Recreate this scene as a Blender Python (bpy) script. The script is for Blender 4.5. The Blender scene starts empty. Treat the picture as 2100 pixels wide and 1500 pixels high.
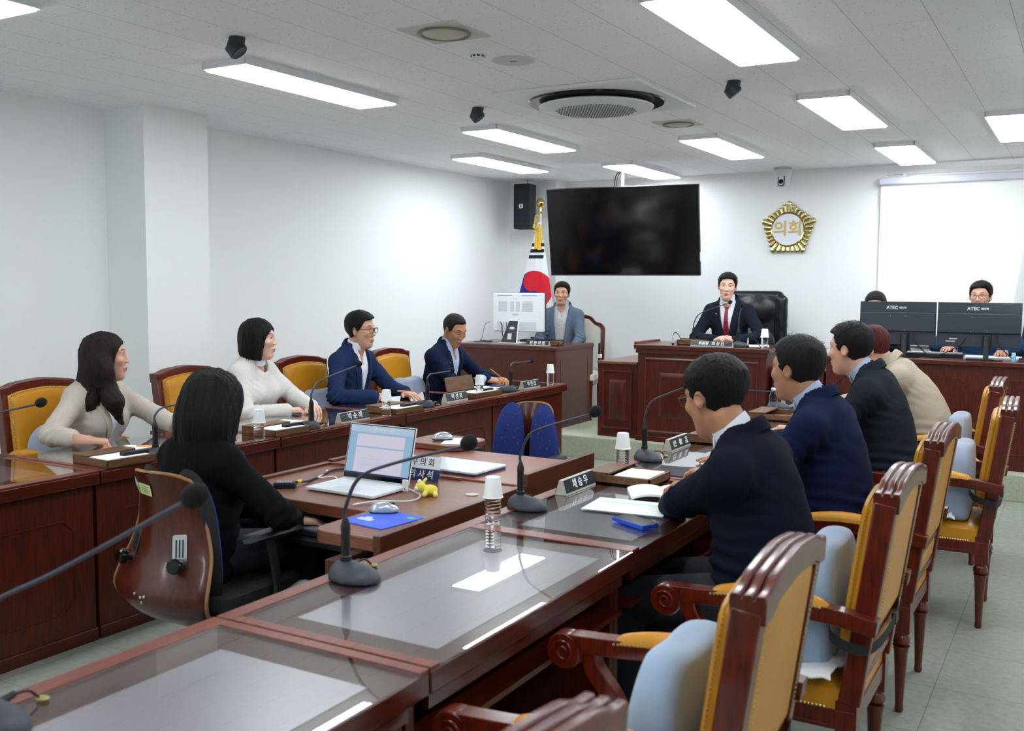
import bpy, math, random
import numpy as np
from mathutils import Vector, Matrix

SC = bpy.context.scene
COL = SC.collection
# ------------------------------------------------------------------ camera
cam_d = bpy.data.cameras.new('camera')
cam_o = bpy.data.objects.new('camera', cam_d)
COL.objects.link(cam_o)
SC.camera = cam_o
cam_d.sensor_width = 36.0
cam_d.lens = 2032.8 / 2100 * 36.0
cam_d.clip_start = 0.05
cam_d.dof.use_dof = True
cam_d.dof.focus_distance = 6.2
cam_d.dof.aperture_fstop = 5.0
_yaw, _pit, _rol = (math.radians(a) for a in (30.111, -4.686, 0.279))
_fw = Vector((-math.sin(_yaw) * math.cos(_pit), math.cos(_yaw) * math.cos(_pit), math.sin(_pit)))
_r = Vector((math.cos(_yaw), math.sin(_yaw), 0))
_u = _r.cross(_fw)
_r2 = _r * math.cos(_rol) + _u * math.sin(_rol)
_u2 = -_r * math.sin(_rol) + _u * math.cos(_rol)
cam_o.matrix_world = Matrix(((_r2.x, _u2.x, -_fw.x, 0), (_r2.y, _u2.y, -_fw.y, 0), (_r2.z, _u2.z, -_fw.z, 1.55), (0, 0, 0, 1)))

# ------------------------------------------------------------------ world, exposure
W = bpy.data.worlds.new('world')
SC.world = W
W.use_nodes = True
W.node_tree.nodes['Background'].inputs[0].default_value = (0.75, 0.8, 0.9, 1)
W.node_tree.nodes['Background'].inputs[1].default_value = 0.25
SC.view_settings.view_transform = 'Standard'
SC.view_settings.look = 'None'
SC.view_settings.gamma = 1.0
SC.view_settings.use_curve_mapping = False
SC.view_settings.exposure = 0.15
SC.cycles.diffuse_bounces = 7
SC.cycles.max_bounces = 12
SC.cycles.sample_clamp_indirect = 8.0
LIGHT_POWER = 16.5
LIGHT_COLOR = (0.90, 0.955, 1.0)

rng = random.Random(7)
PI = math.pi

# ------------------------------------------------------------------ materials
def srgb(r, g, b):
    def f(c):
        c /= 255.0
        return c / 12.92 if c <= 0.04045 else ((c + 0.055) / 1.055) ** 2.4
    return (f(r), f(g), f(b), 1.0)

_mats = {}
def mat(name, color, rough=0.5, metal=0.0, bump=0.0, bscale=60.0, var=0.0, vscale=8.0, stretch=(1, 1, 1),
        coat=0.0, spec=0.5, emit=None, estr=1.0, sheen=0.0, trans=0.0, ior=1.45, sss=0.0, color2=None, coatr=0.03, detail=3.0):
    if name in _mats:
        return _mats[name]
    m = bpy.data.materials.new(name)
    m.use_nodes = True
    nt = m.node_tree
    b = nt.nodes['Principled BSDF']
    b.inputs['Base Color'].default_value = color
    b.inputs['Roughness'].default_value = rough
    b.inputs['Metallic'].default_value = metal
    b.inputs['Specular IOR Level'].default_value = spec
    b.inputs['Coat Weight'].default_value = coat
    b.inputs['Coat Roughness'].default_value = coatr
    b.inputs['IOR'].default_value = ior
    b.inputs['Transmission Weight'].default_value = trans
    if sheen:
        b.inputs['Sheen Weight'].default_value = sheen
        b.inputs['Sheen Roughness'].default_value = 0.5
    if sss:
        b.inputs['Subsurface Weight'].default_value = sss
        b.inputs['Subsurface Radius'].default_value = (0.012, 0.004, 0.002)
    if emit:
        b.inputs['Emission Color'].default_value = emit
        b.inputs['Emission Strength'].default_value = estr
    tc = nt.nodes.new('ShaderNodeTexCoord')
    mp = nt.nodes.new('ShaderNodeMapping')
    mp.inputs['Scale'].default_value = stretch
    nt.links.new(tc.outputs['Object'], mp.inputs['Vector'])
    if var or color2:
        n = nt.nodes.new('ShaderNodeTexNoise')
        n.inputs['Scale'].default_value = vscale
        n.inputs['Detail'].default_value = detail
        nt.links.new(mp.outputs['Vector'], n.inputs['Vector'])
        r = nt.nodes.new('ShaderNodeValToRGB')
        c = color
        if color2:
            r.color_ramp.elements[0].color = color
            r.color_ramp.elements[1].color = color2
        else:
            r.color_ramp.elements[0].color = (c[0] * (1 - var), c[1] * (1 - var), c[2] * (1 - var), 1)
            r.color_ramp.elements[1].color = (min(1, c[0] * (1 + var)), min(1, c[1] * (1 + var)), min(1, c[2] * (1 + var)), 1)
        r.color_ramp.elements[0].position = 0.32
        r.color_ramp.elements[1].position = 0.68
        nt.links.new(n.outputs['Fac'], r.inputs['Fac'])
        nt.links.new(r.outputs['Color'], b.inputs['Base Color'])
    if bump:
        n = nt.nodes.new('ShaderNodeTexNoise')
        n.inputs['Scale'].default_value = bscale
        n.inputs['Detail'].default_value = 4
        nt.links.new(mp.outputs['Vector'], n.inputs['Vector'])
        bp = nt.nodes.new('ShaderNodeBump')
        bp.inputs['Strength'].default_value = bump
        bp.inputs['Distance'].default_value = 0.004
        nt.links.new(n.outputs['Fac'], bp.inputs['Height'])
        nt.links.new(bp.outputs['Normal'], b.inputs['Normal'])
    _mats[name] = m
    return m

def glass_mat(name, tint=(1, 1, 1, 1), ior=1.5, rough=0.0):
    m = bpy.data.materials.new(name)
    m.use_nodes = True
    nt = m.node_tree
    nt.nodes.remove(nt.nodes['Principled BSDF'])
    out = nt.nodes['Material Output']
    tr = nt.nodes.new('ShaderNodeBsdfTransparent'); tr.inputs[0].default_value = tint
    gl = nt.nodes.new('ShaderNodeBsdfGlossy'); gl.inputs['Roughness'].default_value = rough
    fr = nt.nodes.new('ShaderNodeFresnel'); fr.inputs[0].default_value = ior
    mx = nt.nodes.new('ShaderNodeMixShader')
    ge = nt.nodes.new('ShaderNodeNewGeometry')
    sb = nt.nodes.new('ShaderNodeMath'); sb.operation = 'SUBTRACT'; sb.inputs[0].default_value = 1.0; nt.links.new(ge.outputs['Backfacing'], sb.inputs[1])
    ml = nt.nodes.new('ShaderNodeMath'); ml.operation = 'MULTIPLY'; nt.links.new(fr.outputs[0], ml.inputs[0]); nt.links.new(sb.outputs[0], ml.inputs[1])
    m2 = nt.nodes.new('ShaderNodeMath'); m2.operation = 'MULTIPLY'; nt.links.new(ml.outputs[0], m2.inputs[0]); m2.inputs[1].default_value = 1.9; m2.use_clamp = True
    nt.links.new(m2.outputs[0], mx.inputs[0]); nt.links.new(tr.outputs[0], mx.inputs[1]); nt.links.new(gl.outputs[0], mx.inputs[2])
    nt.links.new(mx.outputs[0], out.inputs[0])
    return m

def wood(name, dark, light, rough=0.28, coat=0.3, axis=(1, 14, 14)):
    m = mat(name, dark, rough=rough, coat=coat, coatr=0.12, color2=light, vscale=9.0, stretch=axis, detail=6.0, bump=0.04, bscale=14)
    return m

M_MAHOG = wood('mahogany wood', srgb(60, 17, 6), srgb(90, 31, 13), 0.3, 0.35, (14, 1.2, 14))
M_MAHOG_V = wood('mahogany veneer panel', srgb(58, 16, 6), srgb(88, 29, 11), 0.38, 0.12, (14, 14, 1.2))
M_MAHOG_T = wood('mahogany desk top', srgb(94, 37, 17), srgb(122, 54, 28), 0.36, 0.12, (14, 1.2, 14))
M_REDWOOD = wood('polished red chair wood', srgb(66, 16, 6), srgb(106, 31, 12), 0.28, 0.4, (14, 14, 1.5))
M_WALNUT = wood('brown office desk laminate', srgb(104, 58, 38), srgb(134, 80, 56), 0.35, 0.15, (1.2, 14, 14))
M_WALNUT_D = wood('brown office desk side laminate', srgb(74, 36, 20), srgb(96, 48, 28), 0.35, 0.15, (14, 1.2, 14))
M_EXPERT = wood('purplish brown laminate', srgb(84, 46, 40), srgb(100, 58, 50), 0.4, 0.1, (14, 14, 1.2))
M_BOXWOOD = wood('olive brown box wood', srgb(92, 62, 36), srgb(118, 82, 50), 0.4, 0.1, (6, 1.2, 6))
M_LEATHER = mat('mustard leather', srgb(196, 134, 30), 0.34, bump=0.15, bscale=220, var=0.08, vscale=5, spec=0.45)
M_BRASS = mat('antique brass nails', srgb(176, 158, 104), 0.35, 1.0)
M_GOLD = mat('polished gold metal', srgb(196, 172, 96), 0.16, 1.0)
M_GOLDPAINT = mat('gold lettering', srgb(200, 176, 110), 0.45, 0.3)
M_CUSHION = mat('blue grey cushion fabric', srgb(146, 158, 180), 0.9, bump=0.25, bscale=500, sheen=0.3)
M_CUSHION_B = mat('pale blue cushion fabric', srgb(150, 172, 196), 0.9, bump=0.25, bscale=500, sheen=0.3)
M_CLOTH = mat('white crumpled cloth', srgb(226, 228, 230), 0.9, bump=0.8, bscale=90)
M_BLACK = mat('black plastic', srgb(22, 23, 26), 0.42)
M_BLACKG = mat('glossy black plastic', srgb(10, 11, 13), 0.12)
M_CHAR = mat('charcoal plastic', srgb(44, 50, 56), 0.45)
M_MIC = mat('dark grey microphone plastic', srgb(50, 56, 64), 0.5, bump=0.1, bscale=400)
M_FOAM = mat('black microphone foam', srgb(16, 17, 20), 0.95, bump=0.8, bscale=600)
M_STEEL = mat('brushed steel', srgb(190, 192, 194), 0.3, 1.0)
M_SILVER = mat('silver plastic', srgb(196, 198, 202), 0.3, 0.5)
M_PAPER = mat('white paper', srgb(240, 243, 245), 0.85)
M_CUP = mat('white paper cup', srgb(240, 243, 242), 0.6)
M_WHITEP = mat('white plastic', srgb(226, 228, 230), 0.35)
M_WALL = mat('painted white wall', srgb(239, 242, 242), 0.75, bump=0.05, bscale=30)
M_GLASS = glass_mat('clear desk glass', (0.96, 0.98, 0.97, 1), 1.5)
M_LENS = glass_mat('spectacle lens', (0.97, 0.98, 0.98, 1), 1.4)
M_PET = mat('clear bottle plastic', (1, 1, 1, 1), 0.03, trans=1.0, ior=1.2)
M_PAD = mat('indigo desk pad', srgb(112, 84, 112), 0.34, spec=1.0, ior=2.6, coat=1.0, coatr=0.3)
def speckled(name, c, dots):
    m = mat(name, c, 0.9, bump=0.3, bscale=500)
    nt = m.node_tree; b = nt.nodes['Principled BSDF']
    tc = nt.nodes.new('ShaderNodeTexCoord'); prev = None
    for k, dc in enumerate(dots):
        mp = nt.nodes.new('ShaderNodeMapping'); mp.inputs['Location'].default_value = (k * 3.1, k, k * 2.2); mp.inputs['Rotation'].default_value = (0.3 * k, 0.9 * k + 0.4, 0.2); mp.inputs['Scale'].default_value = (1, 1, 0.35)
        nt.links.new(tc.outputs['Object'], mp.inputs[0])
        vo = nt.nodes.new('ShaderNodeTexVoronoi'); vo.inputs['Scale'].default_value = 52; nt.links.new(mp.outputs[0], vo.inputs['Vector'])
        lt = nt.nodes.new('ShaderNodeMath'); lt.operation = 'LESS_THAN'; lt.inputs[1].default_value = 0.115; nt.links.new(vo.outputs['Distance'], lt.inputs[0])
        mx = nt.nodes.new('ShaderNodeMix'); mx.data_type = 'RGBA'; nt.links.new(lt.outputs[0], mx.inputs[0])
        if prev is None: mx.inputs[6].default_value = c
        else: nt.links.new(prev, mx.inputs[6])
        mx.inputs[7].default_value = dc; prev = mx.outputs[2]
    nt.links.new(prev, b.inputs['Base Color'])
    return m
M_BLUEFAB = speckled('blue speckled chair fabric', srgb(32, 50, 118), [srgb(130, 60, 84), srgb(96, 120, 176), srgb(16, 24, 60)])
M_BLKFAB = mat('black chair shell', srgb(26, 27, 30), 0.7)
M_SHELL = wood('bent plywood shell', srgb(58, 18, 9), srgb(88, 31, 16), 0.3, 0.3, (8, 8, 1))
M_SHELLEDGE = mat('plywood edge', srgb(150, 110, 74), 0.6)
M_YELLOW = mat('yellow plastic', srgb(238, 206, 40), 0.4)
M_ORANGE = mat('orange pencil paint', srgb(236, 150, 40), 0.4)
M_NAVY = mat('navy plastic sign', srgb(38, 50, 92), 0.4)
M_PLATE = mat('black name plate', srgb(38, 44, 50), 0.3)
M_PLATEEND = mat('cream name plate body', srgb(186, 184, 170), 0.4)
M_TEXT = mat('white lettering', srgb(236, 238, 240), 0.5)
M_TEXTD = mat('dark lettering', srgb(40, 44, 60), 0.5)
M_RED = mat('red leather', srgb(150, 24, 36), 0.4)
M_BLKLEATHER = mat('black leather', srgb(20, 24, 30), 0.3, bump=0.25, bscale=60, spec=0.5)

# ------------------------------------------------------------------ scene objects
def tag(o, label=None, cat=None, group=None, kind=None):
    if label: o['label'] = label
    if cat: o['category'] = cat
    if group: o['group'] = group
    if kind: o['kind'] = kind
    return o

def thing(name, label, cat, loc=(0, 0, 0), rz=0.0, group=None):
    o = bpy.data.objects.new(name, None)
    o.empty_display_size = 0.1
    COL.objects.link(o)
    o.location = loc
    o.rotation_euler = (0, 0, rz)
    return tag(o, label, cat, group)

def kids(o):
    return [c for c in bpy.data.objects if c.parent == o]

def dup(o, parent=None):
    c = o.copy()
    COL.objects.link(c)
    if parent is not None:
        c.parent = parent
    for ch in kids(o):
        dup(ch, c)
    return c

def place(o, loc, rz=0.0, label=None, group=None):
    o.location = loc
    o.rotation_euler = (0, 0, rz)
    if label: o['label'] = label
    if group: o['group'] = group
    return o

class MB:
    """collects shapes, builds ONE mesh object"""
    def __init__(s):
        s.v = []; s.f = []; s.mi = []; s.cur = 0
    def add(s, vs, fs, M=None):
        o = len(s.v)
        if M is not None:
            vs = [tuple(M @ Vector(v)) for v in vs]
        s.v.extend([tuple(v) for v in vs])
        s.f.extend([tuple(i + o for i in f) for f in fs])
        s.mi.extend([s.cur] * len(fs))
        return s
    def box(s, x0, x1, y0, y1, z0, z1, M=None):
        vs = [(x0, y0, z0), (x1, y0, z0), (x1, y1, z0), (x0, y1, z0), (x0, y0, z1), (x1, y0, z1), (x1, y1, z1), (x0, y1, z1)]
        return s.add(vs, [(0, 3, 2, 1), (4, 5, 6, 7), (0, 1, 5, 4), (1, 2, 6, 5), (2, 3, 7, 6), (3, 0, 4, 7)], M)
    def rbox(s, cx, cy, z0, z1, w, d, r, n=6, M=None, taper=1.0):
        pts = rrect(w, d, r, n)
        return s.prism([(cx + x, cy + y) for x, y in pts], z0, z1, M, taper=taper, c=(cx, cy))
    def prism(s, pts, z0, z1, M=None, taper=1.0, c=(0, 0)):
        n = len(pts)
        vs = [(x, y, z0) for x, y in pts] + [(c[0] + (x - c[0]) * taper, c[1] + (y - c[1]) * taper, z1) for x, y in pts]
        fs = [tuple(range(n - 1, -1, -1)), tuple(range(n, 2 * n))] + [(i, (i + 1) % n, n + (i + 1) % n, n + i) for i in range(n)]
        return s.add(vs, fs, M)
    def lathe(s, prof, n=24, M=None, sx=1.0, sy=1.0, cap=True):
        vs = []; fs = []
        for r, z in prof:
            for i in range(n):
                a = 2 * PI * i / n
                vs.append((r * sx * math.cos(a), r * sy * math.sin(a), z))
        for k in range(len(prof) - 1):
            for i in range(n):
                j = (i + 1) % n
                fs.append((k * n + i, k * n + j, (k + 1) * n + j, (k + 1) * n + i))
        if cap:
            fs.append(tuple(range(n - 1, -1, -1)))
            fs.append(tuple(range((len(prof) - 1) * n, len(prof) * n)))
        return s.add(vs, fs, M)
    def tube(s, pts, r, n=10, M=None, flat=1.0, up=None, cap=True):
        pts = [Vector(p) for p in pts]
        if not isinstance(r, (list, tuple)):
            r = [r] * len(pts)
        vs = []; fs = []
        prev = None
        for k, p in enumerate(pts):
            if k == 0: d = pts[1] - pts[0]
            elif k == len(pts) - 1: d = pts[-1] - pts[-2]
            else: d = (pts[k + 1] - pts[k - 1])
            d.normalize()
            if up is not None:
                a = Vector(up) - d * d.dot(Vector(up)); a.normalize()
            elif prev is None:
                a = Vector((0, 0, 1)) if abs(d.z) < 0.9 else Vector((1, 0, 0))
                a = (a - d * d.dot(a)).normalized()
            else:
                a = (prev - d * d.dot(prev)).normalized()
            prev = a
            b = d.cross(a)
            for i in range(n):
                t = 2 * PI * i / n
                vs.append(tuple(p + a * (r[k] * flat * math.cos(t)) + b * (r[k] * math.sin(t))))
        for k in range(len(pts) - 1):
            for i in range(n):
                j = (i + 1) % n
                fs.append((k * n + i, k * n + j, (k + 1) * n + j, (k + 1) * n + i))
        if cap:
            fs.append(tuple(range(n - 1, -1, -1)))
            fs.append(tuple(range((len(pts) - 1) * n, len(pts) * n)))
        return s.add(vs, fs, M)
    def sweep(s, pts, prof, M=None, up=(0, 0, 1), closed=False, scales=None):
        """prof: list of (side, up) offsets swept along pts"""
        pts = [Vector(p) for p in pts]
        n = len(prof); vs = []; fs = []
        L = len(pts)
        for k, p in enumerate(pts):
            if closed: d = pts[(k + 1) % L] - pts[k - 1]
            elif k == 0: d = pts[1] - pts[0]
            elif k == L - 1: d = pts[-1] - pts[-2]
            else: d = pts[k + 1] - pts[k - 1]
            d.normalize()
            upv = Vector(up) - d * d.dot(Vector(up)); upv.normalize()
            sd = d.cross(upv)
            sc = scales[k] if scales else 1.0
            for a, b in prof:
                vs.append(tuple(p + sd * a * sc + upv * b * sc))
        for k in range(L if closed else L - 1):
            k2 = (k + 1) % L
            for i in range(n):
                j = (i + 1) % n
                fs.append((k * n + i, k * n + j, k2 * n + j, k2 * n + i))
        if not closed:
            fs.append(tuple(range(n - 1, -1, -1)))
            fs.append(tuple(range((L - 1) * n, L * n)))
        return s.add(vs, fs, M)
    def ball(s, c, r, n=16, m=10, sc=(1, 1, 1), M=None):
        vs = []; fs = []
        for k in range(m + 1):
            ph = PI * k / m
            for i in range(n):
                t = 2 * PI * i / n
                vs.append((c[0] + r * sc[0] * math.sin(ph) * math.cos(t), c[1] + r * sc[1] * math.sin(ph) * math.sin(t), c[2] + r * sc[2] * math.cos(ph)))
        for k in range(m):
            for i in range(n):
                j = (i + 1) % n
                fs.append((k * n + i, (k + 1) * n + i, (k + 1) * n + j, k * n + j))
        return s.add(vs, fs, M)
    def grid(s, fn, nu, nv, M=None, flip=False):
        vs = [fn(u / nu, v / nv) for v in range(nv + 1) for u in range(nu + 1)]
        fs = []
        for v in range(nv):
            for u in range(nu):
                a = v * (nu + 1) + u
                q = (a, a + 1, a + nu + 2, a + nu + 1)
                fs.append(q[::-1] if flip else q)
        return s.add(vs, fs, M)
    def slab(s, fn, nu, nv, th, M=None):
        """closed sheet of thickness th: fn(u,v)->(point, normal)"""
        a = []; b = []
        for v in range(nv + 1):
            for u in range(nu + 1):
                p, nn = fn(u / nu, v / nv)
                p = Vector(p); nn = Vector(nn).normalized()
                a.append(tuple(p + nn * th / 2)); b.append(tuple(p - nn * th / 2))
        N = len(a); fs = []
        W1 = nu + 1
        for v in range(nv):
            for u in range(nu):
                q = v * W1 + u
                fs.append((q, q + 1, q + W1 + 1, q + W1))
                fs.append((N + q + W1, N + q + W1 + 1, N + q + 1, N + q))
        def edge(i, j): fs.append((j, i, N + i, N + j))
        for u in range(nu):
            edge(u, u + 1); edge(nv * W1 + u + 1, nv * W1 + u)
        for v in range(nv):
            edge((v + 1) * W1, v * W1); edge(v * W1 + nu, (v + 1) * W1 + nu)
        return s.add(a + b, fs, M)
    def build(s, name, mats, parent=None, smooth=True, bevel=0.0, seg=2, angle=0.6, fix=True):
        me = bpy.data.meshes.new(name)
        me.from_pydata(s.v, [], s.f)
        if not isinstance(mats, (list, tuple)): mats = [mats]
        for m in mats: me.materials.append(m)
        if len(mats) > 1: me.polygons.foreach_set('material_index', s.mi)
        if fix:
            import bmesh
            bm = bmesh.new(); bm.from_mesh(me)
            bmesh.ops.recalc_face_normals(bm, faces=bm.faces)
            bm.to_mesh(me); bm.free()
        if smooth:
            me.polygons.foreach_set('use_smooth', [True] * len(me.polygons))
            me.set_sharp_from_angle(angle=angle)
        o = bpy.data.objects.new(name, me)
        COL.objects.link(o)
        if parent is not None: o.parent = parent
        if bevel:
            b = o.modifiers.new('bevel', 'BEVEL'); b.width = bevel; b.segments = seg; b.limit_method = 'ANGLE'; b.angle_limit = 0.6
        return o

def rrect(w, d, r, n=6):
    pts = []
    for cx, cy, a0 in ((w / 2 - r, d / 2 - r, 0), (-w / 2 + r, d / 2 - r, 90), (-w / 2 + r, -d / 2 + r, 180), (w / 2 - r, -d / 2 + r, 270)):
        for i in range(n + 1):
            a = math.radians(a0 + 90 * i / n)
            pts.append((cx + r * math.cos(a), cy + r * math.sin(a)))
    return pts

def T(x=0, y=0, z=0): return Matrix.Translation((x, y, z))
def R(ax, deg): return Matrix.Rotation(math.radians(deg), 4, ax)
def bez(p, n=12):
    """smooth Catmull-Rom through points"""
    P = [Vector(q) for q in p]
    P = [P[0] * 2 - P[1]] + P + [P[-1] * 2 - P[-2]]
    out = []
    for i in range(1, len(P) - 2):
        for k in range(n):
            t = k / n
            a, b, c, d = P[i - 1], P[i], P[i + 1], P[i + 2]
            out.append(0.5 * ((2 * b) + (c - a) * t + (2 * a - 5 * b + 4 * c - d) * t * t + (3 * b - a - 3 * c + d) * t ** 3))
    out.append(P[-2])
    return out

def text(name, s, size, m, parent, M, extrude=0.0006, offset=0.0, align='CENTER', shear=0.0, sx=1.0):
    cu = bpy.data.curves.new(name, 'FONT')
    cu.body = s; cu.size = size; cu.extrude = extrude; cu.offset = offset
    cu.align_x = align; cu.align_y = 'CENTER'; cu.shear = shear; cu.resolution_u = 3
    to = bpy.data.objects.new(name, cu)
    COL.objects.link(to)
    dg = bpy.context.evaluated_depsgraph_get()
    me = bpy.data.meshes.new_from_object(to.evaluated_get(dg))
    bpy.data.objects.remove(to)
    me.transform(M @ Matrix.Diagonal((sx, 1, 1, 1)))
    me.materials.clear(); me.materials.append(m)
    o = bpy.data.objects.new(name, me)
    COL.objects.link(o)
    if parent is not None: o.parent = parent
    return o
# ================================================================== the room
XL, XR, YF, YB, HC = -5.5, 1.9, -2.6, 9.65, 2.65
DZ = 0.2     # height of the carpeted platform
DY = 7.92    # its front edge

def ceiling_mat():
    m = mat('mineral fibre ceiling tile', srgb(226, 226, 228), 0.9)
    nt = m.node_tree; b = nt.nodes['Principled BSDF']
    tc = nt.nodes.new('ShaderNodeTexCoord')
    sep = nt.nodes.new('ShaderNodeSeparateXYZ')
    nt.links.new(tc.outputs['Object'], sep.inputs[0])
    def mth(op, a, bb=None, cc=None):
        n = nt.nodes.new('ShaderNodeMath'); n.operation = op
        for i, v in enumerate((a, bb, cc)):
            if v is None: continue
            if isinstance(v, (int, float)): n.inputs[i].default_value = v
            else: nt.links.new(v, n.inputs[i])
        return n.outputs[0]
    u = mth('DIVIDE', mth('ADD', sep.outputs[0], 0.612), 0.2967)
    fu = mth('FRACT', u); iu = mth('FLOOR', u)
    v = mth('DIVIDE', sep.outputs[1], 0.6)
    v = mth('ADD', v, mth('MULTIPLY', mth('MODULO', mth('ABSOLUTE', iu), 2.0), 0.5))
    fv = mth('FRACT', v)
    du = mth('MULTIPLY', mth('MINIMUM', fu, mth('SUBTRACT', 1.0, fu)), 0.2967)
    dv = mth('MULTIPLY', mth('MINIMUM', fv, mth('SUBTRACT', 1.0, fv)), 0.6)
    line = mth('MAXIMUM', mth('LESS_THAN', du, 0.0016), mth('MULTIPLY', mth('LESS_THAN', dv, 0.0012), 0.6))
    # pinholes and fissures
    mp = nt.nodes.new('ShaderNodeMapping'); mp.inputs['Scale'].default_value = (1, 1, 1)
    nt.links.new(tc.outputs['Object'], mp.inputs[0])
    no = nt.nodes.new('ShaderNodeTexNoise'); no.inputs['Scale'].default_value = 60; nt.links.new(mp.outputs[0], no.inputs['Vector'])
    mixv = nt.nodes.new('ShaderNodeVectorMath'); mixv.operation = 'MULTIPLY_ADD'
    nt.links.new(no.outputs['Color'], mixv.inputs[0]); mixv.inputs[1].default_value = (0.03, 0.03, 0.03); nt.links.new(mp.outputs[0], mixv.inputs[2])
    vo = nt.nodes.new('ShaderNodeTexVoronoi'); vo.inputs['Scale'].default_value = 46; nt.links.new(mixv.outputs[0], vo.inputs['Vector'])
    hole = mth('LESS_THAN', vo.outputs['Distance'], 0.165)
    n2 = nt.nodes.new('ShaderNodeTexNoise'); n2.inputs['Scale'].default_value = 9; nt.links.new(mp.outputs[0], n2.inputs['Vector'])
    hole = mth('MULTIPLY', hole, mth('GREATER_THAN', n2.outputs['Fac'], 0.42))
    fac = mth('MINIMUM', mth('ADD', mth('MULTIPLY', line, 0.45), mth('MULTIPLY', hole, 0.36)), 1.0)
    mx = nt.nodes.new('ShaderNodeMix'); mx.data_type = 'RGBA'
    nt.links.new(fac, mx.inputs[0]); mx.inputs[6].default_value = srgb(246, 246, 249); mx.inputs[7].default_value = srgb(70, 70, 72)
    nt.links.new(mx.outputs[2], b.inputs['Base Color'])
    return m

def floor_mat():
    m = mat('pale vinyl floor tile', srgb(184, 190, 180), 0.32, spec=0.4)
    nt = m.node_tree; b = nt.nodes['Principled BSDF']
    tc = nt.nodes.new('ShaderNodeTexCoord')
    br = nt.nodes.new('ShaderNodeTexBrick'); br.offset = 0.0
    br.inputs['Scale'].default_value = 1.0
    br.inputs['Brick Width'].default_value = 0.45; br.inputs['Row Height'].default_value = 0.45
    br.inputs['Mortar Size'].default_value = 0.0018
    br.inputs['Color1'].default_value = srgb(146, 152, 140); br.inputs['Color2'].default_value = srgb(154, 160, 148); br.inputs['Mortar'].default_value = srgb(110, 112, 102)
    nt.links.new(tc.outputs['Object'], br.inputs['Vector'])
    no = nt.nodes.new('ShaderNodeTexNoise'); no.inputs['Scale'].default_value = 30; no.inputs['Detail'].default_value = 6
    nt.links.new(tc.outputs['Object'], no.inputs['Vector'])
    r = nt.nodes.new('ShaderNodeValToRGB'); r.color_ramp.elements[0].color = (0.82, 0.82, 0.82, 1); r.color_ramp.elements[1].color = (1.08, 1.08, 1.08, 1)
    r.color_ramp.elements[0].position = 0.3; r.color_ramp.elements[1].position = 0.7
    nt.links.new(no.outputs['Fac'], r.inputs[0])
    mx = nt.nodes.new('ShaderNodeMix'); mx.data_type = 'RGBA'; mx.blend_type = 'MULTIPLY'; mx.inputs[0].default_value = 1.0
    nt.links.new(br.outputs['Color'], mx.inputs[6]); nt.links.new(r.outputs['Color'], mx.inputs[7])
    nt.links.new(mx.outputs[2], b.inputs['Base Color'])
    return m
M_CEIL = ceiling_mat(); M_FLOOR = floor_mat()
M_CARPET = mat('pale green grey carpet', srgb(166, 172, 150), 0.95, bump=0.5, bscale=160, var=0.10, vscale=70)
M_CARPET_T = mat('worn platform carpet', srgb(186, 190, 176), 0.9, bump=0.3, bscale=160, var=0.06, vscale=40)

def struct(name, mb, m, **k):
    o = mb.build(name, m, smooth=False, **k); o['kind'] = 'structure'; return o
struct('floor', MB().box(XL, XR, YF, YB, -0.1, 0), M_FLOOR)
struct('ceiling', MB().box(XL, XR, YF, YB, HC, HC + 0.1), M_CEIL)
struct('wall_left', MB().box(XL - 0.1, XL, YF, YB, 0, HC), M_WALL)
wr_ = MB(); wr_.box(XR, XR + 0.1, YF, YB, 0, 0.95); wr_.box(XR, XR + 0.1, YF, YB, 2.35, HC); wr_.box(XR, XR + 0.1, YF, -1.6, 0.95, 2.35); wr_.box(XR, XR + 0.1, 6.6, YB, 0.95, 2.35)
struct('wall_right', wr_, M_WALL)
wf_ = MB()
for y0_ in (-1.6, 1.1, 3.85, 6.54): wf_.box(XR + 0.02, XR + 0.08, y0_, y0_ + 0.06, 0.95, 2.35)
wf_.box(XR + 0.02, XR + 0.08, -1.6, 6.6, 0.95, 1.0); wf_.box(XR + 0.02, XR + 0.08, -1.6, 6.6, 2.30, 2.35)
struct('added_window_1', wf_, M_STEEL)  # made-up window out of view, frames the fill lamp behind it
dl_ = bpy.data.lights.new('added_room_fill', 'AREA'); dl_.shape = 'RECTANGLE'; dl_.size = 8.2; dl_.size_y = 1.4; dl_.energy = 35; dl_.color = (0.9, 0.96, 1.0)  # added fill lamp, brightens the ceiling and people from the right
dlo = bpy.data.objects.new('added_room_fill', dl_); COL.objects.link(dlo); dlo.location = (XR + 0.15, 2.5, 1.65); dlo.rotation_euler = (0, math.radians(90), 0)
struct('wall_back', MB().box(XL - 0.1, XR + 0.1, YB, YB + 0.1, 0, HC), M_WALL)
struct('wall_front', MB().box(XL - 0.1, XR + 0.1, YF - 0.1, YF, 0, HC), M_WALL)
struct('pillar_left', MB().box(XL, -5.13, 4.262, 4.78, 0, HC), M_WALL)
struct('pillar_corner', MB().box(XL, -4.93, 9.42, YB, DZ, HC), M_WALL)
struct('baseboard_left', MB().box(XL, XL + 0.012, YF, 4.262, 0, 0.09), mat('grey skirting', srgb(120, 112, 104), 0.6))
pm = MB().box(XL, XR, DY, YB, 0.001, DZ)
struct('platform', pm, M_CARPET, bevel=0.012)
struct('trim_1', MB().box(-1.64, XR, YB - 0.02, YB, 2.56, 2.60), mat('wall trim', srgb(214, 216, 214), 0.6))
struct('trim_2', MB().box(XL, XR, DY - 0.006, DY, 0.0, 0.012), mat('platform foot strip', srgb(150, 150, 136), 0.7))

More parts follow.
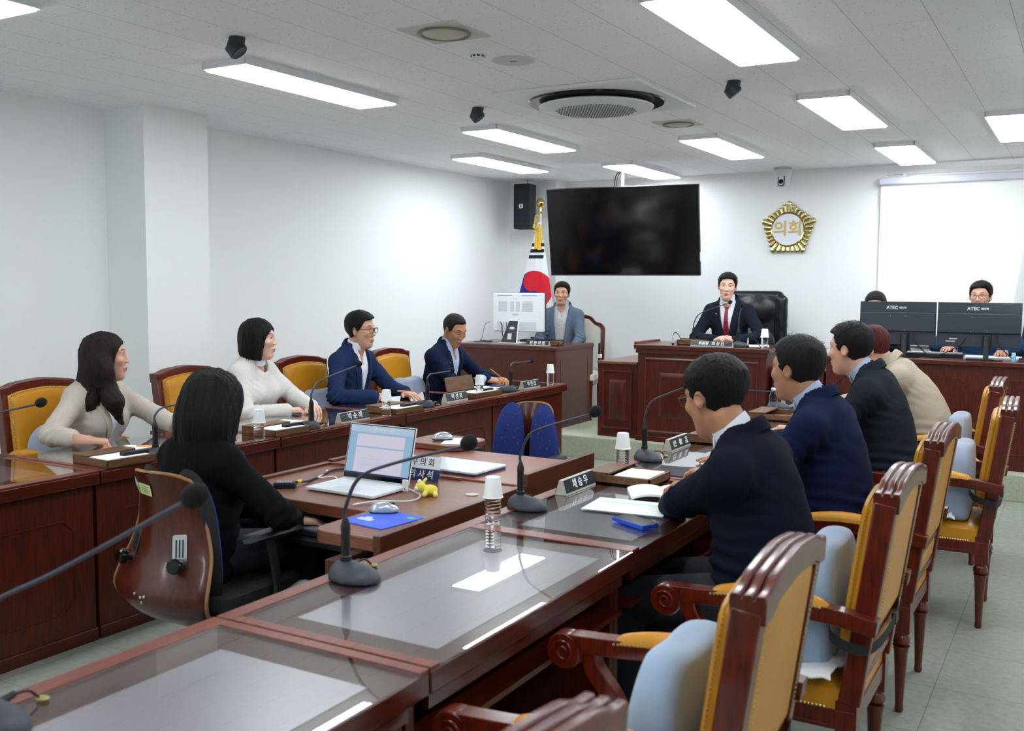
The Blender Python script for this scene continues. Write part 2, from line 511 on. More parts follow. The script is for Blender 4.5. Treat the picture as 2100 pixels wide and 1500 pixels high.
# ---- ceiling lights
M_PANEL = mat('lit diffuser panel', (1, 1, 1, 1), 0.5, emit=(*LIGHT_COLOR[:3], 1), estr=LIGHT_POWER)
M_LFRAME = mat('light frame', srgb(226, 228, 230), 0.4)
def light_proto():
    t = thing('ceiling_light', 'proto', 'ceiling light', group='flat rectangular ceiling lights')
    mb = MB()
    w, l, h = 0.30, 1.24, 0.035
    for a in ((-w / 2, -w / 2 + 0.012, -l / 2, l / 2), (w / 2 - 0.012, w / 2, -l / 2, l / 2), (-w / 2, w / 2, -l / 2, -l / 2 + 0.012), (-w / 2, w / 2, l / 2 - 0.012, l / 2)):
        mb.box(*a, -h, 0)
    mb.build('light_frame', M_LFRAME, t, smooth=False)
    MB().rbox(0, 0, -h - 0.007, -h + 0.004, w - 0.022, l - 0.022, 0.012).build('diffuser', M_PANEL, t, smooth=False)
    return t
lp = light_proto()
LP = [(-3.75, 4.23, 'long lit ceiling panel at the upper left, nearest the white pillar'),
      (-1.375, 4.19, 'largest lit ceiling panel, cut off by the top edge of the photo'),
      (-3.72, 6.56, 'lit ceiling panel behind the middle black spotlight, upper of two stacked panels'),
      (-3.70, 8.85, 'lit ceiling panel just above the top edge of the black television'),
      (-4.62, 7.78, 'lit ceiling panel lower of two stacked panels, left of the television'),
      (-2.53, 7.67, 'lit ceiling panel behind the small vent right of the round air conditioner'),
      (-1.36, 6.47, 'lit ceiling panel behind the right hand black spotlight'),
      (-1.34, 8.74, 'small far lit ceiling panel in front of the projection screen'),
      (-0.47, 7.60, 'lit ceiling panel cut off by the right edge of the photo'),
      (-3.75, 1.90, 'lit ceiling panel whose tip shows in the top left corner')]
for i, (x, y, lab) in enumerate(LP):
    place(lp if i == 0 else dup(lp), (x, y, HC), 0, lab)
# the same lights go on behind the camera
for x, y in ((-1.37, 1.9), (-0.1, 5.3), (-3.75, -0.4), (-1.37, -0.4), (0.9, 3.6), (0.9, 6.5), (0.9, 1.0), (-4.62, -1.6)):
    place(dup(lp), (x, y, HC), 0, 'rectangular ceiling light in the part of the room outside the photo')

# ---- air conditioner
ac = thing('air_conditioner', 'white ceiling air conditioner with a big round grille', 'air conditioner', (-2.575, 5.42, HC))
mb = MB(); mb.rbox(0, 0, -0.022, 0, 0.92, 0.92, 0.02); mb.build('panel', mat('ac panel white', srgb(226, 230, 232), 0.35), ac, bevel=0.006)
mb = MB(); mb.lathe([(0.405, -0.0222), (0.400, -0.032), (0.29, -0.0325), (0.29, -0.0222)], 64); mb.build('air_outlet', M_BLACKG, ac)
mb = MB(); mb.lathe([(0.02, -0.080), (0.20, -0.077), (0.30, -0.068), (0.336, -0.058), (0.340, -0.050), (0.325, -0.042), (0.27, -0.0325)], 72)
disc = mb.build('round_cover', mat('ac cover white', srgb(222, 226, 228), 0.4), ac)
mb = MB()
for i in range(-14, 15):
    for j in range(-14, 15):
        x = i * 0.018 + (j % 2) * 0.009; y = j * 0.0156
        if math.hypot(x, y) < 0.235:
            mb.lathe([(0.0062, -0.0815), (0.0056, -0.0770)], 6, T(x, y, 0.0035 * (math.hypot(x, y) / 0.2) ** 2), cap=True)
o = mb.build('intake_holes', mat('ac grille grey', srgb(122, 134, 132), 0.6), disc, smooth=False); o['kind'] = 'stuff'
MB().box(-0.03, 0.03, 0.296, 0.300, -0.066, -0.058).build('logo_strip', M_CHAR, ac)

# ---- small ceiling things
def spotlight(x, y, lab, rz_):
    t = thing('spotlight', lab, 'spotlight', (x, y, HC), rz_, 'black ceiling spotlights')
    MB().lathe([(0.055, -0.004), (0.055, 0)], 28).build('mount_ring', M_WHITEP, t)
    mb = MB(); mb.lathe([(0.036, 0.0), (0.038, -0.03), (0.040, -0.055), (0.037, -0.058)], 24, T(0, 0, -0.004) @ Matrix.Shear('XY', 4, (0.25, 0)) )
    mb.lathe([(0.043, 0.012), (0.043, -0.03), (0.038, -0.036), (0.030, -0.034)], 24, T(-0.012, 0, -0.045) @ R('Y', -38))
    mb.build('lamp_head', M_CHAR, t)
spotlight(-3.35, 3.31, 'black spotlight above the long upper left ceiling panel', 0.4)
spotlight(-3.344, 5.33, 'black spotlight in the middle, left of the round air conditioner', 0.4)
spotlight(-1.702, 5.305, 'black spotlight right of the round air conditioner', 0.4)
sd = thing('smoke_detector', 'small white smoke detector on the ceiling', 'smoke detector', (-2.53, 4.03, HC))
MB().lathe([(0.055, 0), (0.057, -0.012), (0.048, -0.022), (0.046, -0.026)], 32).build('base', M_WHITEP, sd)
mb = MB(); mb.lathe([(0.030, -0.050), (0.034, -0.046), (0.034, -0.026)], 24); mb.build('sensor_head', M_WHITEP, sd)
mb = MB()
for k in range(10): mb.box(-0.006, 0.006, 0.0335, 0.0352, -0.040, -0.031, R('Z', 36 * k))
mb.build('sensor_slots', M_CHAR, sd)
sp = thing('ceiling_speaker', 'flat round white speaker grille on the ceiling', 'speaker', (-2.50, 4.31, HC))
MB().lathe([(0.105, 0), (0.106, -0.004), (0.098, -0.007)], 48).build('grille', mat('speaker grille', srgb(206, 208, 208), 0.7), sp)
MB().box(-0.018, 0.018, -0.003, 0.003, -0.0085, -0.0068, R('Z', 25)).build('maker_plate', M_CHAR, sp)
def vent(x, y, lab, w, r):
    t = thing('ceiling_vent', lab, 'vent', (x, y, HC), 0, 'square ceiling vents')
    MB().rbox(0, 0, -0.006, 0, w, w, 0.004).build('frame', mat('aged white vent frame', srgb(206, 206, 198), 0.6), t)
    mb = MB(); mb.lathe([(r, -0.0065), (r * 1.02, -0.014), (r * 0.93, -0.016), (r * 0.9, -0.007)], 48); mb.build('rim', mat('vent rim', srgb(140, 136, 120), 0.5), t)
    mb = MB(); mb.lathe([(0.01, -0.022), (r * 0.55, -0.020), (r * 0.85, -0.010), (r * 0.9, -0.0066)], 48); mb.build('cap', mat('aged vent cap', srgb(196, 194, 180), 0.5, bump=0.4, bscale=40), t)
vent(-2.49, 3.69, 'square vent with a round cap near the top edge of the photo', 0.30, 0.115)
vent(-2.47, 6.50, 'smaller square vent with a round cap right of the air conditioner', 0.28, 0.105)
for x, y in ((-2.25, 9.2), (-0.9, 9.1)):
    pass

# ---- PTZ camera
pz = thing('dome_camera', 'white pan tilt camera hanging from the ceiling over the gold emblem', 'camera', (-2.53, 9.40, HC))
MB().lathe([(0.082, 0), (0.082, -0.012)], 32).build('ceiling_plate', M_SILVER, pz)
mb = MB(); mb.lathe([(0.088, -0.018), (0.090, -0.034), (0.086, -0.045), (0.080, -0.060), (0.066, -0.12), (0.062, -0.165), (0.050, -0.178)], 36, sy=0.9); mb.lathe([(0.06, -0.018), (0.06, -0.010)], 24); mb.build('housing', mat('camera white', srgb(206, 210, 216), 0.35), pz)
mb = MB(); mb.rbox(0, 0, 0, 0.016, 0.062, 0.105, 0.022, M=T(0.004, -0.052, -0.125) @ R('X', 82)); fc_ = mb.build('face_plate', M_CHAR, pz)
MB().lathe([(0.022, 0), (0.022, 0.012), (0.015, 0.014)], 24, T(0.006, -0.066, -0.135) @ R('X', 82)).build('camera_lens', M_BLACKG, pz)
MB().rbox(0, 0, 0, 0.008, 0.046, 0.088, 0.018, M=T(0.005, -0.0665, -0.125) @ R('X', 82)).build('lens_surround', mat('camera white', srgb(206, 210, 216), 0.35), fc_)

# ---- wall speaker
ws = thing('wall_speaker', 'tall black wall speaker in the corner left of the flag', 'speaker', (-5.19, 9.20, 2.13), math.radians(8))
MB().box(-0.09, 0.09, -0.09, 0.10, 0, 0.47).build('cabinet', mat('dark blue black speaker', srgb(34, 37, 46), 0.6), ws, bevel=0.01)
g = MB().box(-0.082, 0.082, -0.106, -0.089, 0.012, 0.458).build('front_grille', mat('speaker mesh', srgb(32, 35, 44), 0.8, bump=0.5, bscale=700), ws)
lg = MB().rbox(0, 0, 0, 0.002, 0.044, 0.044, 0.008, M=T(0.0, -0.107, 0.235) @ R('X', 90)).build('logo_badge', M_TEXT, g)
text('logo_letter', 'K', 0.042, M_BLACK, lg, T(0, -0.1095, 0.235) @ R('X', 90), offset=0.0012)
MB().box(-0.02, 0.06, 0.10, 0.16, 0.33, 0.42).box(0.02, 0.05, 0.14, 0.20, 0.36, 0.40).build('wall_bracket', M_CHAR, ws)
mb = MB(); mb.tube(bez([(0, 0.05, 0.47), (0.01, 0.06, 0.50), (0.0, 0.05, 0.52)]), 0.003, 6); mb.build('cable', M_BLACK, ws)

# ---- television hanging from the ceiling
tv = thing('television', 'large black flat television hung on the back wall', 'television', (-3.783, 8.548, 2.043))
tv.rotation_euler = (math.radians(11.8), 0, math.radians(8.5))
MB().box(-0.7225, 0.7225, 0.0, 0.045, -0.415, 0.415).build('case', M_BLACK, tv, bevel=0.004)
MB().box(-0.7145, 0.7145, -0.0015, 0.004, -0.402, 0.409).build('screen', mat('tv screen', srgb(9, 10, 13), 0.09, spec=0.5), tv)
MB().box(-0.7225, 0.7225, -0.003, 0.0, -0.415, -0.4105).build('bezel_strip', mat('dark bezel', srgb(60, 64, 70), 0.3, 0.6), tv)
MB().box(0.7228, 0.7245, 0.0, 0.03, -0.28, -0.20).build('side_label', M_TEXT, tv)
MB().box(-0.3, 0.3, 0.045, 0.075, -0.25, 0.2).build('rear_mount', M_CHAR, tv)
mt = thing('tv_ceiling_mount', 'silver pole that holds the television from the ceiling', 'tv mount', (-3.86, 8.72, HC))
MB().lathe([(0.016, -0.62), (0.016, 0)], 20).build('pole', M_SILVER, mt)
MB().lathe([(0.07, -0.01), (0.07, 0)], 24).build('ceiling_flange', M_SILVER, mt)
mb = MB(); mb.tube(bez([(0.03, 0, 0), (-0.05, -0.02, -0.06), (-0.07, -0.02, -0.16), (-0.05, -0.01, -0.3)]), 0.005, 6); mb.tube(bez([(0.02, 0, 0), (-0.035, -0.02, -0.07), (-0.055, -0.02, -0.18)]), 0.004, 6); mb.build('cable', M_BLACK, mt)

# ---- gold emblem
em = thing('wall_emblem', 'gold petalled emblem with a white disc on the back wall', 'emblem', (-2.525, YB - 0.012, 2.088))
rad = []
npet = 30
for k in range(npet):
    a = 2 * PI * k / npet + PI / 2
    ph = (k * 5 / npet) % 1.0
    dd = min(ph, 1 - ph) * 2          # 0 at a corner, 1 mid side
    rr = 0.222 / math.cos((1 - dd) * PI / 5)
    wd = 0.035 - 0.008 * min(1, dd * 1.5)
    rad.append((a, rr, wd))
mb = MB()
for a, rr, wd in rad:
    c, s_ = math.cos(a), math.sin(a)
    Mx = Matrix(((c, 0, -s_, 0), (0, 1, 0, 0), (s_, 0, c, 0), (0, 0, 0, 1)))
    prof = []
    n = 16; mm = 12
    vs = []; fs = []
    for i in range(n + 1):
        t = i / n
        r_ = 0.13 + (rr - 0.13) * t
        ww = wd * (0.62 + 0.38 * t) * (1.0 if t < 0.8 else math.sqrt(max(0.0, 1 - ((t - 0.8) / 0.2) ** 2)))
        for j in range(mm + 1):
            u = -1 + 2 * j / mm
            vs.append((r_, -0.030 * math.sqrt(max(0, 1 - u * u)) * (0.5 + 0.5 * t) * (1.0 if t < 0.8 else math.sqrt(max(0.0, 1 - ((t - 0.8) / 0.2) ** 2))) * 1.0, u * ww))
    for i in range(n):
        for j in range(mm):
            q = i * (mm + 1) + j
            fs.append((q, q + 1, q + mm + 2, q + mm + 1))
    mb.add(vs, fs, Mx)
mb.build('petal_wreath', mat('polished emblem gold', srgb(208, 196, 146), 0.24, 1.0), em)
MB().lathe([(0.158, 0.0), (0.166, 0.026), (0.160, 0.034), (0.150, 0.030), (0.150, 0.022), (0.01, 0.022)], 64, R('X', 90)).build('disc_rim', M_GOLD, em)
MB().lathe([(0.150, 0.020), (0.150, 0.026), (0.01, 0.026)], 64, R('X', 90)).build('white_disc', mat('emblem white enamel', srgb(226, 230, 238), 0.35), em)
text('emblem_lettering', '의회', 0.152, M_GOLDPAINT, em, T(0, -0.027, 0.0) @ R('X', 90), offset=0.0042, extrude=0.002)

# ---- projection screen
ps = thing('projection_screen', 'white pull down projection screen on the right of the back wall', 'projection screen', (-0.70, YB - 0.05, 2.50))
MB().box(-1.0, 1.0, -0.035, 0.035, -0.035, 0.035).build('casing', mat('screen casing', srgb(206, 208, 222), 0.3), ps, bevel=0.015, seg=4)
MB().box(-0.985, 0.985, 0.006, 0.008, -1.46, -0.03).build('screen_fabric', mat('projection fabric', srgb(247, 250, 248), 0.6), ps)
MB().box(-0.985, 0.985, 0.0, 0.014, -1.49, -1.46).build('bottom_bar', mat('screen bar', srgb(180, 190, 200), 0.3), ps)
MB().box(-0.80, -0.77, 0.0, 0.045, 0.03, 0.06).build('wall_hook', M_STEEL, ps); MB().box(0.7, 0.73, 0.0, 0.045, 0.03, 0.06).build('wall_hook', M_STEEL, ps)
pj = thing('added_projector', 'white box with a lens, added out of view to light the screen', 'added_projector', (0.75, 5.0, 2.42))  # made-up ceiling unit out of view, carries the screen spot
MB().rbox(0, 0, 0, 0.10, 0.32, 0.26, 0.03).build('housing', M_WHITEP, pj)
MB().lathe([(0.03, 0), (0.03, 0.03)], 20, T(-0.08, 0.12, 0.05) @ R('X', -90)).build('added_projector_lens', M_BLACKG, pj)
MB().lathe([(0.02, 0.10), (0.02, 0.23)], 12).build('mount', M_WHITEP, pj)
sl = bpy.data.lights.new('added_screen_spot', 'SPOT'); sl.energy = 170; sl.spot_size = math.radians(26); sl.spot_blend = 0.35; sl.shadow_soft_size = 0.03; sl.color = (0.97, 1.0, 0.96)  # added spot that brightens the projection screen
slo = bpy.data.objects.new('added_screen_spot', sl); COL.objects.link(slo); slo.location = (0.67, 5.2, 2.47)
slo.rotation_euler = (Vector((-0.66, 9.6, 1.80)) - slo.location).to_track_quat('-Z', 'Y').to_euler()

# ---- flags
def flag_uv_mat():
    """national flag pattern in the cloth's own coordinates (UV)"""
    m = mat('flag cloth white red blue', srgb(236, 238, 242), 0.75)
    nt = m.node_tree; b = nt.nodes['Principled BSDF']
    uv = nt.nodes.new('ShaderNodeUVMap'); uv.uv_map = 'UVMap'
    sep = nt.nodes.new('ShaderNodeSeparateXYZ'); nt.links.new(uv.outputs[0], sep.inputs[0])
    def mth(op, a, bb=None):
        n = nt.nodes.new('ShaderNodeMath'); n.operation = op
        for i, v in enumerate((a, bb)):
            if v is None: continue
            if isinstance(v, (int, float)): n.inputs[i].default_value = v
            else: nt.links.new(v, n.inputs[i])
        return n.outputs[0]
    X, Z = sep.outputs[0], sep.outputs[1]
    def circ(cx, cz, r):
        dx = mth('SUBTRACT', X, cx); dz = mth('SUBTRACT', Z, cz)
        return mth('LESS_THAN', mth('SQRT', mth('ADD', mth('MULTIPLY', dx, dx), mth('MULTIPLY', dz, dz))), r)
    def rect(x0, x1, z0, z1):
        return mth('MULTIPLY', mth('MULTIPLY', mth('GREATER_THAN', X, x0), mth('LESS_THAN', X, x1)), mth('MULTIPLY', mth('GREATER_THAN', Z, z0), mth('LESS_THAN', Z, z1)))
    def mixc(f, c, prev):
        n = nt.nodes.new('ShaderNodeMix'); n.data_type = 'RGBA'; nt.links.new(f, n.inputs[0])
        if hasattr(prev, 'is_linked'): nt.links.new(prev, n.inputs[6])
        else: n.inputs[6].default_value = prev
        n.inputs[7].default_value = c
        return n.outputs[2]
    RED, BLUE, BLK = srgb(214, 24, 44), srgb(34, 32, 148), srgb(22, 22, 36)
    r = FR
    big = circ(0, FZ, r)
    th = math.radians(-80)
    ux, uz = math.cos(th), math.sin(th)     # dividing axis
    side = mth('GREATER_THAN', mth('ADD', mth('MULTIPLY', X, -uz), mth('MULTIPLY', mth('SUBTRACT', Z, FZ), ux)), 0.0)
    c1 = circ(-ux * r / 2, FZ - uz * r / 2, r / 2)
    c2 = circ(ux * r / 2, FZ + uz * r / 2, r / 2)
    redm = mth('MAXIMUM', mth('MULTIPLY', side, mth('SUBTRACT', 1.0, c2)), c1)
    col = mixc(big, BLUE, srgb(236, 238, 242))
    col = mixc(mth('MULTIPLY', big, redm), RED, col)
    for k in range(3):
        z0 = FZ + r + 0.125 + k * 0.062
        col = mixc(rect(-0.088, 0.090, z0, z0 + 0.036), BLK, col)
    for k in range(3):
        z0 = FZ - r - 0.30 - k * 0.062
        col = mixc(rect(0.02, 0.20, z0, z0 + 0.036), BLK, col)
    nt.links.new(col, b.inputs['Base Color'])
    return m
FR, FZ = 0.212, 1.28
fl = thing('flag_on_pole', 'white flag with red and blue circle hanging from a gold topped pole', 'flag', (-4.945, 9.10, DZ))
MB().lathe([(0.013, 0.02), (0.013, 2.12)], 14).build('pole', mat('pale flag pole', srgb(214, 204, 180), 0.35, 0.4), fl)
mb = MB(); mb.ball((0, 0, 2.19), 0.042, 24, 16, (1, 1, 1.12)); mb.lathe([(0.016, 2.08), (0.02, 2.11), (0.012, 2.14), (0.014, 2.16)], 16); mb.build('finial', M_GOLD, fl)
MB().lathe([(0.19, 0.0), (0.19, 0.02), (0.03, 0.04), (0.02, 0.12)], 32).build('base', M_GOLD, fl)
# cloth: folded cone of fabric
nz, na = 60, 90
vs = []; uvs = []; fs = []
for i in range(nz + 1):
    t = i / nz
    z = 1.99 - 1.55 * t
    wdt = 0.018 + 0.36 * t
    for j in range(na + 1):
        a = -1 + 2 * j / na
        x = a * wdt
        y = -0.055 * t ** 0.5 * math.cos(a * PI / 2) - 0.012 * t * math.cos(a * 9 + 1.3 * t) - 0.02
        xs = x - 0.10 * t
        vs.append((xs + 0.0, y, z)); uvs.append((x + 0.012, z - 0.0))
for i in range(nz):
    for j in range(na):
        q = i * (na + 1) + j
        fs.append((q, q + 1, q + na + 2, q + na + 1))
me = bpy.data.meshes.new('cloth'); me.from_pydata(vs, [], fs)
uvl = me.uv_layers.new(name='UVMap')
for lp_ in me.loops: uvl.data[lp_.index].uv = uvs[lp_.vertex_index]
me.materials.append(flag_uv_mat()); me.polygons.foreach_set('use_smooth', [True] * len(fs))
co = bpy.data.objects.new('flag_cloth', me); COL.objects.link(co); co.parent = fl
so_ = co.modifiers.new('thickness', 'SOLIDIFY'); so_.thickness = 0.003
M_TASSEL = mat('yellow silk cord', srgb(232, 190, 40), 0.5, bump=0.6, bscale=90, stretch=(8, 8, 1))
def tassels(parent, z, s=1.0, x=0.0):
    mb = MB()
    mb.tube(bez([(x - 0.01, -0.03, z + 0.10), (x - 0.05, -0.04, z + 0.05), (x - 0.02, -0.05, z - 0.02), (x + 0.02, -0.05, z + 0.04), (x + 0.05, -0.05, z - 0.06), (x + 0.035, -0.06, z - 0.16)]), 0.007, 8)
    mb.tube(bez([(x, -0.03, z + 0.12), (x - 0.035, -0.04, z + 0.13), (x - 0.045, -0.04, z + 0.06), (x - 0.045, -0.045, z + 0.02)]), 0.006, 8)
    for k in range(6):
        a = k * 1.05
        mb.tube(bez([(x, -0.06, z - 0.03), (x + 0.045 * math.cos(a), -0.065, z - 0.03 + 0.035 * math.sin(a)), (x + 0.03 * math.cos(a + .7), -0.062, z - 0.03 + 0.03 * math.sin(a + .7)), (x, -0.06, z - 0.03)], 5), 0.004, 6)
    for q, xx in enumerate((x - 0.012, x + 0.022)):
        mb.lathe([(0.008, z - 0.05), (0.014, z - 0.075), (0.012, z - 0.09), (0.018, z - 0.15), (0.022, z - 0.215 - 0.01 * q)], 18, T(xx, -0.065, 0))
    mb.ball((x - 0.05, -0.045, z + 0.02), 0.02, 10, 8, (0.8, 0.6, 1.3))
    mb.build('tassel_cord', M_TASSEL, parent)
tassels(fl, 1.93)
mb = MB()
for k in range(16): mb.tube([(0.03 + 0.010 * k, -0.10, 0.68), (0.035 + 0.012 * k, -0.11, 0.50)], 0.006, 5)
mb.build('fringe', M_TASSEL, fl)
# navy flag at the right edge of the photo
nf = thing('draped_flag', 'navy flag with yellow fringe at the right edge of the photo', 'flag', (-0.315, 9.15, DZ))
MB().lathe([(0.013, 0.02), (0.013, 2.10)], 14).build('pole', mat('pale flag pole', srgb(214, 204, 180), 0.35, 0.4), nf)
MB().lathe([(0.19, 0.0), (0.19, 0.02), (0.03, 0.04), (0.02, 0.12)], 32).build('base', M_GOLD, nf)
MB().ball((0, 0, 2.15), 0.04).build('finial', M_GOLD, nf)
def cone(u, v):
    t = v; z = 1.95 - 1.35 * t
    a = 2 * PI * u
    rr = (0.02 + 0.15 * t) * (1 + 0.16 * math.sin(a * 7 + t))
    return Vector((rr * math.cos(a), rr * 0.6 * math.sin(a), z)), Vector((math.cos(a), math.sin(a), 0.1))
MB().slab(cone, 84, 30, 0.003).build('flag_cloth', mat('navy flag cloth', srgb(30, 30, 84), 0.7), nf)
mb = MB()
mb.sweep(bez([(-0.005, -0.06, 1.9), (-0.035, -0.09, 1.6), (-0.055, -0.12, 1.35), (-0.01, -0.13, 1.15)]), [(-0.02, 0.01), (0.02, 0.014), (0.025, -0.01), (-0.02, -0.014)], up=(0, -1, 0))
mb.build('yellow_fringe', M_TASSEL, nf)
# ================================================================== desks
def molding(mb, x, y0, y1, z0, z1, sgn, w=0.012, corner=0.05):
    """thin raised frame on a panel standing in the plane x, notched corners"""
    c = corner
    P = [(y0 + c, z0), (y1 - c, z0), (y1, z0 + c), (y1, z1 - c), (y1 - c, z1), (y0 + c, z1), (y0, z1 - c), (y0, z0 + c)]
    mb.sweep([(x, a, b) for a, b in P], [(-w / 2, -0.002), (w / 2, -0.002), (w / 4, 0.005), (-w / 4, 0.005)], up=(sgn, 0, 0), closed=True)

def desk_proto(name, sgn, label, L=1.09):
    """desk along y from 0 to L; its closed front faces -x*sgn... sgn=+1: front towards +x (left row)"""
    t = thing(name, label, 'desk')
    W_ = 0.63
    f = 0.0; b = -sgn * W_                     # front plane x, user side x
    X = lambda a: sgn * a                      # a = distance in front of the front edge (negative = behind)
    def bx(mb, a0, a1, y0, y1, z0, z1):
        x0, x1 = sorted((X(a0), X(a1))); mb.box(x0, x1, y0, y1, z0, z1)
    mb = MB(); bx(mb, -W_, 0, 0.0, L, 0.690, 0.741); mb.build('desk_top', M_MAHOG, t, bevel=0.004)
    mb = MB()
    bx(mb, -0.052, -0.0005, 0.0005, L - 0.0005, 0.741, 0.750)
    bx(mb, -W_ + 0.001, -0.052, 0.0005, 0.034, 0.741, 0.750); bx(mb, -W_ + 0.001, -0.052, L - 0.034, L - 0.0005, 0.741, 0.750)
    mb.build('raised_rim', M_MAHOG_T, t, bevel=0.002)
    mb = MB(); bx(mb, -W_ + 0.06, -0.16, 0.11, L - 0.13, 0.7412, 0.7420); mb.build('desk_pad', M_PAD, t, smooth=False)
    mb = MB(); bx(mb, -W_ - 0.003, -0.054, 0.036, L - 0.036, 0.7432, 0.7482); mb.build('glass_top', M_GLASS, t, smooth=False)
    mb = MB(); bx(mb, -0.075, -0.045, 0.004, L - 0.004, 0.05, 0.690)
    px = X(-0.045)
    molding(mb, px, 0.10, L - 0.10, 0.16, 0.55, sgn)
    mb.build('front_panel', M_MAHOG_V, t)
    mb = MB(); bx(mb, -0.085, -0.035, 0.002, L - 0.002, 0.0, 0.055); mb.build('plinth', M_MAHOG, t, bevel=0.002)
    for y in (0.004, L - 0.034):
        mb = MB(); bx(mb, -0.56, -0.076, y, y + 0.03, 0.0, 0.690)
        mb.build('side_panel', M_MAHOG_V, t, smooth=False)
    mb = MB(); bx(mb, -W_ + 0.03, -0.076, 0.035, L - 0.035, 0.55, 0.565); bx(mb, -W_ + 0.03, -W_ + 0.045, 0.035, L - 0.035, 0.64, 0.69); mb.build('under_shelf', M_MAHOG, t, smooth=False)
    mb = MB(); bx(mb, -0.34, -0.30, 0.035, L - 0.035, 0.12, 0.17); mb.build('foot_rail', M_MAHOG, t, smooth=False)
    return t
SEAM = [0.565, 1.66, 2.745, 3.845, 4.945, 6.045]
dl = desk_proto('conference_desk', 1, 'x')
LL = ['mahogany desk of the left row at the left edge, with an empty reflective top',
      'mahogany desk in front of the woman in the beige jacket',
      'mahogany desk in front of the woman in the white jacket',
      'mahogany desk in front of the man in glasses and navy jacket',
      'mahogany desk in front of the writing older man, end of the left row']
for i, y in enumerate([1.645, 2.745, 3.845, 4.945, 6.045]):
    place(dl if i == 0 else dup(dl), (-3.62, y, 0), 0, LL[i], 'mahogany desks of the left row')
dr = desk_proto('conference_desk', -1, 'x')
RL = ['nearest mahogany desk of the right row, cut off at the bottom left corner',
      'empty mahogany desk of the right row carrying the strongest light reflections',
      'mahogany desk with the blue edged phone, in front of the nearest seated man',
      'mahogany desk in front of the second man of the right row',
      'mahogany desk in front of the man in the charcoal jacket',
      'farthest mahogany desk of the right row, in front of the woman in beige']
for i, y in enumerate(SEAM):
    place(dr if i == 0 else dup(dr), (-1.785, y + (0.0 if i < 2 else 0.0), 0), 0, RL[i], 'mahogany desks of the right row')

# ---- podium of the chairman
def panel_y(mb, x0, x1, z0, z1, y, raised=True, w=0.03):
    """picture frame molding + raised field on a front facing -y"""
    mb.sweep([(x0, y, z0), (x1, y, z0), (x1, y, z1), (x0, y, z1)], [(-w / 2, -0.001), (w / 2, -0.001), (w / 2, 0.006), (0, 0.014), (-w / 2, 0.006)], up=(0, -1, 0), closed=True)
def field_y(mb, x0, x1, z0, z1, y, d=0.03):
    vs = [(x0, y, z0), (x1, y, z0), (x1, y, z1), (x0, y, z1), (x0 + d, y - 0.014, z0 + d), (x1 - d, y - 0.014, z0 + d), (x1 - d, y - 0.014, z1 - d), (x0 + d, y - 0.014, z1 - d)]
    mb.add(vs, [(0, 1, 5, 4), (1, 2, 6, 5), (2, 3, 7, 6), (3, 0, 4, 7), (4, 5, 6, 7)])
pod = thing('chairman_podium', 'tall mahogany podium with framed panels and a lower wing on each side', 'podium', (-2.795, 7.93, DZ))
w2 = 0.56
mb = MB(); mb.box(-w2, w2, 0.03, 0.06, 0.0, 0.80); mb.box(-w2, -w2 + 0.03, 0.06, 0.62, 0.0, 0.80); mb.box(w2 - 0.03, w2, 0.06, 0.62, 0.0, 0.80)
panel_y(mb, -w2 + 0.075, w2 - 0.075, 0.085, 0.715, 0.03, w=0.034)
field_y(mb, -w2 + 0.20, w2 - 0.20, 0.21, 0.60, 0.03)
mb.build('front_body', M_MAHOG_V, pod, bevel=0.002)
mb = MB(); mb.box(-w2 - 0.03, w2 + 0.03, 0.0, 0.66, 0.80, 0.838); mb.build('desk_top', M_MAHOG, pod, bevel=0.006)
mb = MB(); mb.box(-w2 - 0.015, w2 + 0.015, 0.012, 0.03, 0.765, 0.80); mb.build('cornice', M_MAHOG, pod, bevel=0.003)
mb = MB(); mb.box(-w2 - 0.01, w2 + 0.01, 0.02, 0.03, 0.0, 0.045); mb.build('plinth', M_MAHOG, pod, bevel=0.003)
mb = MB(); mb.sweep(bez([(-w2 - 0.03, 0.60, 0.845), (-w2 - 0.035, 0.3, 0.846), (-w2 - 0.03, 0.06, 0.846), (-w2 - 0.01, 0.01, 0.848)]), [(-0.012, -0.01), (0.012, -0.01), (0.012, 0.008), (0.004, 0.014), (-0.008, 0.010)]); mb.build('carved_edge', M_MAHOG_T, pod)
for sgn, x0, x1 in ((-1, -0.97, -0.592), (1, 0.592, 1.0)):
    mb = MB(); mb.box(x0, x1, 0.10, 0.13, 0, 0.652); mb.box(x0, x1, 0.13, 0.9, 0, 0.03)
    for xx in ((x0, x0 + 0.02), (x1 - 0.02, x1)): mb.box(*xx, 0.13, 0.9, 0.0, 0.652)
    panel_y(mb, x0 + 0.055, x1 - 0.055, 0.08, 0.585, 0.10, w=0.024)
    field_y(mb, x0 + 0.105, x1 - 0.105, 0.15, 0.51, 0.10, 0.022)
    wg = mb.build('side_wing', M_MAHOG_V, pod, bevel=0.002)
    mb = MB(); mb.box(x0 - 0.004, x1, 0.085, 0.92, 0.652, 0.675); mb.build('wing_top', wood('lighter wing top', srgb(112, 66, 50), srgb(134, 84, 66), 0.3, 0.3, (14, 1.2, 14)), wg, bevel=0.003)
gv = thing('side_stand', 'small round mahogany stand on the left wing top of the podium', 'stand', (-3.40, 8.35, DZ + 0.675))
MB().lathe([(0.026, 0), (0.030, 0.004), (0.022, 0.03), (0.030, 0.085), (0.034, 0.10)], 20).build('stem', M_MAHOG, gv)
MB().rbox(0, 0, 0.10, 0.138, 0.115, 0.10, 0.014).build('block', M_MAHOG, gv, bevel=0.006)

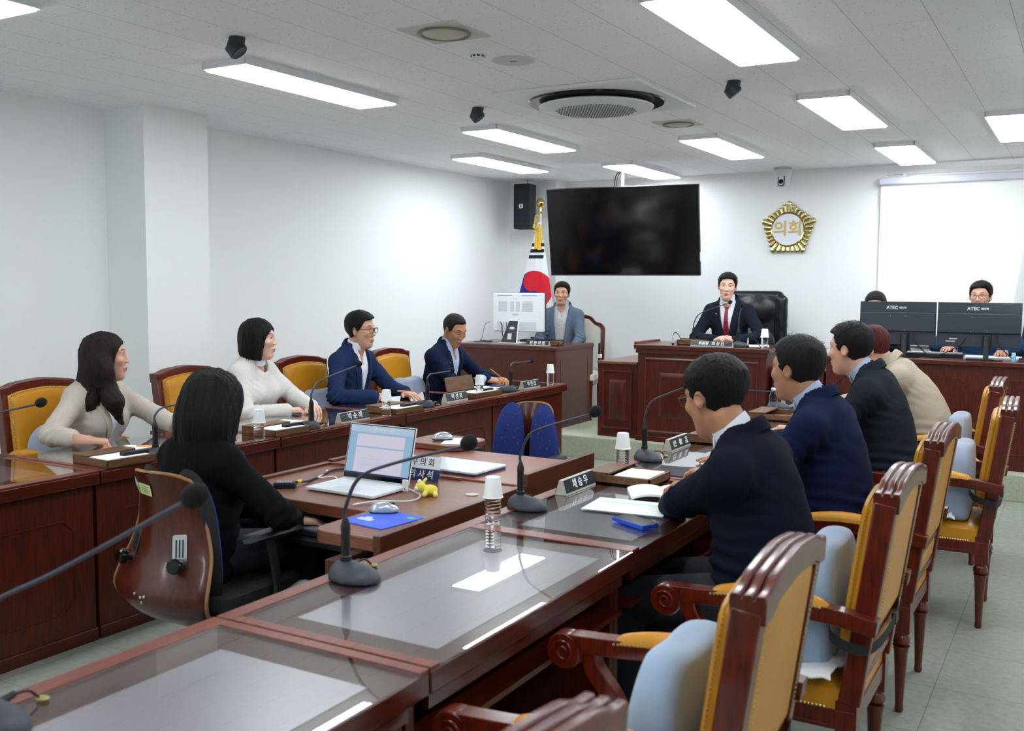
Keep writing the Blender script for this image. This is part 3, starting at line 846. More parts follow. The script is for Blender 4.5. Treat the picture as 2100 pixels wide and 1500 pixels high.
# ---- expert member's desk (left of the podium)
ex = thing('side_desk', 'purplish brown desk on the platform under the white computer', 'desk', (-4.24, 8.115, DZ))
mb = MB(); mb.box(-1.12, 0, 0.0, 0.03, 0.0, 0.735); mb.box(-1.12, -1.09, 0.03, 0.78, 0, 0.735); mb.box(-1.12, 0, 0.78, 0.80, 0.3, 0.735)
mb.build('body', M_MAHOG_V, ex, bevel=0.002)
MB().box(-0.03, 0, 0.03, 0.78, 0.0, 0.735).build('end_panel', M_EXPERT, ex, smooth=False)
mb = MB(); mb.box(-1.14, 0.012, -0.012, 0.80, 0.735, 0.772); mb.build('desk_top', M_MAHOG, ex, bevel=0.004)
mb = MB(); mb.box(-1.13, 0.004, -0.004, 0.79, 0.772, 0.776); mb.build('top_sheet', wood('desk top veneer', srgb(84, 42, 34), srgb(104, 58, 46), 0.3, 0.3, (1.2, 14, 14)), ex)
mb = MB(); mb.box(0.0, 0.002, 0.10, 0.68, 0.08, 0.086); mb.box(0.0, 0.002, 0.10, 0.68, 0.64, 0.646); mb.box(0.0, 0.002, 0.10, 0.106, 0.08, 0.646); mb.box(0.0, 0.002, 0.674, 0.68, 0.08, 0.646); mb.build('panel_groove', M_MAHOG, ex, smooth=False)

# ---- staff desk at the right
st = thing('staff_desk', 'long mahogany desk on the platform behind the right chairs', 'desk', (-1.78, 8.02, DZ))
LW = 2.6
mb = MB(); mb.box(0, LW, 0.03, 0.055, 0.0, 0.765)
mb.sweep([(0.16, 0.03, 0.12), (0.98, 0.03, 0.12), (1.06, 0.03, 0.20), (1.06, 0.03, 0.58), (0.98, 0.03, 0.66), (0.16, 0.03, 0.66), (0.08, 0.03, 0.58), (0.08, 0.03, 0.20)], [(-0.006, -0.001), (0.006, -0.001), (0.004, 0.005), (-0.004, 0.005)], up=(0, -1, 0), closed=True)
mb.sweep([(1.26, 0.03, 0.12), (2.28, 0.03, 0.12), (2.36, 0.03, 0.20), (2.36, 0.03, 0.58), (2.28, 0.03, 0.66), (1.26, 0.03, 0.66), (1.18, 0.03, 0.58), (1.18, 0.03, 0.20)], [(-0.006, -0.001), (0.006, -0.001), (0.004, 0.005), (-0.004, 0.005)], up=(0, -1, 0), closed=True)
mb.build('front_panel', M_MAHOG_V, st)
for x in (0, 1.12, LW - 0.03):
    MB().box(x, x + 0.03, 0.055, 0.65, 0, 0.765).build('side_panel', M_MAHOG_V, st, smooth=False)
mb = MB(); mb.box(-0.01, LW, 0.0, 0.70, 0.765, 0.80); mb.build('desk_top', M_MAHOG, st, bevel=0.005)

# ---- clerk desks in the middle
cd = thing('clerk_desk', 'brown office desk with open laptop, nearer of two in the middle', 'desk', (-1.95, 2.52, 0))
def rr_poly(pts): return pts
TOPZ = 0.72
corner = [(-0.30 + 0.055 * (1 - math.cos(a)), 0.055 * (1 - math.sin(a))) for a in [k * PI / 12 for k in range(7)]]
poly = [(-0.03, 0.0)] + [(-0.245 - 0.055 * math.sin(a), 0.055 * (1 - math.cos(a))) for a in [k * PI / 12 for k in range(7)]] + [(-0.30, 0.30), (-1.03, 0.32), (-1.03, 0.965), (-0.03, 0.965)]
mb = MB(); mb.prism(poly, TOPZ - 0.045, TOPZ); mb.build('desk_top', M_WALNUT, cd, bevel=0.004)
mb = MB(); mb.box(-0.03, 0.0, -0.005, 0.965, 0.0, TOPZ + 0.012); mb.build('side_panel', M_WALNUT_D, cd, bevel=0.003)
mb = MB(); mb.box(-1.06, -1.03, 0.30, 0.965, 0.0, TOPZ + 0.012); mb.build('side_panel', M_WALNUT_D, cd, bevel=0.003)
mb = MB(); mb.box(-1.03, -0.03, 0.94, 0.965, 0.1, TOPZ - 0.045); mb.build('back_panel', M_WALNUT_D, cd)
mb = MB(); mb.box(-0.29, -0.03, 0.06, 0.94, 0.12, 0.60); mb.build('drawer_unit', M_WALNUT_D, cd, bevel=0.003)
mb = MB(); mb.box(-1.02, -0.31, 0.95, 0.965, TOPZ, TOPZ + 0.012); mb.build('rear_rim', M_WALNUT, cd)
MB().lathe([(0.024, TOPZ), (0.026, TOPZ + 0.003), (0.016, TOPZ + 0.003)], 24, T(-0.12, 0.74, 0)).build('cable_grommet', M_PLATEEND, cd)
cd2 = thing('clerk_desk', 'reddish brown office desk under the closed laptop, farther of two in the middle', 'desk', (-1.95, 3.49, 0))
mb = MB(); mb.box(-1.03, -0.03, 0.0, 0.62, TOPZ - 0.035, TOPZ + 0.008); mb.build('desk_top', wood('reddish laminate', srgb(128, 74, 58), srgb(152, 94, 76), 0.35, 0.15, (1.2, 14, 14)), cd2, bevel=0.003)
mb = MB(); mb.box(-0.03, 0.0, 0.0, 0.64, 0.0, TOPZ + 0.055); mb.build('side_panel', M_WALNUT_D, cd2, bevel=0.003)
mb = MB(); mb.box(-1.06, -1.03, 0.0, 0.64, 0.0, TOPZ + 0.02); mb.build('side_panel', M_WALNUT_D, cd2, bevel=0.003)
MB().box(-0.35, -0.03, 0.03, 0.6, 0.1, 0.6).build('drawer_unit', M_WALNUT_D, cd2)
# pull-out shelf with rounded corner
mb = MB(); mb.rbox(-0.84, 0.66, TOPZ + 0.012, TOPZ + 0.040, 0.34, 0.30, 0.07); mb.build('side_shelf', M_WALNUT, cd2, bevel=0.004)
# ================================================================== people
def A3(*p): return np.array(p, dtype=np.float64)
def smin(a, b, k):
    h = np.clip(0.5 + 0.5 * (b - a) / k, 0, 1)
    return b * (1 - h) + a * h - k * h * (1 - h)
def smax(a, b, k): return -smin(-a, -b, k)
def cap(P, a, b, ra, rb=None):
    rb = ra if rb is None else rb
    a = np.asarray(a, float); b = np.asarray(b, float)
    d = b - a
    t = np.clip((P - a) @ d / max(d @ d, 1e-12), 0, 1)
    return np.linalg.norm(P - a - t[:, None] * d, axis=1) - (ra + (rb - ra) * t)
def ell(P, c, r, Rm=None):
    q = P - np.asarray(c, float)
    if Rm is not None: q = q @ Rm
    r = np.asarray(r, float)
    k0 = np.linalg.norm(q / r, axis=1)
    k1 = np.linalg.norm(q / (r * r), axis=1)
    return np.where(k1 < 1e-9, -r.min(), k0 * (k0 - 1) / np.maximum(k1, 1e-9))
def rbx(P, c, hs, r, Rm=None):
    q = P - np.asarray(c, float)
    if Rm is not None: q = q @ Rm
    q = np.abs(q) - (np.asarray(hs, float) - r)
    return np.linalg.norm(np.maximum(q, 0), axis=1) + np.minimum(q.max(axis=1), 0) - r
def rx(a):
    c, s = math.cos(a), math.sin(a)
    return np.array([[1, 0, 0], [0, c, -s], [0, s, c]])
def ry(a):
    c, s = math.cos(a), math.sin(a)
    return np.array([[c, 0, s], [0, 1, 0], [-s, 0, c]])
def rz(a):
    c, s = math.cos(a), math.sin(a)
    return np.array([[c, -s, 0], [s, c, 0], [0, 0, 1]])

def surfnet(f, lo, hi, h, newton=1):
    lo = np.asarray(lo, float); hi = np.asarray(hi, float)
    B = 6
    nb = np.maximum(1, np.ceil((hi - lo) / (h * B)).astype(int))
    n = nb * B + 1
    cc = np.stack(np.meshgrid(*[lo[i] + h * B * (np.arange(nb[i]) + 0.5) for i in range(3)], indexing='ij'), -1).reshape(-1, 3)
    fc = f(cc).reshape(nb)
    act = np.abs(fc) < h * B * 0.87 * 1.7
    V = np.empty(n)
    big = np.repeat(np.repeat(np.repeat(fc, B, 0), B, 1), B, 2)
    V[:-1, :-1, :-1] = big
    V[-1] = 1.0; V[:, -1] = 1.0; V[:, :, -1] = 1.0
    m = np.zeros(n, bool)
    A = np.repeat(np.repeat(np.repeat(act, B, 0), B, 1), B, 2)
    for dx in (0, 1):
        for dy in (0, 1):
            for dz in (0, 1):
                m[dx:dx + A.shape[0], dy:dy + A.shape[1], dz:dz + A.shape[2]] |= A
    idx = np.argwhere(m)
    V[m] = f(lo + idx * h)
    S = V < 0
    cs = S[:-1, :-1, :-1].astype(np.int8)
    tot = np.zeros(cs.shape, np.int8)
    for dx in (0, 1):
        for dy in (0, 1):
            for dz in (0, 1):
                tot += S[dx:dx + cs.shape[0], dy:dy + cs.shape[1], dz:dz + cs.shape[2]]
    cell = (tot > 0) & (tot < 8)
    ci = np.argwhere(cell)
    if len(ci) == 0: return np.zeros((0, 3)), np.zeros((0, 4), int)
    acc = np.zeros((len(ci), 3)); cnt = np.zeros(len(ci))
    corners = [(0, 0, 0), (1, 0, 0), (0, 1, 0), (1, 1, 0), (0, 0, 1), (1, 0, 1), (0, 1, 1), (1, 1, 1)]
    for a in range(8):
        for b in range(a + 1, 8):
            ca, cb = np.array(corners[a]), np.array(corners[b])
            if np.abs(ca - cb).sum() != 1: continue
            va = V[tuple((ci + ca).T)]; vb = V[tuple((ci + cb).T)]
            x = (va < 0) != (vb < 0)
            t = np.where(x, va / np.where(x, va - vb, 1), 0)
            acc += np.where(x[:, None], ca + t[:, None] * (cb - ca), 0); cnt += x
    vs = lo + (ci + acc / cnt[:, None]) * h
    vid = -np.ones(cell.shape, int)
    vid[cell] = np.arange(len(ci))
    faces = []
    for ax in range(3):
        o1, o2 = [(1, 2), (2, 0), (0, 1)][ax]
        sl0 = [slice(None)] * 3; sl1 = [slice(None)] * 3
        sl0[ax] = slice(0, -1); sl1[ax] = slice(1, None)
        s0 = S[tuple(sl0)]; s1 = S[tuple(sl1)]
        e = np.argwhere(s0 != s1)
        e = e[(e[:, o1] > 0) & (e[:, o2] > 0) & (e[:, o1] < n[o1] - 1) & (e[:, o2] < n[o2] - 1)]
        flip = ~s0[tuple(e.T)]
        d1 = np.zeros(3, int); d1[o1] = 1
        d2 = np.zeros(3, int); d2[o2] = 1
        q = np.stack([vid[tuple((e - d1 - d2).T)], vid[tuple((e - d2).T)], vid[tuple(e.T)], vid[tuple((e - d1).T)]], 1)
        q[flip] = q[flip][:, ::-1]
        faces.append(q)
    fs = np.concatenate(faces)
    fs = fs[(fs >= 0).all(1)]
    for _ in range(newton):
        e = h * 0.15
        f0 = f(vs)
        g = np.stack([f(vs + np.eye(3)[i] * e) - f0 for i in range(3)], 1) / e
        g2 = (g * g).sum(1)
        st = (f0 / np.maximum(g2, 0.2))[:, None] * g
        ln = np.linalg.norm(st, axis=1, keepdims=True)
        st *= np.minimum(1, h * 0.6 / np.maximum(ln, 1e-9))
        vs = vs - st
    return vs, fs

def mesh_obj(name, chunks, mats, parent=None):
    """chunks: list of (verts Nx3, faces list/array, material index)"""
    V = []; F = []; MI = []; o = 0
    for vs, fs, mi in chunks:
        V.append(np.asarray(vs, float)); F.extend((np.asarray(fs) + o).tolist()); MI.extend([mi] * len(fs)); o += len(vs)
    me = bpy.data.meshes.new(name)
    me.from_pydata(np.concatenate(V).tolist(), [], F)
    for m in mats: me.materials.append(m)
    me.polygons.foreach_set('material_index', MI)
    me.polygons.foreach_set('use_smooth', [True] * len(F))
    ob = bpy.data.objects.new(name, me)
    COL.objects.link(ob)
    if parent is not None: ob.parent = parent
    return ob

# ---- head: origin between the ears, +y the face, +z the crown
def head_sdf(P, female=False, ears=True):
    j = 0.93 if female else 1.0
    d = ell(P, (0, -0.012, 0.036), (0.0745, 0.095, 0.083))
    d = smin(d, ell(P, (0, 0.022, -0.022), (0.064 * j, 0.066, 0.088)), 0.03)
    d = smin(d, ell(P, (0, 0.058, -0.092), (0.030 * j, 0.024, 0.022)), 0.035)
    X = P.copy(); X[:, 0] = np.abs(X[:, 0])
    d = smin(d, ell(X, (0.040, 0.066, -0.012), (0.020, 0.015, 0.016)), 0.022)       # cheekbones
    d = smin(d, cap(X, (0.012, 0.081, 0.036), (0.044, 0.066, 0.035), 0.007), 0.016)  # brow
    d = smax(d, -ell(X, (0.031, 0.094, 0.016), (0.017, 0.012, 0.010)), 0.012)       # sockets
    d = smin(d, ell(X, (0.031, 0.0715, 0.0155), (0.0155, 0.0105, 0.0095)), 0.005)    # lids
    d = smin(d, cap(P, (0, 0.083, 0.024), (0, 0.0975 if female else 0.100, -0.019), 0.0055, 0.0092), 0.014)  # nose
    d = smin(d, ell(X, (0.0115, 0.094, -0.021), (0.0075, 0.009, 0.0065)), 0.006)
    d = smin(d, ell(P, (0, 0.083, -0.052), (0.023, 0.012, 0.008)), 0.010)
    d = smin(d, ell(P, (0, 0.081, -0.0635), (0.019, 0.012, 0.0065)), 0.008)
    d = smax(d, -cap(X, (0.0, 0.0985, -0.0575), (0.021, 0.088, -0.0570), 0.0022), 0.003)
    if not ears: return d
    ear = ell(X, (0.079, -0.008, 0.004), (0.0065, 0.0165, 0.027), rz(-0.5) @ rx(0.15))
    ear = smin(ear, ell(X, (0.076, -0.002, -0.018), (0.005, 0.008, 0.010)), 0.006)
    ear = smax(ear, -ell(X, (0.087, -0.006, 0.006), (0.008, 0.0095, 0.017), rz(-0.5)), 0.003)
    d = smin(d, ear, 0.008)
    return d

def cran(P):
    d = ell(P, (0, -0.012, 0.036), (0.0745, 0.095, 0.083))
    return smin(d, ell(P, (0, 0.012, -0.030), (0.064, 0.070, 0.088)), 0.03)

def front_y(x, z, fn, y0=0.14):
    """march from the front onto a surface: arrays x,z -> y"""
    x = np.atleast_1d(np.asarray(x, float)); z = np.atleast_1d(np.asarray(z, float))
    y = np.full(x.shape, y0)
    for _ in range(40):
        y = y - np.clip(fn(np.stack([x, y, z], 1)), -0.01, 0.02) * 0.8
    return y

def patch(fn, cx, cz, w, hgt, curve, nu=14, nv=6, off=0.0008, tilt=0.0, taper=1.0, y0=0.14):
    """thin almond patch on the face"""
    vs = []; fs = []
    us = np.linspace(-1, 1, nu + 1); vv = np.linspace(-1, 1, nv + 1)
    X = []; Z = []
    for v in vv:
        for u in us:
            prof = max(0.0, 1 - abs(u) ** taper) if taper else 1.0
            x = u * w / 2; z = v * hgt / 2 * prof + curve * (1 - u * u) + tilt * x
            X.append(cx + x); Z.append(cz + z)
    Y = front_y(X, Z, fn, y0) + off
    vs = np.stack([X, Y, Z], 1)
    W1 = nu + 1
    for b in range(nv):
        for a in range(nu):
            q = b * W1 + a
            fs.append((q, q + 1, q + W1 + 1, q + W1))
    fs = np.array(fs)[:, ::-1]
    return vs, fs

def wv(P, seed, amp, fx, fy, fz):
    r = np.random.RandomState(seed)
    out = 0
    for k in range(3):
        ph = r.rand(3) * 6.28; s = 1 + 0.7 * k
        out = out + np.sin(P[:, 0] * fx * s + ph[0] + 1.7 * np.sin(P[:, 2] * fz * 0.35 * s + ph[1])) * np.sin(P[:, 1] * fy * s + ph[2] + 1.3 * np.sin(P[:, 2] * fz * 0.5 + ph[0])) / s
    return out * amp

def hair_sdf_factory(style, seed=1):
    HL = {  # hairline: z -> y limit of the hair on the head
        'short': ([-0.30, -0.066, -0.050, -0.030, 0.000, 0.020, 0.040, 0.066, 0.082, 0.092, 0.2], [-0.20, -0.075, -0.050, -0.022, 0.014, 0.032, 0.040, 0.050, 0.068, 0.090, 0.12]),
        'fringe': ([-0.30, -0.066, -0.050, -0.030, 0.000, 0.020, 0.034, 0.048, 0.056, 0.070, 0.2], [-0.20, -0.075, -0.050, -0.022, 0.014, 0.036, 0.060, 0.072, 0.100, 0.13, 0.2]),
        'bald': ([-0.30, -0.066, -0.050, -0.030, 0.000, 0.020, 0.034, 0.070, 0.095, 0.108, 0.2], [-0.20, -0.075, -0.050, -0.022, 0.016, 0.036, 0.040, 0.040, 0.050, 0.062, 0.09]),
    }
    def short(P):
        z = P[:, 2]
        th = np.interp(z, [-0.08, -0.05, 0.0, 0.05, 0.10, 0.13], [0.002, 0.006, 0.009, 0.015, 0.023, 0.025]) + 0.002 * np.clip((P[:, 1] - 0.02) / 0.05, 0, 1) * (z > 0.07)
        if style == 'bald': th = th * 0.55
        if style == 'fade':
            th = np.interp(z, [-0.08, -0.045, 0.0, 0.04, 0.07, 0.13], [0.0005, 0.002, 0.006, 0.014, 0.022, 0.024])
        d = cran(P) - th
        hl = HL.get(style, HL['short'])
        zz = z - np.where((z > 0.03) & (P[:, 1] > 0.02), 0.014 * np.clip((np.abs(P[:, 0]) - 0.028) / 0.03, 0, 1) - 0.10 * P[:, 0], 0) if style != 'fringe' else z - 0.08 * P[:, 0]
        yc = np.interp(zz, hl[0], hl[1])
        if style in ('short', 'fade'):
            yc = yc + 0.018 * np.clip(np.abs(P[:, 0]) / 0.07, 0, 1) * ((z > 0.03) & (z < 0.07)) * 0.3
        if style == 'bald':
            yc = yc + np.clip(0.022 - np.abs(np.abs(P[:, 0]) - 0.0) * 0.35, -0.02, 0.02) * (z > 0.05)
        d = smax(d, (P[:, 1] - yc) * 0.75, 0.006)
        X = P.copy(); X[:, 0] = np.abs(X[:, 0])
        d = smax(d, -ell(X, (0.080, -0.006, -0.002), (0.020, 0.020, 0.032)), 0.006)
        d = d + wv(P, seed, 0.0012, 60, 45, 40) + wv(P, seed + 5, 0.0006, 320, 260, 60)
        return d
    def bob(P):
        X = P.copy(); X[:, 0] = np.abs(X[:, 0])
        d = ell(P, (0, -0.015, 0.040), (0.090, 0.108, 0.094))
        d = smin(d, ell(P, (0, -0.030, -0.045), (0.096, 0.092, 0.098)), 0.04)
        d = smin(d, cap(X, (0.070, 0.015, 0.03), (0.082, 0.018, -0.105), 0.022, 0.016), 0.03)
        d = smax(d, -(P[:, 2] + 0.128 - 0.05 * np.clip(P[:, 1] + 0.03, -0.1, 0.06)), 0.02)
        hole = ell(P, (0.004, 0.100, -0.045), (0.078, 0.085, 0.112))
        d = smax(d, -hole, 0.012)
        d = smax(d, -cap(P, (0, 0.0, -0.10), (0, 0.05, -0.25), 0.055), 0.01)
        return d + wv(P, seed, 0.0016, 130, 100, 22) + wv(P, seed + 3, 0.0009, 340, 300, 25)
    def long_(P):
        X = P.copy(); X[:, 0] = np.abs(X[:, 0])
        d = ell(P, (0, -0.015, 0.040), (0.088, 0.108, 0.095))
        d = smin(d, ell(P, (0, -0.045, -0.05), (0.098, 0.085, 0.12)), 0.04)
        w = 0.010 * np.sin(P[:, 2] * 38)
        Q = P.copy(); Q[:, 0] += w; Q[:, 1] += 0.6 * w
        d = smin(d, ell(Q, (0, -0.085, -0.19), (0.115, 0.060, 0.15)), 0.04)
        d = smin(d, cap(Q, (0.080, -0.010, -0.02), (0.102, 0.030, -0.20), 0.034, 0.042), 0.05)
        d = smin(d, cap(Q, (0.102, 0.030, -0.20), (0.080, 0.070, -0.315), 0.038, 0.014), 0.04)
        d = smin(d, cap(Q, (-0.082, 0.000, -0.02), (-0.115, 0.03, -0.20), 0.024, 0.020), 0.03)
        d = smax(d, -ell(P, (0, 0.108, -0.036), (0.090, 0.094, 0.118)), 0.012)
        d = smax(d, -cap(P, (0, 0.03, -0.12), (0, 0.09, -0.26), 0.062), 0.015)
        return d + wv(P, seed, 0.0022, 110, 90, 18) + wv(P, seed + 3, 0.0011, 330, 300, 20)
    def mid(P):   # shoulder length, seen from behind
        d = ell(P, (0, -0.015, 0.040), (0.092, 0.112, 0.097))
        w = 0.012 * np.sin(P[:, 2] * 42 + 1)
        Q = P.copy(); Q[:, 0] += w
        d = smin(d, ell(P, (0, -0.030, -0.06), (0.116, 0.108, 0.13)), 0.05)
        d = smin(d, ell(Q, (0.0, -0.045, -0.19), (0.130, 0.090, 0.10)), 0.05)
        for (a_, b_, c_) in (((0.09, -0.05, -0.22), (0.120, -0.05, -0.30), (0.165, -0.03, -0.315)), ((-0.09, -0.05, -0.22), (-0.10, -0.08, -0.31), (-0.125, -0.08, -0.335)),
                             ((0.03, -0.09, -0.24), (0.045, -0.11, -0.33), (0.075, -0.12, -0.352)), ((-0.035, -0.09, -0.24), (-0.04, -0.115, -0.335), (-0.02, -0.12, -0.36)), ((0.08, 0.02, -0.18), (0.105, 0.03, -0.27), (0.13, 0.04, -0.285))):
            d = smin(d, cap(Q, a_, b_, 0.040, 0.022), 0.03); d = smin(d, cap(Q, b_, c_, 0.020, 0.004), 0.012)
        d = smax(d, -ell(P, (0, 0.105, -0.045), (0.056, 0.085, 0.12)), 0.012)
        return d + wv(P, seed, 0.0024, 110, 90, 15) + wv(P, seed + 3, 0.0012, 330, 300, 18)
    def bun(P):
        d = cran(P) - np.interp(P[:, 2], [-0.06, 0.0, 0.1], [0.004, 0.009, 0.012])
        yc = np.interp(P[:, 2], [-0.3, -0.06, 0, 0.04, 0.072, 0.09, 0.2], [-0.2, -0.06, 0.0, 0.03, 0.055, 0.085, 0.2])
        d = smax(d, (P[:, 1] - yc) * 0.75, 0.006)
        d = smin(d, ell(P, (0, -0.115, 0.0), (0.035, 0.03, 0.035)), 0.015)
        X = P.copy(); X[:, 0] = np.abs(X[:, 0])
        d = smin(d, cap(X, (0.072, 0.032, 0.045), (0.080, 0.030, -0.03), 0.008, 0.003), 0.01)
        return d + wv(P, seed, 0.001, 60, 160, 60)
    return {'bob': bob, 'long': long_, 'mid': mid, 'bun': bun}.get(style, short)

# ---- hand: wrist at origin, +y to the fingers, +z back of the hand, thumb on -x (right hand, palm down)
def hand_sdf(P, pose):
    curl = {'flat': (0.12, 0.18, 0.12), 'relax': (0.40, 0.5, 0.35), 'grip': (0.95, 1.05, 0.6), 'clasp': (0.55, 0.95, 0.5), 'pen': (0.75, 0.95, 0.5)}[pose]
    d = rbx(P, (0, 0.050, 0.0), (0.039, 0.050, 0.0145), 0.013)
    d = smin(d, cap(P, (0, -0.10, 0.0), (0, 0.008, 0.0), 0.034, 0.026), 0.02)
    d = smin(d, ell(P, (-0.024, 0.036, -0.008), (0.020, 0.034, 0.015)), 0.01)
    L = [(0.040, 0.024, 0.019), (0.044, 0.027, 0.021), (0.041, 0.025, 0.020), (0.032, 0.019, 0.017)]
    X0 = [-0.029, -0.0095, 0.010, 0.029]
    Y0 = [0.093, 0.098, 0.095, 0.086]
    spl = [-0.10, -0.03, 0.04, 0.13]
    for i in range(4):
        a = 0.0; p = A3(X0[i], Y0[i] - 0.006, 0.002)
        k = [1.0, 1.06, 1.12, 1.2][i] if pose != 'flat' else [1, 0.8, 0.9, 1.3][i]
        if pose == 'pen' and i == 0: k = 0.75
        for s in range(3):
            a += curl[s] * k
            dr = A3(math.sin(spl[i]) * math.cos(a), math.cos(spl[i]) * math.cos(a), -math.sin(a))
            q = p + dr * L[i][s]
            r0 = [0.0092, 0.0084, 0.0076][s] * (0.9 if i == 3 else 1)
            r1 = [0.0084, 0.0076, 0.0066][s] * (0.9 if i == 3 else 1)
            d = smin(d, cap(P, p, q, r0, r1), 0.004)
            p = q
    tp = {'flat': [(-0.028, 0.022, -0.004), (-0.056, 0.052, -0.010), (-0.070, 0.078, -0.012)],
          'relax': [(-0.028, 0.022, -0.006), (-0.050, 0.054, -0.020), (-0.050, 0.082, -0.030)],
          'grip': [(-0.028, 0.022, -0.008), (-0.046, 0.056, -0.026), (-0.026, 0.078, -0.040)],
          'clasp': [(-0.028, 0.022, -0.006), (-0.046, 0.056, -0.014), (-0.038, 0.084, -0.016)],
          'pen': [(-0.028, 0.022, -0.008), (-0.048, 0.058, -0.026), (-0.036, 0.086, -0.040)]}[pose]
    d = smin(d, cap(P, tp[0], tp[1], 0.0135, 0.0108), 0.008)
    d = smin(d, cap(P, tp[1], tp[2], 0.0104, 0.0085), 0.004)
    return d
_handc = {}
def hand_mesh(pose, h=0.0032):
    if pose not in _handc:
        _handc[pose] = surfnet(lambda P: hand_sdf(P, pose), (-0.09, -0.10, -0.11), (0.06, 0.20, 0.045), h, 1)
    return _handc[pose]

def unit(v):
    v = np.asarray(v, float); return v / max(np.linalg.norm(v), 1e-9)

def mkhair(name, c, c2=None):
    return mat(name, c, 0.46, bump=1.0, bscale=26, stretch=(26, 26, 1.2), color2=c2 or (c[0] * 1.7, c[1] * 1.7, c[2] * 1.8, 1), vscale=12, spec=0.25)
SKIN = mat('skin warm', srgb(206, 158, 134), 0.5, sss=0.25, var=0.05, vscale=20, spec=0.4)
SKIN_L = mat('skin light', srgb(224, 180, 158), 0.48, sss=0.25, var=0.04, vscale=20, spec=0.4)
SKIN_T = mat('skin tanned', srgb(180, 130, 100), 0.5, sss=0.25, var=0.06, vscale=20, spec=0.4)
M_LIP = mat('lips', srgb(172, 104, 98), 0.42)
M_LIPR = mat('red lips', srgb(186, 62, 68), 0.38)
M_EYEW = mat('eye white', srgb(214, 208, 204), 0.25)
M_IRIS = mat('dark iris', srgb(28, 18, 14), 0.12)
M_LASH = mat('lash line', srgb(34, 24, 22), 0.7)
M_BROW = mat('eyebrow', srgb(62, 46, 40), 0.9)

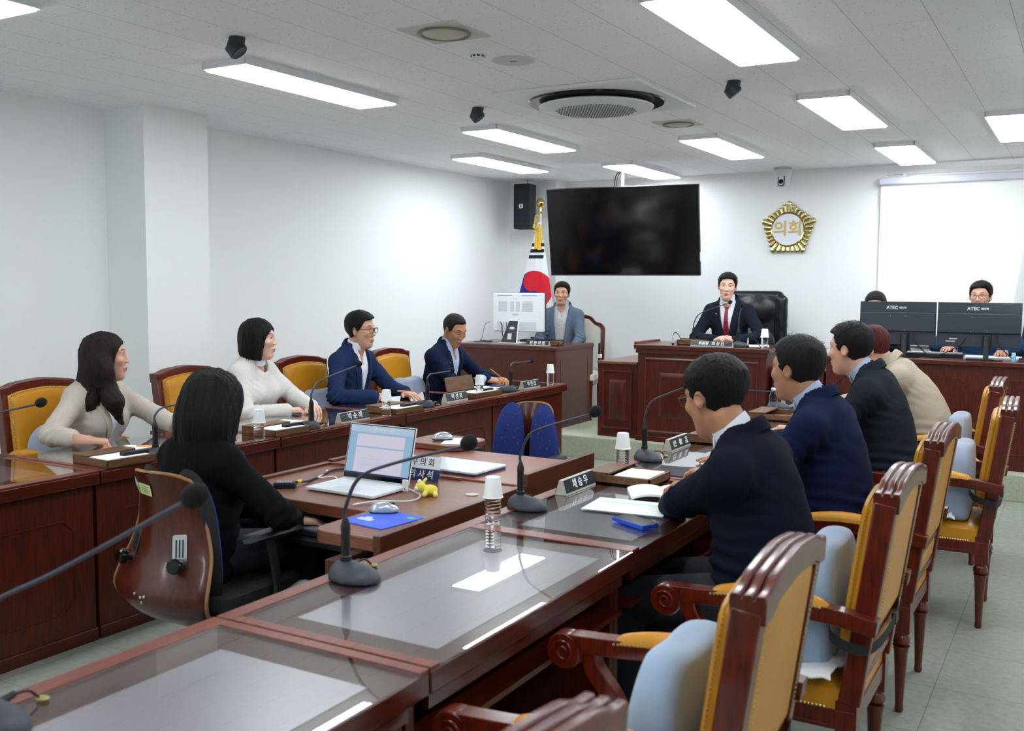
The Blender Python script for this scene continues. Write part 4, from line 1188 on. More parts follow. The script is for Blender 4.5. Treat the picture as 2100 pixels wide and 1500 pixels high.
def person(label, loc, az, seat=0.47, s=1.0, lean=10, twist=0, head=None, hyaw=0, hpitch=0, hroll=0, skin=SKIN, female=False,
           hair='short', hairmat=None, jacket=None, shirt=None, tie=None, collar='suit', vdepth=0.26, hands=None, sleeve=1.0,
           trousers=None, glasses=None, badge=False, fat=1.0, seed=1, lips=None, jfold=1.0, hs=1.045, hfwd=0.022, shoulder=1.0, brows=M_BROW, legs=True,
           foldarm=None, eyes='open', jopen=False, collar_mat=None, kneez=None):
    """az: direction faced, degrees from +x.  head: world point between the ears.  hands: {'L':(wrist, fingerdir, palmdown, pose)} in world"""
    HS = hs
    az_r = math.radians(az)
    Rw = rz(az_r - PI / 2)
    org = A3(loc[0], loc[1], loc[2] if len(loc) > 2 else 0.0)
    def loc_(p): return (np.asarray(p, float) - org) @ Rw      # world -> local
    def vec_(v): return np.asarray(v, float) @ Rw
    ln = math.radians(lean)
    Ltot = 0.52 * s
    if head is not None:
        def nat(L_):
            y_ = 0.0; z_ = seat + 0.07
            for i in range(12):
                a = ln * (0.45 + 1.0 * i / 12); y_ += math.sin(a) * L_ / 12; z_ += math.cos(a) * L_ / 12
            q = rx(-ln * 1.35) @ A3(0, hfwd, 0.158 * s)
            return y_ + q[1], z_ + q[2]
        hl = loc_(head)
        for _ in range(6):
            Ltot += (hl[2] - nat(Ltot)[1]) / math.cos(ln)
        dxy = A3(hl[0], hl[1] - nat(Ltot)[0], 0)
        org = org + Rw @ dxy
    # spine
    sp = []; p = A3(0, 0, seat + 0.07); N = 12
    for i in range(N + 1):
        t = i / N
        sp.append(p.copy())
        a = ln * (0.45 + 1.0 * t)
        p = p + A3(0, math.sin(a), math.cos(a)) * Ltot / N
    def at(t):
        i = min(int(t * N), N - 1); u = t * N - i
        return sp[i] * (1 - u) + sp[i + 1] * u
    top_a = ln * 1.35
    Rt = rx(-top_a) @ rz(math.radians(twist))         # chest frame
    Rl = rx(-ln * 0.6)
    Nk = at(1.0)                                       # base of the neck
    shw = (0.152 if female else 0.172) * s * shoulder
    SH = {sg: at(0.90) + Rt @ A3(sgn * shw, 0.0, -0.015 * s) for sg, sgn in (('L', -1), ('R', 1))}
    if head is None:
        H = Nk + Rt @ A3(0, 0.03, 0.155 * s)
    else:
        H = loc_(head)
    RH = rz(math.radians(hyaw)) @ rx(math.radians(hpitch)) @ ry(math.radians(hroll))   # head frame in local
    # arms
    UL, FL = 0.285 * s, 0.255 * s
    arms = {}
    for sg, sgn in (('L', -1), ('R', 1)):
        S_ = SH[sg]
        if hands and sg in hands:
            wr = loc_(hands[sg][0])
            hint = vec_(hands[sg][4]) if len(hands[sg]) > 4 else A3(sgn * 0.8, -0.25, -0.9)
        else:
            wr = A3(sgn * 0.16, 0.33, seat + 0.17); hint = A3(sgn * 0.8, -0.25, -0.9)
        d = wr - S_; D = np.linalg.norm(d)
        mx = (UL + FL) * 0.985
        u_ = UL; f_ = FL
        if D > mx:
            k = D / mx; u_ *= k; f_ *= k
        a = (u_ * u_ - f_ * f_ + D * D) / (2 * D)
        hh = math.sqrt(max(u_ * u_ - a * a, 0))
        dn = d / D
        hp = hint - dn * (hint @ dn); hp = unit(hp)
        E = S_ + dn * a + hp * hh
        arms[sg] = (S_, E, wr)
    hipx = 0.095 * s
    kz = kneez if kneez is not None else seat + 0.045
    KN = {sg: A3(sgn * 0.135 * s, 0.43 * s, kz) for sg, sgn in (('L', -1), ('R', 1))}
    HP = {sg: A3(sgn * hipx, 0.03, seat + 0.085) for sg, sgn in (('L', -1), ('R', 1))}
    FT = {sg: A3(sgn * 0.135 * s, 0.40 * s, 0.085) for sg, sgn in (('L', -1), ('R', 1))}
    f = fat
    def torso(P, inf, low=0.0, bust=True):
        d = ell(P, at(0.10) + A3(0, 0, -low * 0.3), (0.172 * f + inf, 0.122 * f + inf, 0.13 + inf + low), Rl)
        d = smin(d, ell(P, at(0.40), (0.150 * f + inf, 0.112 * f + inf, 0.17 + inf), Rl), 0.07)
        d = smin(d, ell(P, at(0.70), ((0.158 if not female else 0.145) * s + inf, 0.112 * s * (0.5 + 0.5 * f) + inf, 0.175 * s + inf), Rt), 0.06)
        if female and bust:
            for sg in (-1, 1):
                d = smin(d, ell(P, at(0.66) + Rt @ A3(sg * 0.068, 0.085, -0.01), (0.055 + inf, 0.05 + inf, 0.055 + inf)), 0.05)
        # shoulder girdle
        a_, b_ = SH['L'], SH['R']
        c_ = at(0.93)
        d = smin(d, cap(P, c_ + Rt @ A3(-0.05, -0.018, 0.005), a_ + Rt @ A3(0.012, -0.005, 0.004), 0.062 * s + inf, 0.050 * s + inf), 0.05)
        d = smin(d, cap(P, c_ + Rt @ A3(0.05, -0.018, 0.005), b_ + Rt @ A3(-0.012, -0.005, 0.004), 0.062 * s + inf, 0.050 * s + inf), 0.05)
        return d
    def trap(P, inf):
        nk = Nk + (H - Nk) * 0.30
        d = cap(P, nk, SH['L'] + Rt @ A3(0.075, -0.01, 0.030), 0.046 + inf, 0.030 + inf)
        return smin(d, cap(P, nk, SH['R'] + Rt @ A3(-0.075, -0.01, 0.030), 0.046 + inf, 0.030 + inf), 0.03)
    def arm(P, inf, upto=1.0, w0=0.054, w1=0.043, w2=0.030):
        d = 9.0
        for sg in 'LR':
            S_, E, wr = arms[sg]
            e2 = E + (wr - E) * upto
            q = cap(P, S_, E, (w0 * s + inf), (w1 * s + inf))
            q = smin(q, cap(P, E, e2, (w1 * s + inf), (w1 + (w2 - w1) * upto) * s + inf), 0.02)
            d = q if isinstance(d, float) else np.minimum(d, q)
        return d
    def legs_(P, inf):
        d = 9.0
        for sg in 'LR':
            q = cap(P, HP[sg], KN[sg], 0.083 * f + inf, 0.058 + inf)
            q = smin(q, cap(P, KN[sg], FT[sg], 0.056 + inf, 0.042 + inf), 0.03)
            d = q if isinstance(d, float) else smin(d, q, 0.02)
        return d
    HB = H + RH @ A3(0, -0.030, -0.055)
    def neck(P):
        r = 0.046 if female else 0.054
        d = cap(P, Nk + Rt @ A3(0, -0.012, -0.03), HB, r * s * 1.06, r * s * 0.98)
        return smin(d, cap(P, Nk + Rt @ A3(0, 0.02, -0.02), H + RH @ A3(0, 0.012, -0.075), r * 0.8, r * 0.72), 0.02)
    # ---- body
    def body(P):
        d = torso(P, -0.012)
        d = smin(d, trap(P, -0.012), 0.03)
        d = smin(d, neck(P), 0.03)
        d = smin(d, arm(P, -0.007, 1.0), 0.03)
        if legs: d = smin(d, legs_(P, -0.012), 0.03)
        return d
    allp = np.array([sp[0], Nk, H] + [q for a in arms.values() for q in a] + ([q for q in KN.values()] + [q for q in FT.values()] if legs else []))
    lo = allp.min(0) - 0.2; hi = allp.max(0) + 0.2
    chunks = []
    bv, bf = surfnet(body, lo, hi, 0.014, 1)
    chunks.append((bv, bf, 0))
    # head: in head frame with neck
    def headf(P):
        d = head_sdf(P, female, hair not in ('long', 'bob', 'mid'))
        W_ = (P * HS) @ RH.T + H
        return smin(d, neck(W_) / HS, 0.016)
    def hf(P): return head_sdf(P, female)
    hv, hfc = surfnet(headf, (-0.11, -0.14, -0.155), (0.11, 0.14, 0.14), 0.0036, 1)
    chunks.append(((hv * HS) @ RH.T + H, hfc, 0))
    def put(vf, mi):
        chunks.append(((vf[0] * HS) @ RH.T + H, vf[1], mi))
    for sx_ in (-1, 1):
        cx = 0.031 * sx_
        if eyes == 'open':
            put(patch(hf, cx, 0.0150, 0.027, 0.0085, 0.0006, off=0.0006, taper=2.2), 2)
            put(patch(hf, cx, 0.0152, 0.0098, 0.0082, 0.0, off=0.0011, taper=4), 3)
            put(patch(hf, cx, 0.0185, 0.031, 0.0026, 0.0024, off=0.0013, taper=3, tilt=0.05 * sx_), 4)
        else:
            put(patch(hf, cx, 0.0125, 0.030, 0.0026, -0.0008, off=0.0010, taper=3), 4)
        put(patch(hf, cx * 1.06, 0.0395, 0.040, 0.0066 if not female else 0.0045, 0.0028, off=0.0010, taper=2.5, tilt=0.03 * sx_), 5)
    put(patch(hf, 0, -0.0525, 0.044 if not female else 0.040, 0.0085, 0.0005, off=0.0005, taper=2.0), 1)
    put(patch(hf, 0, -0.0625, 0.037, 0.0095, -0.0008, off=0.0005, taper=2.0), 1)
    put(patch(hf, 0, -0.0572, 0.043, 0.0014, -0.0002, off=0.0012, taper=3), 4)
    # hands
    if hands:
        for sg in 'LR':
            if sg not in hands: continue
            S_, E, wr = arms[sg]
            spec = hands[sg]
            yv = unit(vec_(spec[1])); nz = vec_(spec[2]); nz = unit(nz - yv * (nz @ yv))
            xv = np.cross(yv, nz)
            vs, fs = hand_mesh(spec[3])
            vs = vs.copy() * (0.92 if female else 1.0)
            ff = fs
            if sg == 'L':
                vs[:, 0] *= -1; ff = fs[:, ::-1]
            # blend the wrist stub towards the forearm
            M3 = np.stack([xv, yv, nz], 1)
            wvs = vs @ M3.T + wr
            dirf = unit(E - wr)
            t = np.clip(-vs[:, 1] / 0.10, 0, 1)[:, None]
            tgt = wr + dirf * np.clip(-vs[:, 1], 0, 1)[:, None] + (vs[:, [0]] * xv + vs[:, [2]] * nz)
            wvs = wvs * (1 - t) + tgt * t
            chunks.append((wvs, ff, 0))
    root = mesh_obj('person', chunks, [skin, lips or M_LIP, M_EYEW, M_IRIS, M_LASH, brows])
    root.location = org.tolist()
    root.rotation_euler = (0, 0, az_r - PI / 2)
    tag(root, label, 'person')
    # ---- hair
    hs = hair_sdf_factory(hair, seed)
    low = {'long': -0.37, 'mid': -0.38, 'bob': -0.17}.get(hair, -0.10)
    v, fc = surfnet(hs, (-0.18, -0.18, low), (0.18, 0.15, 0.16), 0.0042, 1)
    if hair in ('long', 'mid', 'bob'):
        # long hair hangs down in the body frame, not with the head pitch
        t = np.clip((-v[:, 2] - 0.04) / 0.12, 0, 1)[:, None]
        RY = rz(math.radians(hyaw))
        v = v * HS; W1 = v @ RH.T; W2 = v @ RY.T
        pv = A3(0, 0, -0.04)
        off = (pv @ RH.T) - (pv @ RY.T)
        vv = W1 * (1 - t) + (W2 + off) * t + H
    else:
        vv = (v * HS) @ RH.T + H
    if hair in ('long', 'mid', 'bob'): v = v / HS
    hch = [(vv, fc, 0)]
    # loose strands that break the outline
    r = np.random.RandomState(seed + 40)
    ns = 420 if hair in ('short', 'fade', 'fringe') else 200
    if hair not in ('bald', 'bun'):
        sel = r.randint(0, len(v), ns)
        e_ = 0.002
        f0 = hs(v[sel])
        g = np.stack([hs(v[sel] + np.eye(3)[i] * e_) - f0 for i in range(3)], 1); g /= np.maximum(np.linalg.norm(g, axis=1, keepdims=True), 1e-9)
        sv = []; sf = []
        for k in range(ns):
            p0 = v[sel[k]]; n0 = g[k]
            if hair in ('long', 'mid', 'bob'):
                tdir = unit(A3(r.randn() * 0.12, r.randn() * 0.12, -1)); L_ = 0.03 + 0.04 * r.rand(); lift = 0.05
                if p0[1] > 0.0 or p0[2] > -0.02: continue
            else:
                if p0[2] < 0.06 or p0[1] > 0.05: continue
                tdir = unit(A3(r.randn() * 0.5, 0.5 + r.randn() * 0.4, -0.25)); L_ = 0.010 + 0.014 * r.rand(); lift = 0.30
            tdir = unit(tdir - n0 * (tdir @ n0) + n0 * lift)
            side = unit(np.cross(tdir, n0)); w = 0.0011
            base = len(sv)
            for q in range(4):
                tt = q / 3
                c_ = p0 + tdir * L_ * tt + n0 * (0.003 * math.sin(tt * 3)) + A3(0, 0, -0.2 * L_ * tt * tt)
                ww = w * (1 - tt * 0.85)
                sv.append(c_ - side * ww); sv.append(c_ + side * ww); sv.append(c_ + n0 * ww)
            for q in range(3):
                b0 = base + 3 * q
                sf += [(b0, b0 + 1, b0 + 4, b0 + 3), (b0 + 1, b0 + 2, b0 + 5, b0 + 4), (b0 + 2, b0, b0 + 3, b0 + 5)]
        sv = np.array(sv)
        hch.append(((sv * HS) @ RH.T + H, np.array(sf), 0))
    mesh_obj('hair', hch, [hairmat or mkhair('black hair', srgb(18, 16, 17))], root)
    # ---- clothes
    def chest(P): return (P - Nk) @ Rt
    bt = at(0.0)[2]
    if shirt is not None:
        def sh(P):
            d = torso(P, 0.004)
            d = smin(d, trap(P, 0.004), 0.03)
            if jacket is None:
                d = smin(d, arm(P, 0.013, sleeve), 0.03)
                q = chest(P)
                hole = cap(q, (0, 0.02, -0.02), (0, 0.05, 0.1), 0.062 if not female else 0.060)
                d = smax(d, -hole, 0.008)
            else:
                q = chest(P)
                d = smax(d, -cap(q, (0, 0.085, 0.012 if tie is not None else (-0.075 if not female else -0.04)), (0, 0.09, 0.08), 0.012 if not female else 0.02, 0.05), 0.008)
            return d
        pts = np.array([sp[0], Nk, *SH.values()]) if jacket is not None else np.array([sp[0], Nk] + [q for a in arms.values() for q in a])
        v, fc = surfnet(sh, pts.min(0) - 0.2, pts.max(0) + 0.2, 0.010)
        ch = [(v, fc, 0)]
        mesh_obj('shirt', ch, [shirt], root)
    nd = unit(HB - Nk)
    if collar in ('suit', 'shirt'):
        # shirt collar band + two points
        nx = unit(np.cross(nd, Rt @ A3(0, 1, 0))); ny = np.cross(nd, nx) * 1.0
        ny = unit(ny) * (1 if ny @ (Rt @ A3(0, 1, 0)) > 0 else -1)
        cc = Nk + nd * 0.052 + Rt @ A3(0, 0.004, 0)
        rr = 0.0665 if not female else 0.060
        band = []
        for k in range(41):
            a = -PI / 2 + (k / 40 - 0.5) * 2 * math.radians(172 if tie is not None else 146)
            q = cc + nx * (rr * math.cos(a)) + ny * (rr * 1.0 * math.sin(a)) - nd * 0.0 + nd * 0.012 * max(0, -math.sin(a))
            band.append(q)
        mb = MB()
        hb = 0.046
        def fb(u, v_):
            i = min(int(u * 40), 39); t = u * 40 - i
            p_ = band[i] * (1 - t) + band[i + 1] * t
            out = unit(p_ - cc - nd * ((p_ - cc) @ nd))
            return (p_ + nd * (v_ - 0.35) * hb - out * 0.004 * v_), out
        mb.slab(fb, 40, 3, 0.003)
        # points
        for sg in (-1, 1):
            end = band[40] if sg * ((band[40] - cc) @ nx) > 0 else band[0]
            top = end + nd * 0.018
            fwd = Rt @ A3(0, 1, 0); dn_ = Rt @ A3(0, 0, -1); lat = Rt @ A3(sg, 0, 0)
            a_ = top; b_ = top + lat * 0.028 - fwd * 0.030 - dn_ * 0.004; c_ = top + dn_ * 0.052 + lat * 0.030 + fwd * 0.004; e2 = top + dn_ * 0.030 - lat * 0.002 + fwd * 0.006
            b_ = b_ + lat * 0.004
            P4 = [a_, e2, c_, b_]
            nn = unit(np.cross(e2 - a_, c_ - a_)); 
            vs = [tuple(p_ + nn * 0.002) for p_ in P4] + [tuple(p_ - nn * 0.002) for p_ in P4]
            mb.add(vs, [(0, 1, 2, 3), (7, 6, 5, 4), (0, 4, 5, 1), (1, 5, 6, 2), (2, 6, 7, 3), (3, 7, 4, 0)])
        mb.build('collar', collar_mat or shirt or M_PAPER, root)
    if collar in ('crew', 'band'):
        nx = unit(np.cross(nd, Rt @ A3(0, 1, 0))); ny = np.cross(nx, nd)
        rr = 0.060 if female else 0.068
        mb = MB()
        cc = Nk + nd * 0.035
        hgt = 0.05 if collar == 'band' else 0.012
        def fr(u, v_):
            a = 2 * PI * u
            o_ = nx * math.cos(a) + ny * math.sin(a)
            return cc + o_ * (rr + 0.012 * (1 - v_)) + nd * (v_ * hgt - 0.02) - Rt @ A3(0, 0, 0.02) * max(0, math.sin(a)) * (1 - v_), o_
        mb.slab(fr, 32, 3, 0.004)
        mb.build('collar', collar_mat or shirt or jacket, root)
    if jacket is not None:
        VW = 0.075
        def jk(P):
            d = torso(P, 0.017, 0.075, bust=female)
            d = smin(d, trap(P, 0.012), 0.035)
            d = smin(d, arm(P, 0.011, sleeve, w0=0.051, w2=0.035), 0.05)
            # folds
            q = chest(P)
            Eo = 0
            for sg in 'LR':
                S_, E, wr = arms[sg]
                de = np.linalg.norm(P - E, axis=1)
                ds = np.linalg.norm(P - S_ - A3(0, 0, -0.09), axis=1)
                ax_ = unit(wr - S_)
                Eo = Eo + np.exp(-(de / 0.09) ** 2) * np.sin((P @ ax_) * 190 + 3 * np.sin(P[:, 0] * 30 + P[:, 2] * 22)) * 0.0055
                Eo = Eo + np.exp(-(ds / 0.10) ** 2) * np.sin((P[:, 2] * 0.8 + P[:, 0] * (0.8 if sg == 'L' else -0.8)) * 150 + 2 * np.sin(P[:, 1] * 30)) * 0.0034
            wz = np.exp(-((P[:, 2] - bt - 0.12) / 0.10) ** 2)
            Eo = Eo + wz * np.sin(P[:, 2] * 120 + 2.5 * np.sin(P[:, 0] * 14 + seed) + 8 * P[:, 0]) * 0.0036
            Eo = Eo + 0.0016 * np.sin(P[:, 0] * 40 + seed + 2 * np.sin(P[:, 2] * 20)) * np.sin(P[:, 2] * 33 + P[:, 1] * 25)
            Eo = Eo * np.clip((Nk[2] - 0.02 - P[:, 2]) / 0.08, 0, 1)
            d = d + Eo * jfold
            # opening
            if collar == 'suit' or collar == 'open':
                vw = np.interp(q[:, 2], [-vdepth, 0.02, 0.06], [0.0, VW, VW])
                if jopen: vw = np.interp(q[:, 2], [-0.6, -vdepth, 0.02, 0.06], [0.055, 0.030, VW, VW])
                g = np.abs(q[:, 0]) - vw
                pr = smax(smax(g, -(q[:, 1] - 0.02), 0.01), -(q[:, 2] + vdepth if not jopen else q[:, 2] + 0.7), 0.005)
                d = smax(d, -pr, 0.006)
            d = smax(d, -cap(q, (0, 0.03, -0.03), (0, 0.04, 0.2), 0.066 if not female else 0.062), 0.008)
            hz = (seat - 0.03) - P[:, 2]
            return smax(d, hz, 0.01)
        pts = np.array([sp[0], Nk] + [q for a in arms.values() for q in a])
        v, fc = surfnet(jk, pts.min(0) - 0.22, pts.max(0) + 0.20, 0.0095, 1)
        ch = [(v, fc, 0)]
        jo = mesh_obj('jacket', ch, [jacket], root)
        def onj(x, z, off):
            """point on the jacket front at chest coordinates x, z"""
            y = 0.30
            for _ in range(60):
                pp = (Nk + Rt @ A3(x, y, z))[None]
                dd = float(min(torso(pp, 0.017, 0.05)[0], trap(pp, 0.012)[0]))
                y -= max(min(dd, 0.03), -0.01) * 0.85
            return Nk + Rt @ A3(x, y + off, z)
        if collar in ('suit', 'open'):
            for sg in (-1, 1):
                mb = MB()
                zt = 0.0
                inner = [(VW * 0.98, 0.012), (0.070, -0.03), (0.062, -0.07), (0.040, -vdepth * 0.55), (0.018, -vdepth * 0.85), (0.006, -vdepth)]
                outer = [(0.098, 0.008), (0.112, -0.045), (0.105, -0.085), (0.082, -vdepth * 0.55), (0.044, -vdepth * 0.85), (0.012, -vdepth * 1.03)]
                if jopen: inner = [(a + 0.012, b) for a, b in inner]; outer = [(a + 0.012, b) for a, b in outer]
                rows = 18
                ii = [(np.interp(k / rows, np.linspace(0, 1, 6), [q[0] for q in inner]), np.interp(k / rows, np.linspace(0, 1, 6), [q[1] for q in inner])) for k in range(rows + 1)]
                oo = [(np.interp(k / rows, np.linspace(0, 1, 6), [q[0] for q in outer]), np.interp(k / rows, np.linspace(0, 1, 6), [q[1] for q in outer])) for k in range(rows + 1)]
                cols = 4
                G = [[onj(sg * (ii[k][0] + (oo[k][0] - ii[k][0]) * c_ / cols), ii[k][1] + (oo[k][1] - ii[k][1]) * c_ / cols, 0.005) for c_ in range(cols + 1)] for k in range(rows + 1)]
                fw_ = Rt @ A3(0, 1, 0)
                def fl(u, v_):
                    return G[int(round(v_ * rows))][int(round(u * cols))], fw_
                mb.slab(fl, cols, rows, 0.006)
                mb.build('lapel', jacket, root)
            # collar roll round the back of the neck
            mb = MB(); pts_ = []
            for k in range(25):
                a = math.radians(-20 + 220 * k / 24) + PI
                x = 0.086 * math.cos(a); y = 0.010 + 0.088 * math.sin(a)
                z = 0.030 + 0.036 * max(0, -math.sin(a)) - 0.035 * max(0, math.sin(a))
                pts_.append(Nk + Rt @ A3(x, y, z))
            wr_ = [(0.0, 0.018), (-0.007, 0.012), (-0.013, -0.004), (-0.018, -0.026), (-0.012, -0.028), (-0.004, -0.008), (0.003, 0.010)]
            upv = Rt @ A3(0, 0, 1)
            sc_ = [min(1, 0.25 + 1.6 * math.sin(PI * k / 24)) for k in range(25)]
            mb.sweep(pts_, [(-a, b) for a, b in wr_], up=tuple(upv), scales=sc_)
            mb.build('jacket_collar', jacket, root)
        if badge:
            mb = MB(); q = onj(0.092, -0.075, 0.009); n_ = Rt @ A3(0, 1, 0)
            Mx = Matrix.Translation(q.tolist()) @ Vector(n_.tolist()).to_track_quat('Z', 'Y').to_matrix().to_4x4()
            mb.lathe([(0.0085, 0), (0.0085, 0.003), (0.006, 0.0045)], 12, Mx)
            mb.build('lapel_badge', M_GOLD, root)
    # cuffs
    if sleeve >= 0.9 and collar in ('suit', 'shirt') and jacket is not None and hands:
        for sg in 'LR':
            if sg in hands:
                S_, E, wr = arms[sg]; ax_ = unit(wr - E)
                MB().tube([wr - ax_ * 0.03, wr + ax_ * 0.006], [0.039 * s, 0.037 * s], 20).build('shirt_cuff', collar_mat or shirt or M_PAPER, root)
    if tie is not None:
        mb = MB()
        G = []
        for k in range(13):
            z = -0.012 - k * 0.028
            w = [0.019, 0.013, 0.015, 0.017, 0.019, 0.021, 0.023, 0.025, 0.027, 0.029, 0.03, 0.03, 0.03][k]
            row = []
            for sg in (-1, 0, 1):
                q = onj(sg * w, z, -0.006 + (0.006 if k == 0 else 0.002) - 0.003 * abs(sg))
                row.append(q)
            G.append(row)
        fw_ = Rt @ A3(0, 1, 0)
        mb.slab(lambda u, v_: (G[int(round(v_ * 12))][int(round(u * 2))], fw_), 2, 12, 0.006)
        mb.build('tie', tie, root)
    if legs:
        def tr(P): 
            d = legs_(P, 0.010)
            d = smin(d, ell(P, at(0.05), (0.178 * f, 0.13 * f, 0.11)), 0.03)
            return smax(d, 0.10 - P[:, 2], 0.01) + 0.0025 * np.sin(P[:, 2] * 90 + P[:, 0] * 30) * np.exp(-((P[:, 1] - 0.42) / 0.08) ** 2)
        pts = np.array([sp[0]] + list(KN.values()) + list(FT.values()))
        v, fc = surfnet(tr, pts.min(0) - 0.2, pts.max(0) + 0.2, 0.013, 1)
        mesh_obj('trousers', [(v, fc, 0)], [trousers or mat('dark trousers', srgb(26, 28, 36), 0.85)], root)
        for sg in 'LR':
            def so(P):
                d = ell(P, FT[sg] + A3(0, 0.065, -0.040), (0.042, 0.115, 0.034))
                d = smin(d, cap(P, FT[sg] + A3(0, 0, 0.01), FT[sg] + A3(0, 0, -0.03), 0.040, 0.042), 0.03)
                return smax(d, 0.004 - P[:, 2], 0.004)
            v, fc = surfnet(so, FT[sg] - A3(0.08, 0.12, 0.12), FT[sg] + A3(0.08, 0.22, 0.08), 0.008, 1)
            mesh_obj('shoe', [(v, fc, 0)], [mat('black leather shoe', srgb(22, 20, 20), 0.35)], root)
    if glasses is not None:
        mb = MB()
        gl = MB()
        for sx_ in (-1, 1):
            ring = []
            for k in range(24):
                a = 2 * PI * k / 24
                x = sx_ * 0.033 + 0.0245 * math.copysign(abs(math.cos(a)) ** 0.8, math.cos(a)); z = 0.012 + 0.0185 * math.copysign(abs(math.sin(a)) ** 0.8, math.sin(a))
                ring.append((x, 0.099 - 0.10 * abs(x) ** 1.3, z))
            ringw = [tuple(RH @ (A3(*q) * HS) + H) for q in ring]
            th = glasses[1]
            mb.tube(ringw + [ringw[0]], th, 6, cap=False)
            c0 = RH @ (A3(sx_ * 0.033, 0.0985 - 0.10 * 0.033 ** 1.3, 0.012) * HS) + H
            gl.add(ringw + [tuple(c0)], [(i, (i + 1) % 24, 24) for i in range(24)])
            tmp = [(sx_ * 0.057, 0.096, 0.020), (sx_ * 0.073, 0.085, 0.020), (sx_ * 0.079, 0.03, 0.019), (sx_ * 0.083, -0.012, 0.018), (sx_ * 0.080, -0.034, -0.008)]
            mb.tube([tuple(RH @ (A3(*q) * HS) + H) for q in tmp], th, 6)
        br = [(-0.010, 0.098, 0.018), (0, 0.102, 0.021), (0.010, 0.098, 0.018)]
        mb.tube([tuple(RH @ (A3(*q) * HS) + H) for q in br], glasses[1], 6)
        g = mb.build('glasses', glasses[0], root)
        gl.build('lens', M_LENS, g, fix=False)
    root['_'] = 0
    del root['_']
    return root, dict(H=H, RH=RH, arms=arms, Nk=Nk, Rt=Rt, Rw=Rw, org=org, onj=onj if jacket is not None else None)
# ================================================================== seats
def lerp(a, b, t): return a + (b - a) * t
def pillow(mb, w, d, z0, z1, r=0.04, crown=0.03, n=18, M=None, edge=0.5):
    """puffed cushion: rounded-rect footprint, domed top"""
    rings = []
    base = rrect(w, d, r, 5)
    prof = [(1.0, z0), (1.0, lerp(z0, z1, edge)), (0.985, lerp(z0, z1, 0.85)), (0.94, z1), (0.8, z1 + crown * 0.5), (0.55, z1 + crown * 0.85), (0.25, z1 + crown), (0.02, z1 + crown)]
    vs = []; fs = []; N = len(base)
    for s_, z in prof:
        for x, y in base: vs.append((x * s_, y * s_, z))
    for k in range(len(prof) - 1):
        for i in range(N):
            j = (i + 1) % N
            fs.append((k * N + i, k * N + j, (k + 1) * N + j, (k + 1) * N + i))
    fs.append(tuple(range(N - 1, -1, -1))); fs.append(tuple(range((len(prof) - 1) * N, len(prof) * N)))
    return mb.add(vs, fs, M)

def nail_row(mb, pts, r=0.0045, step=0.011, nrm=(0, -1, 0)):
    pts = [Vector(p) for p in pts]
    acc = 0.0
    for a, b in zip(pts[:-1], pts[1:]):
        L = (b - a).length; d = (b - a).normalized(); t = -acc if acc else 0
        t = step - acc
        while t < L:
            c = a + d * t
            q = Vector(nrm).normalized()
            u_ = q.orthogonal().normalized(); v_ = q.cross(u_)
            n = 5
            vs = [tuple(c + u_ * r * math.cos(2 * PI * k / n) + v_ * r * math.sin(2 * PI * k / n)) for k in range(n)] + [tuple(c + q * r * 0.75)]
            mb.add(vs, [(k, (k + 1) % n, n) for k in range(n)])
            t += step
        acc = (acc + L) % step

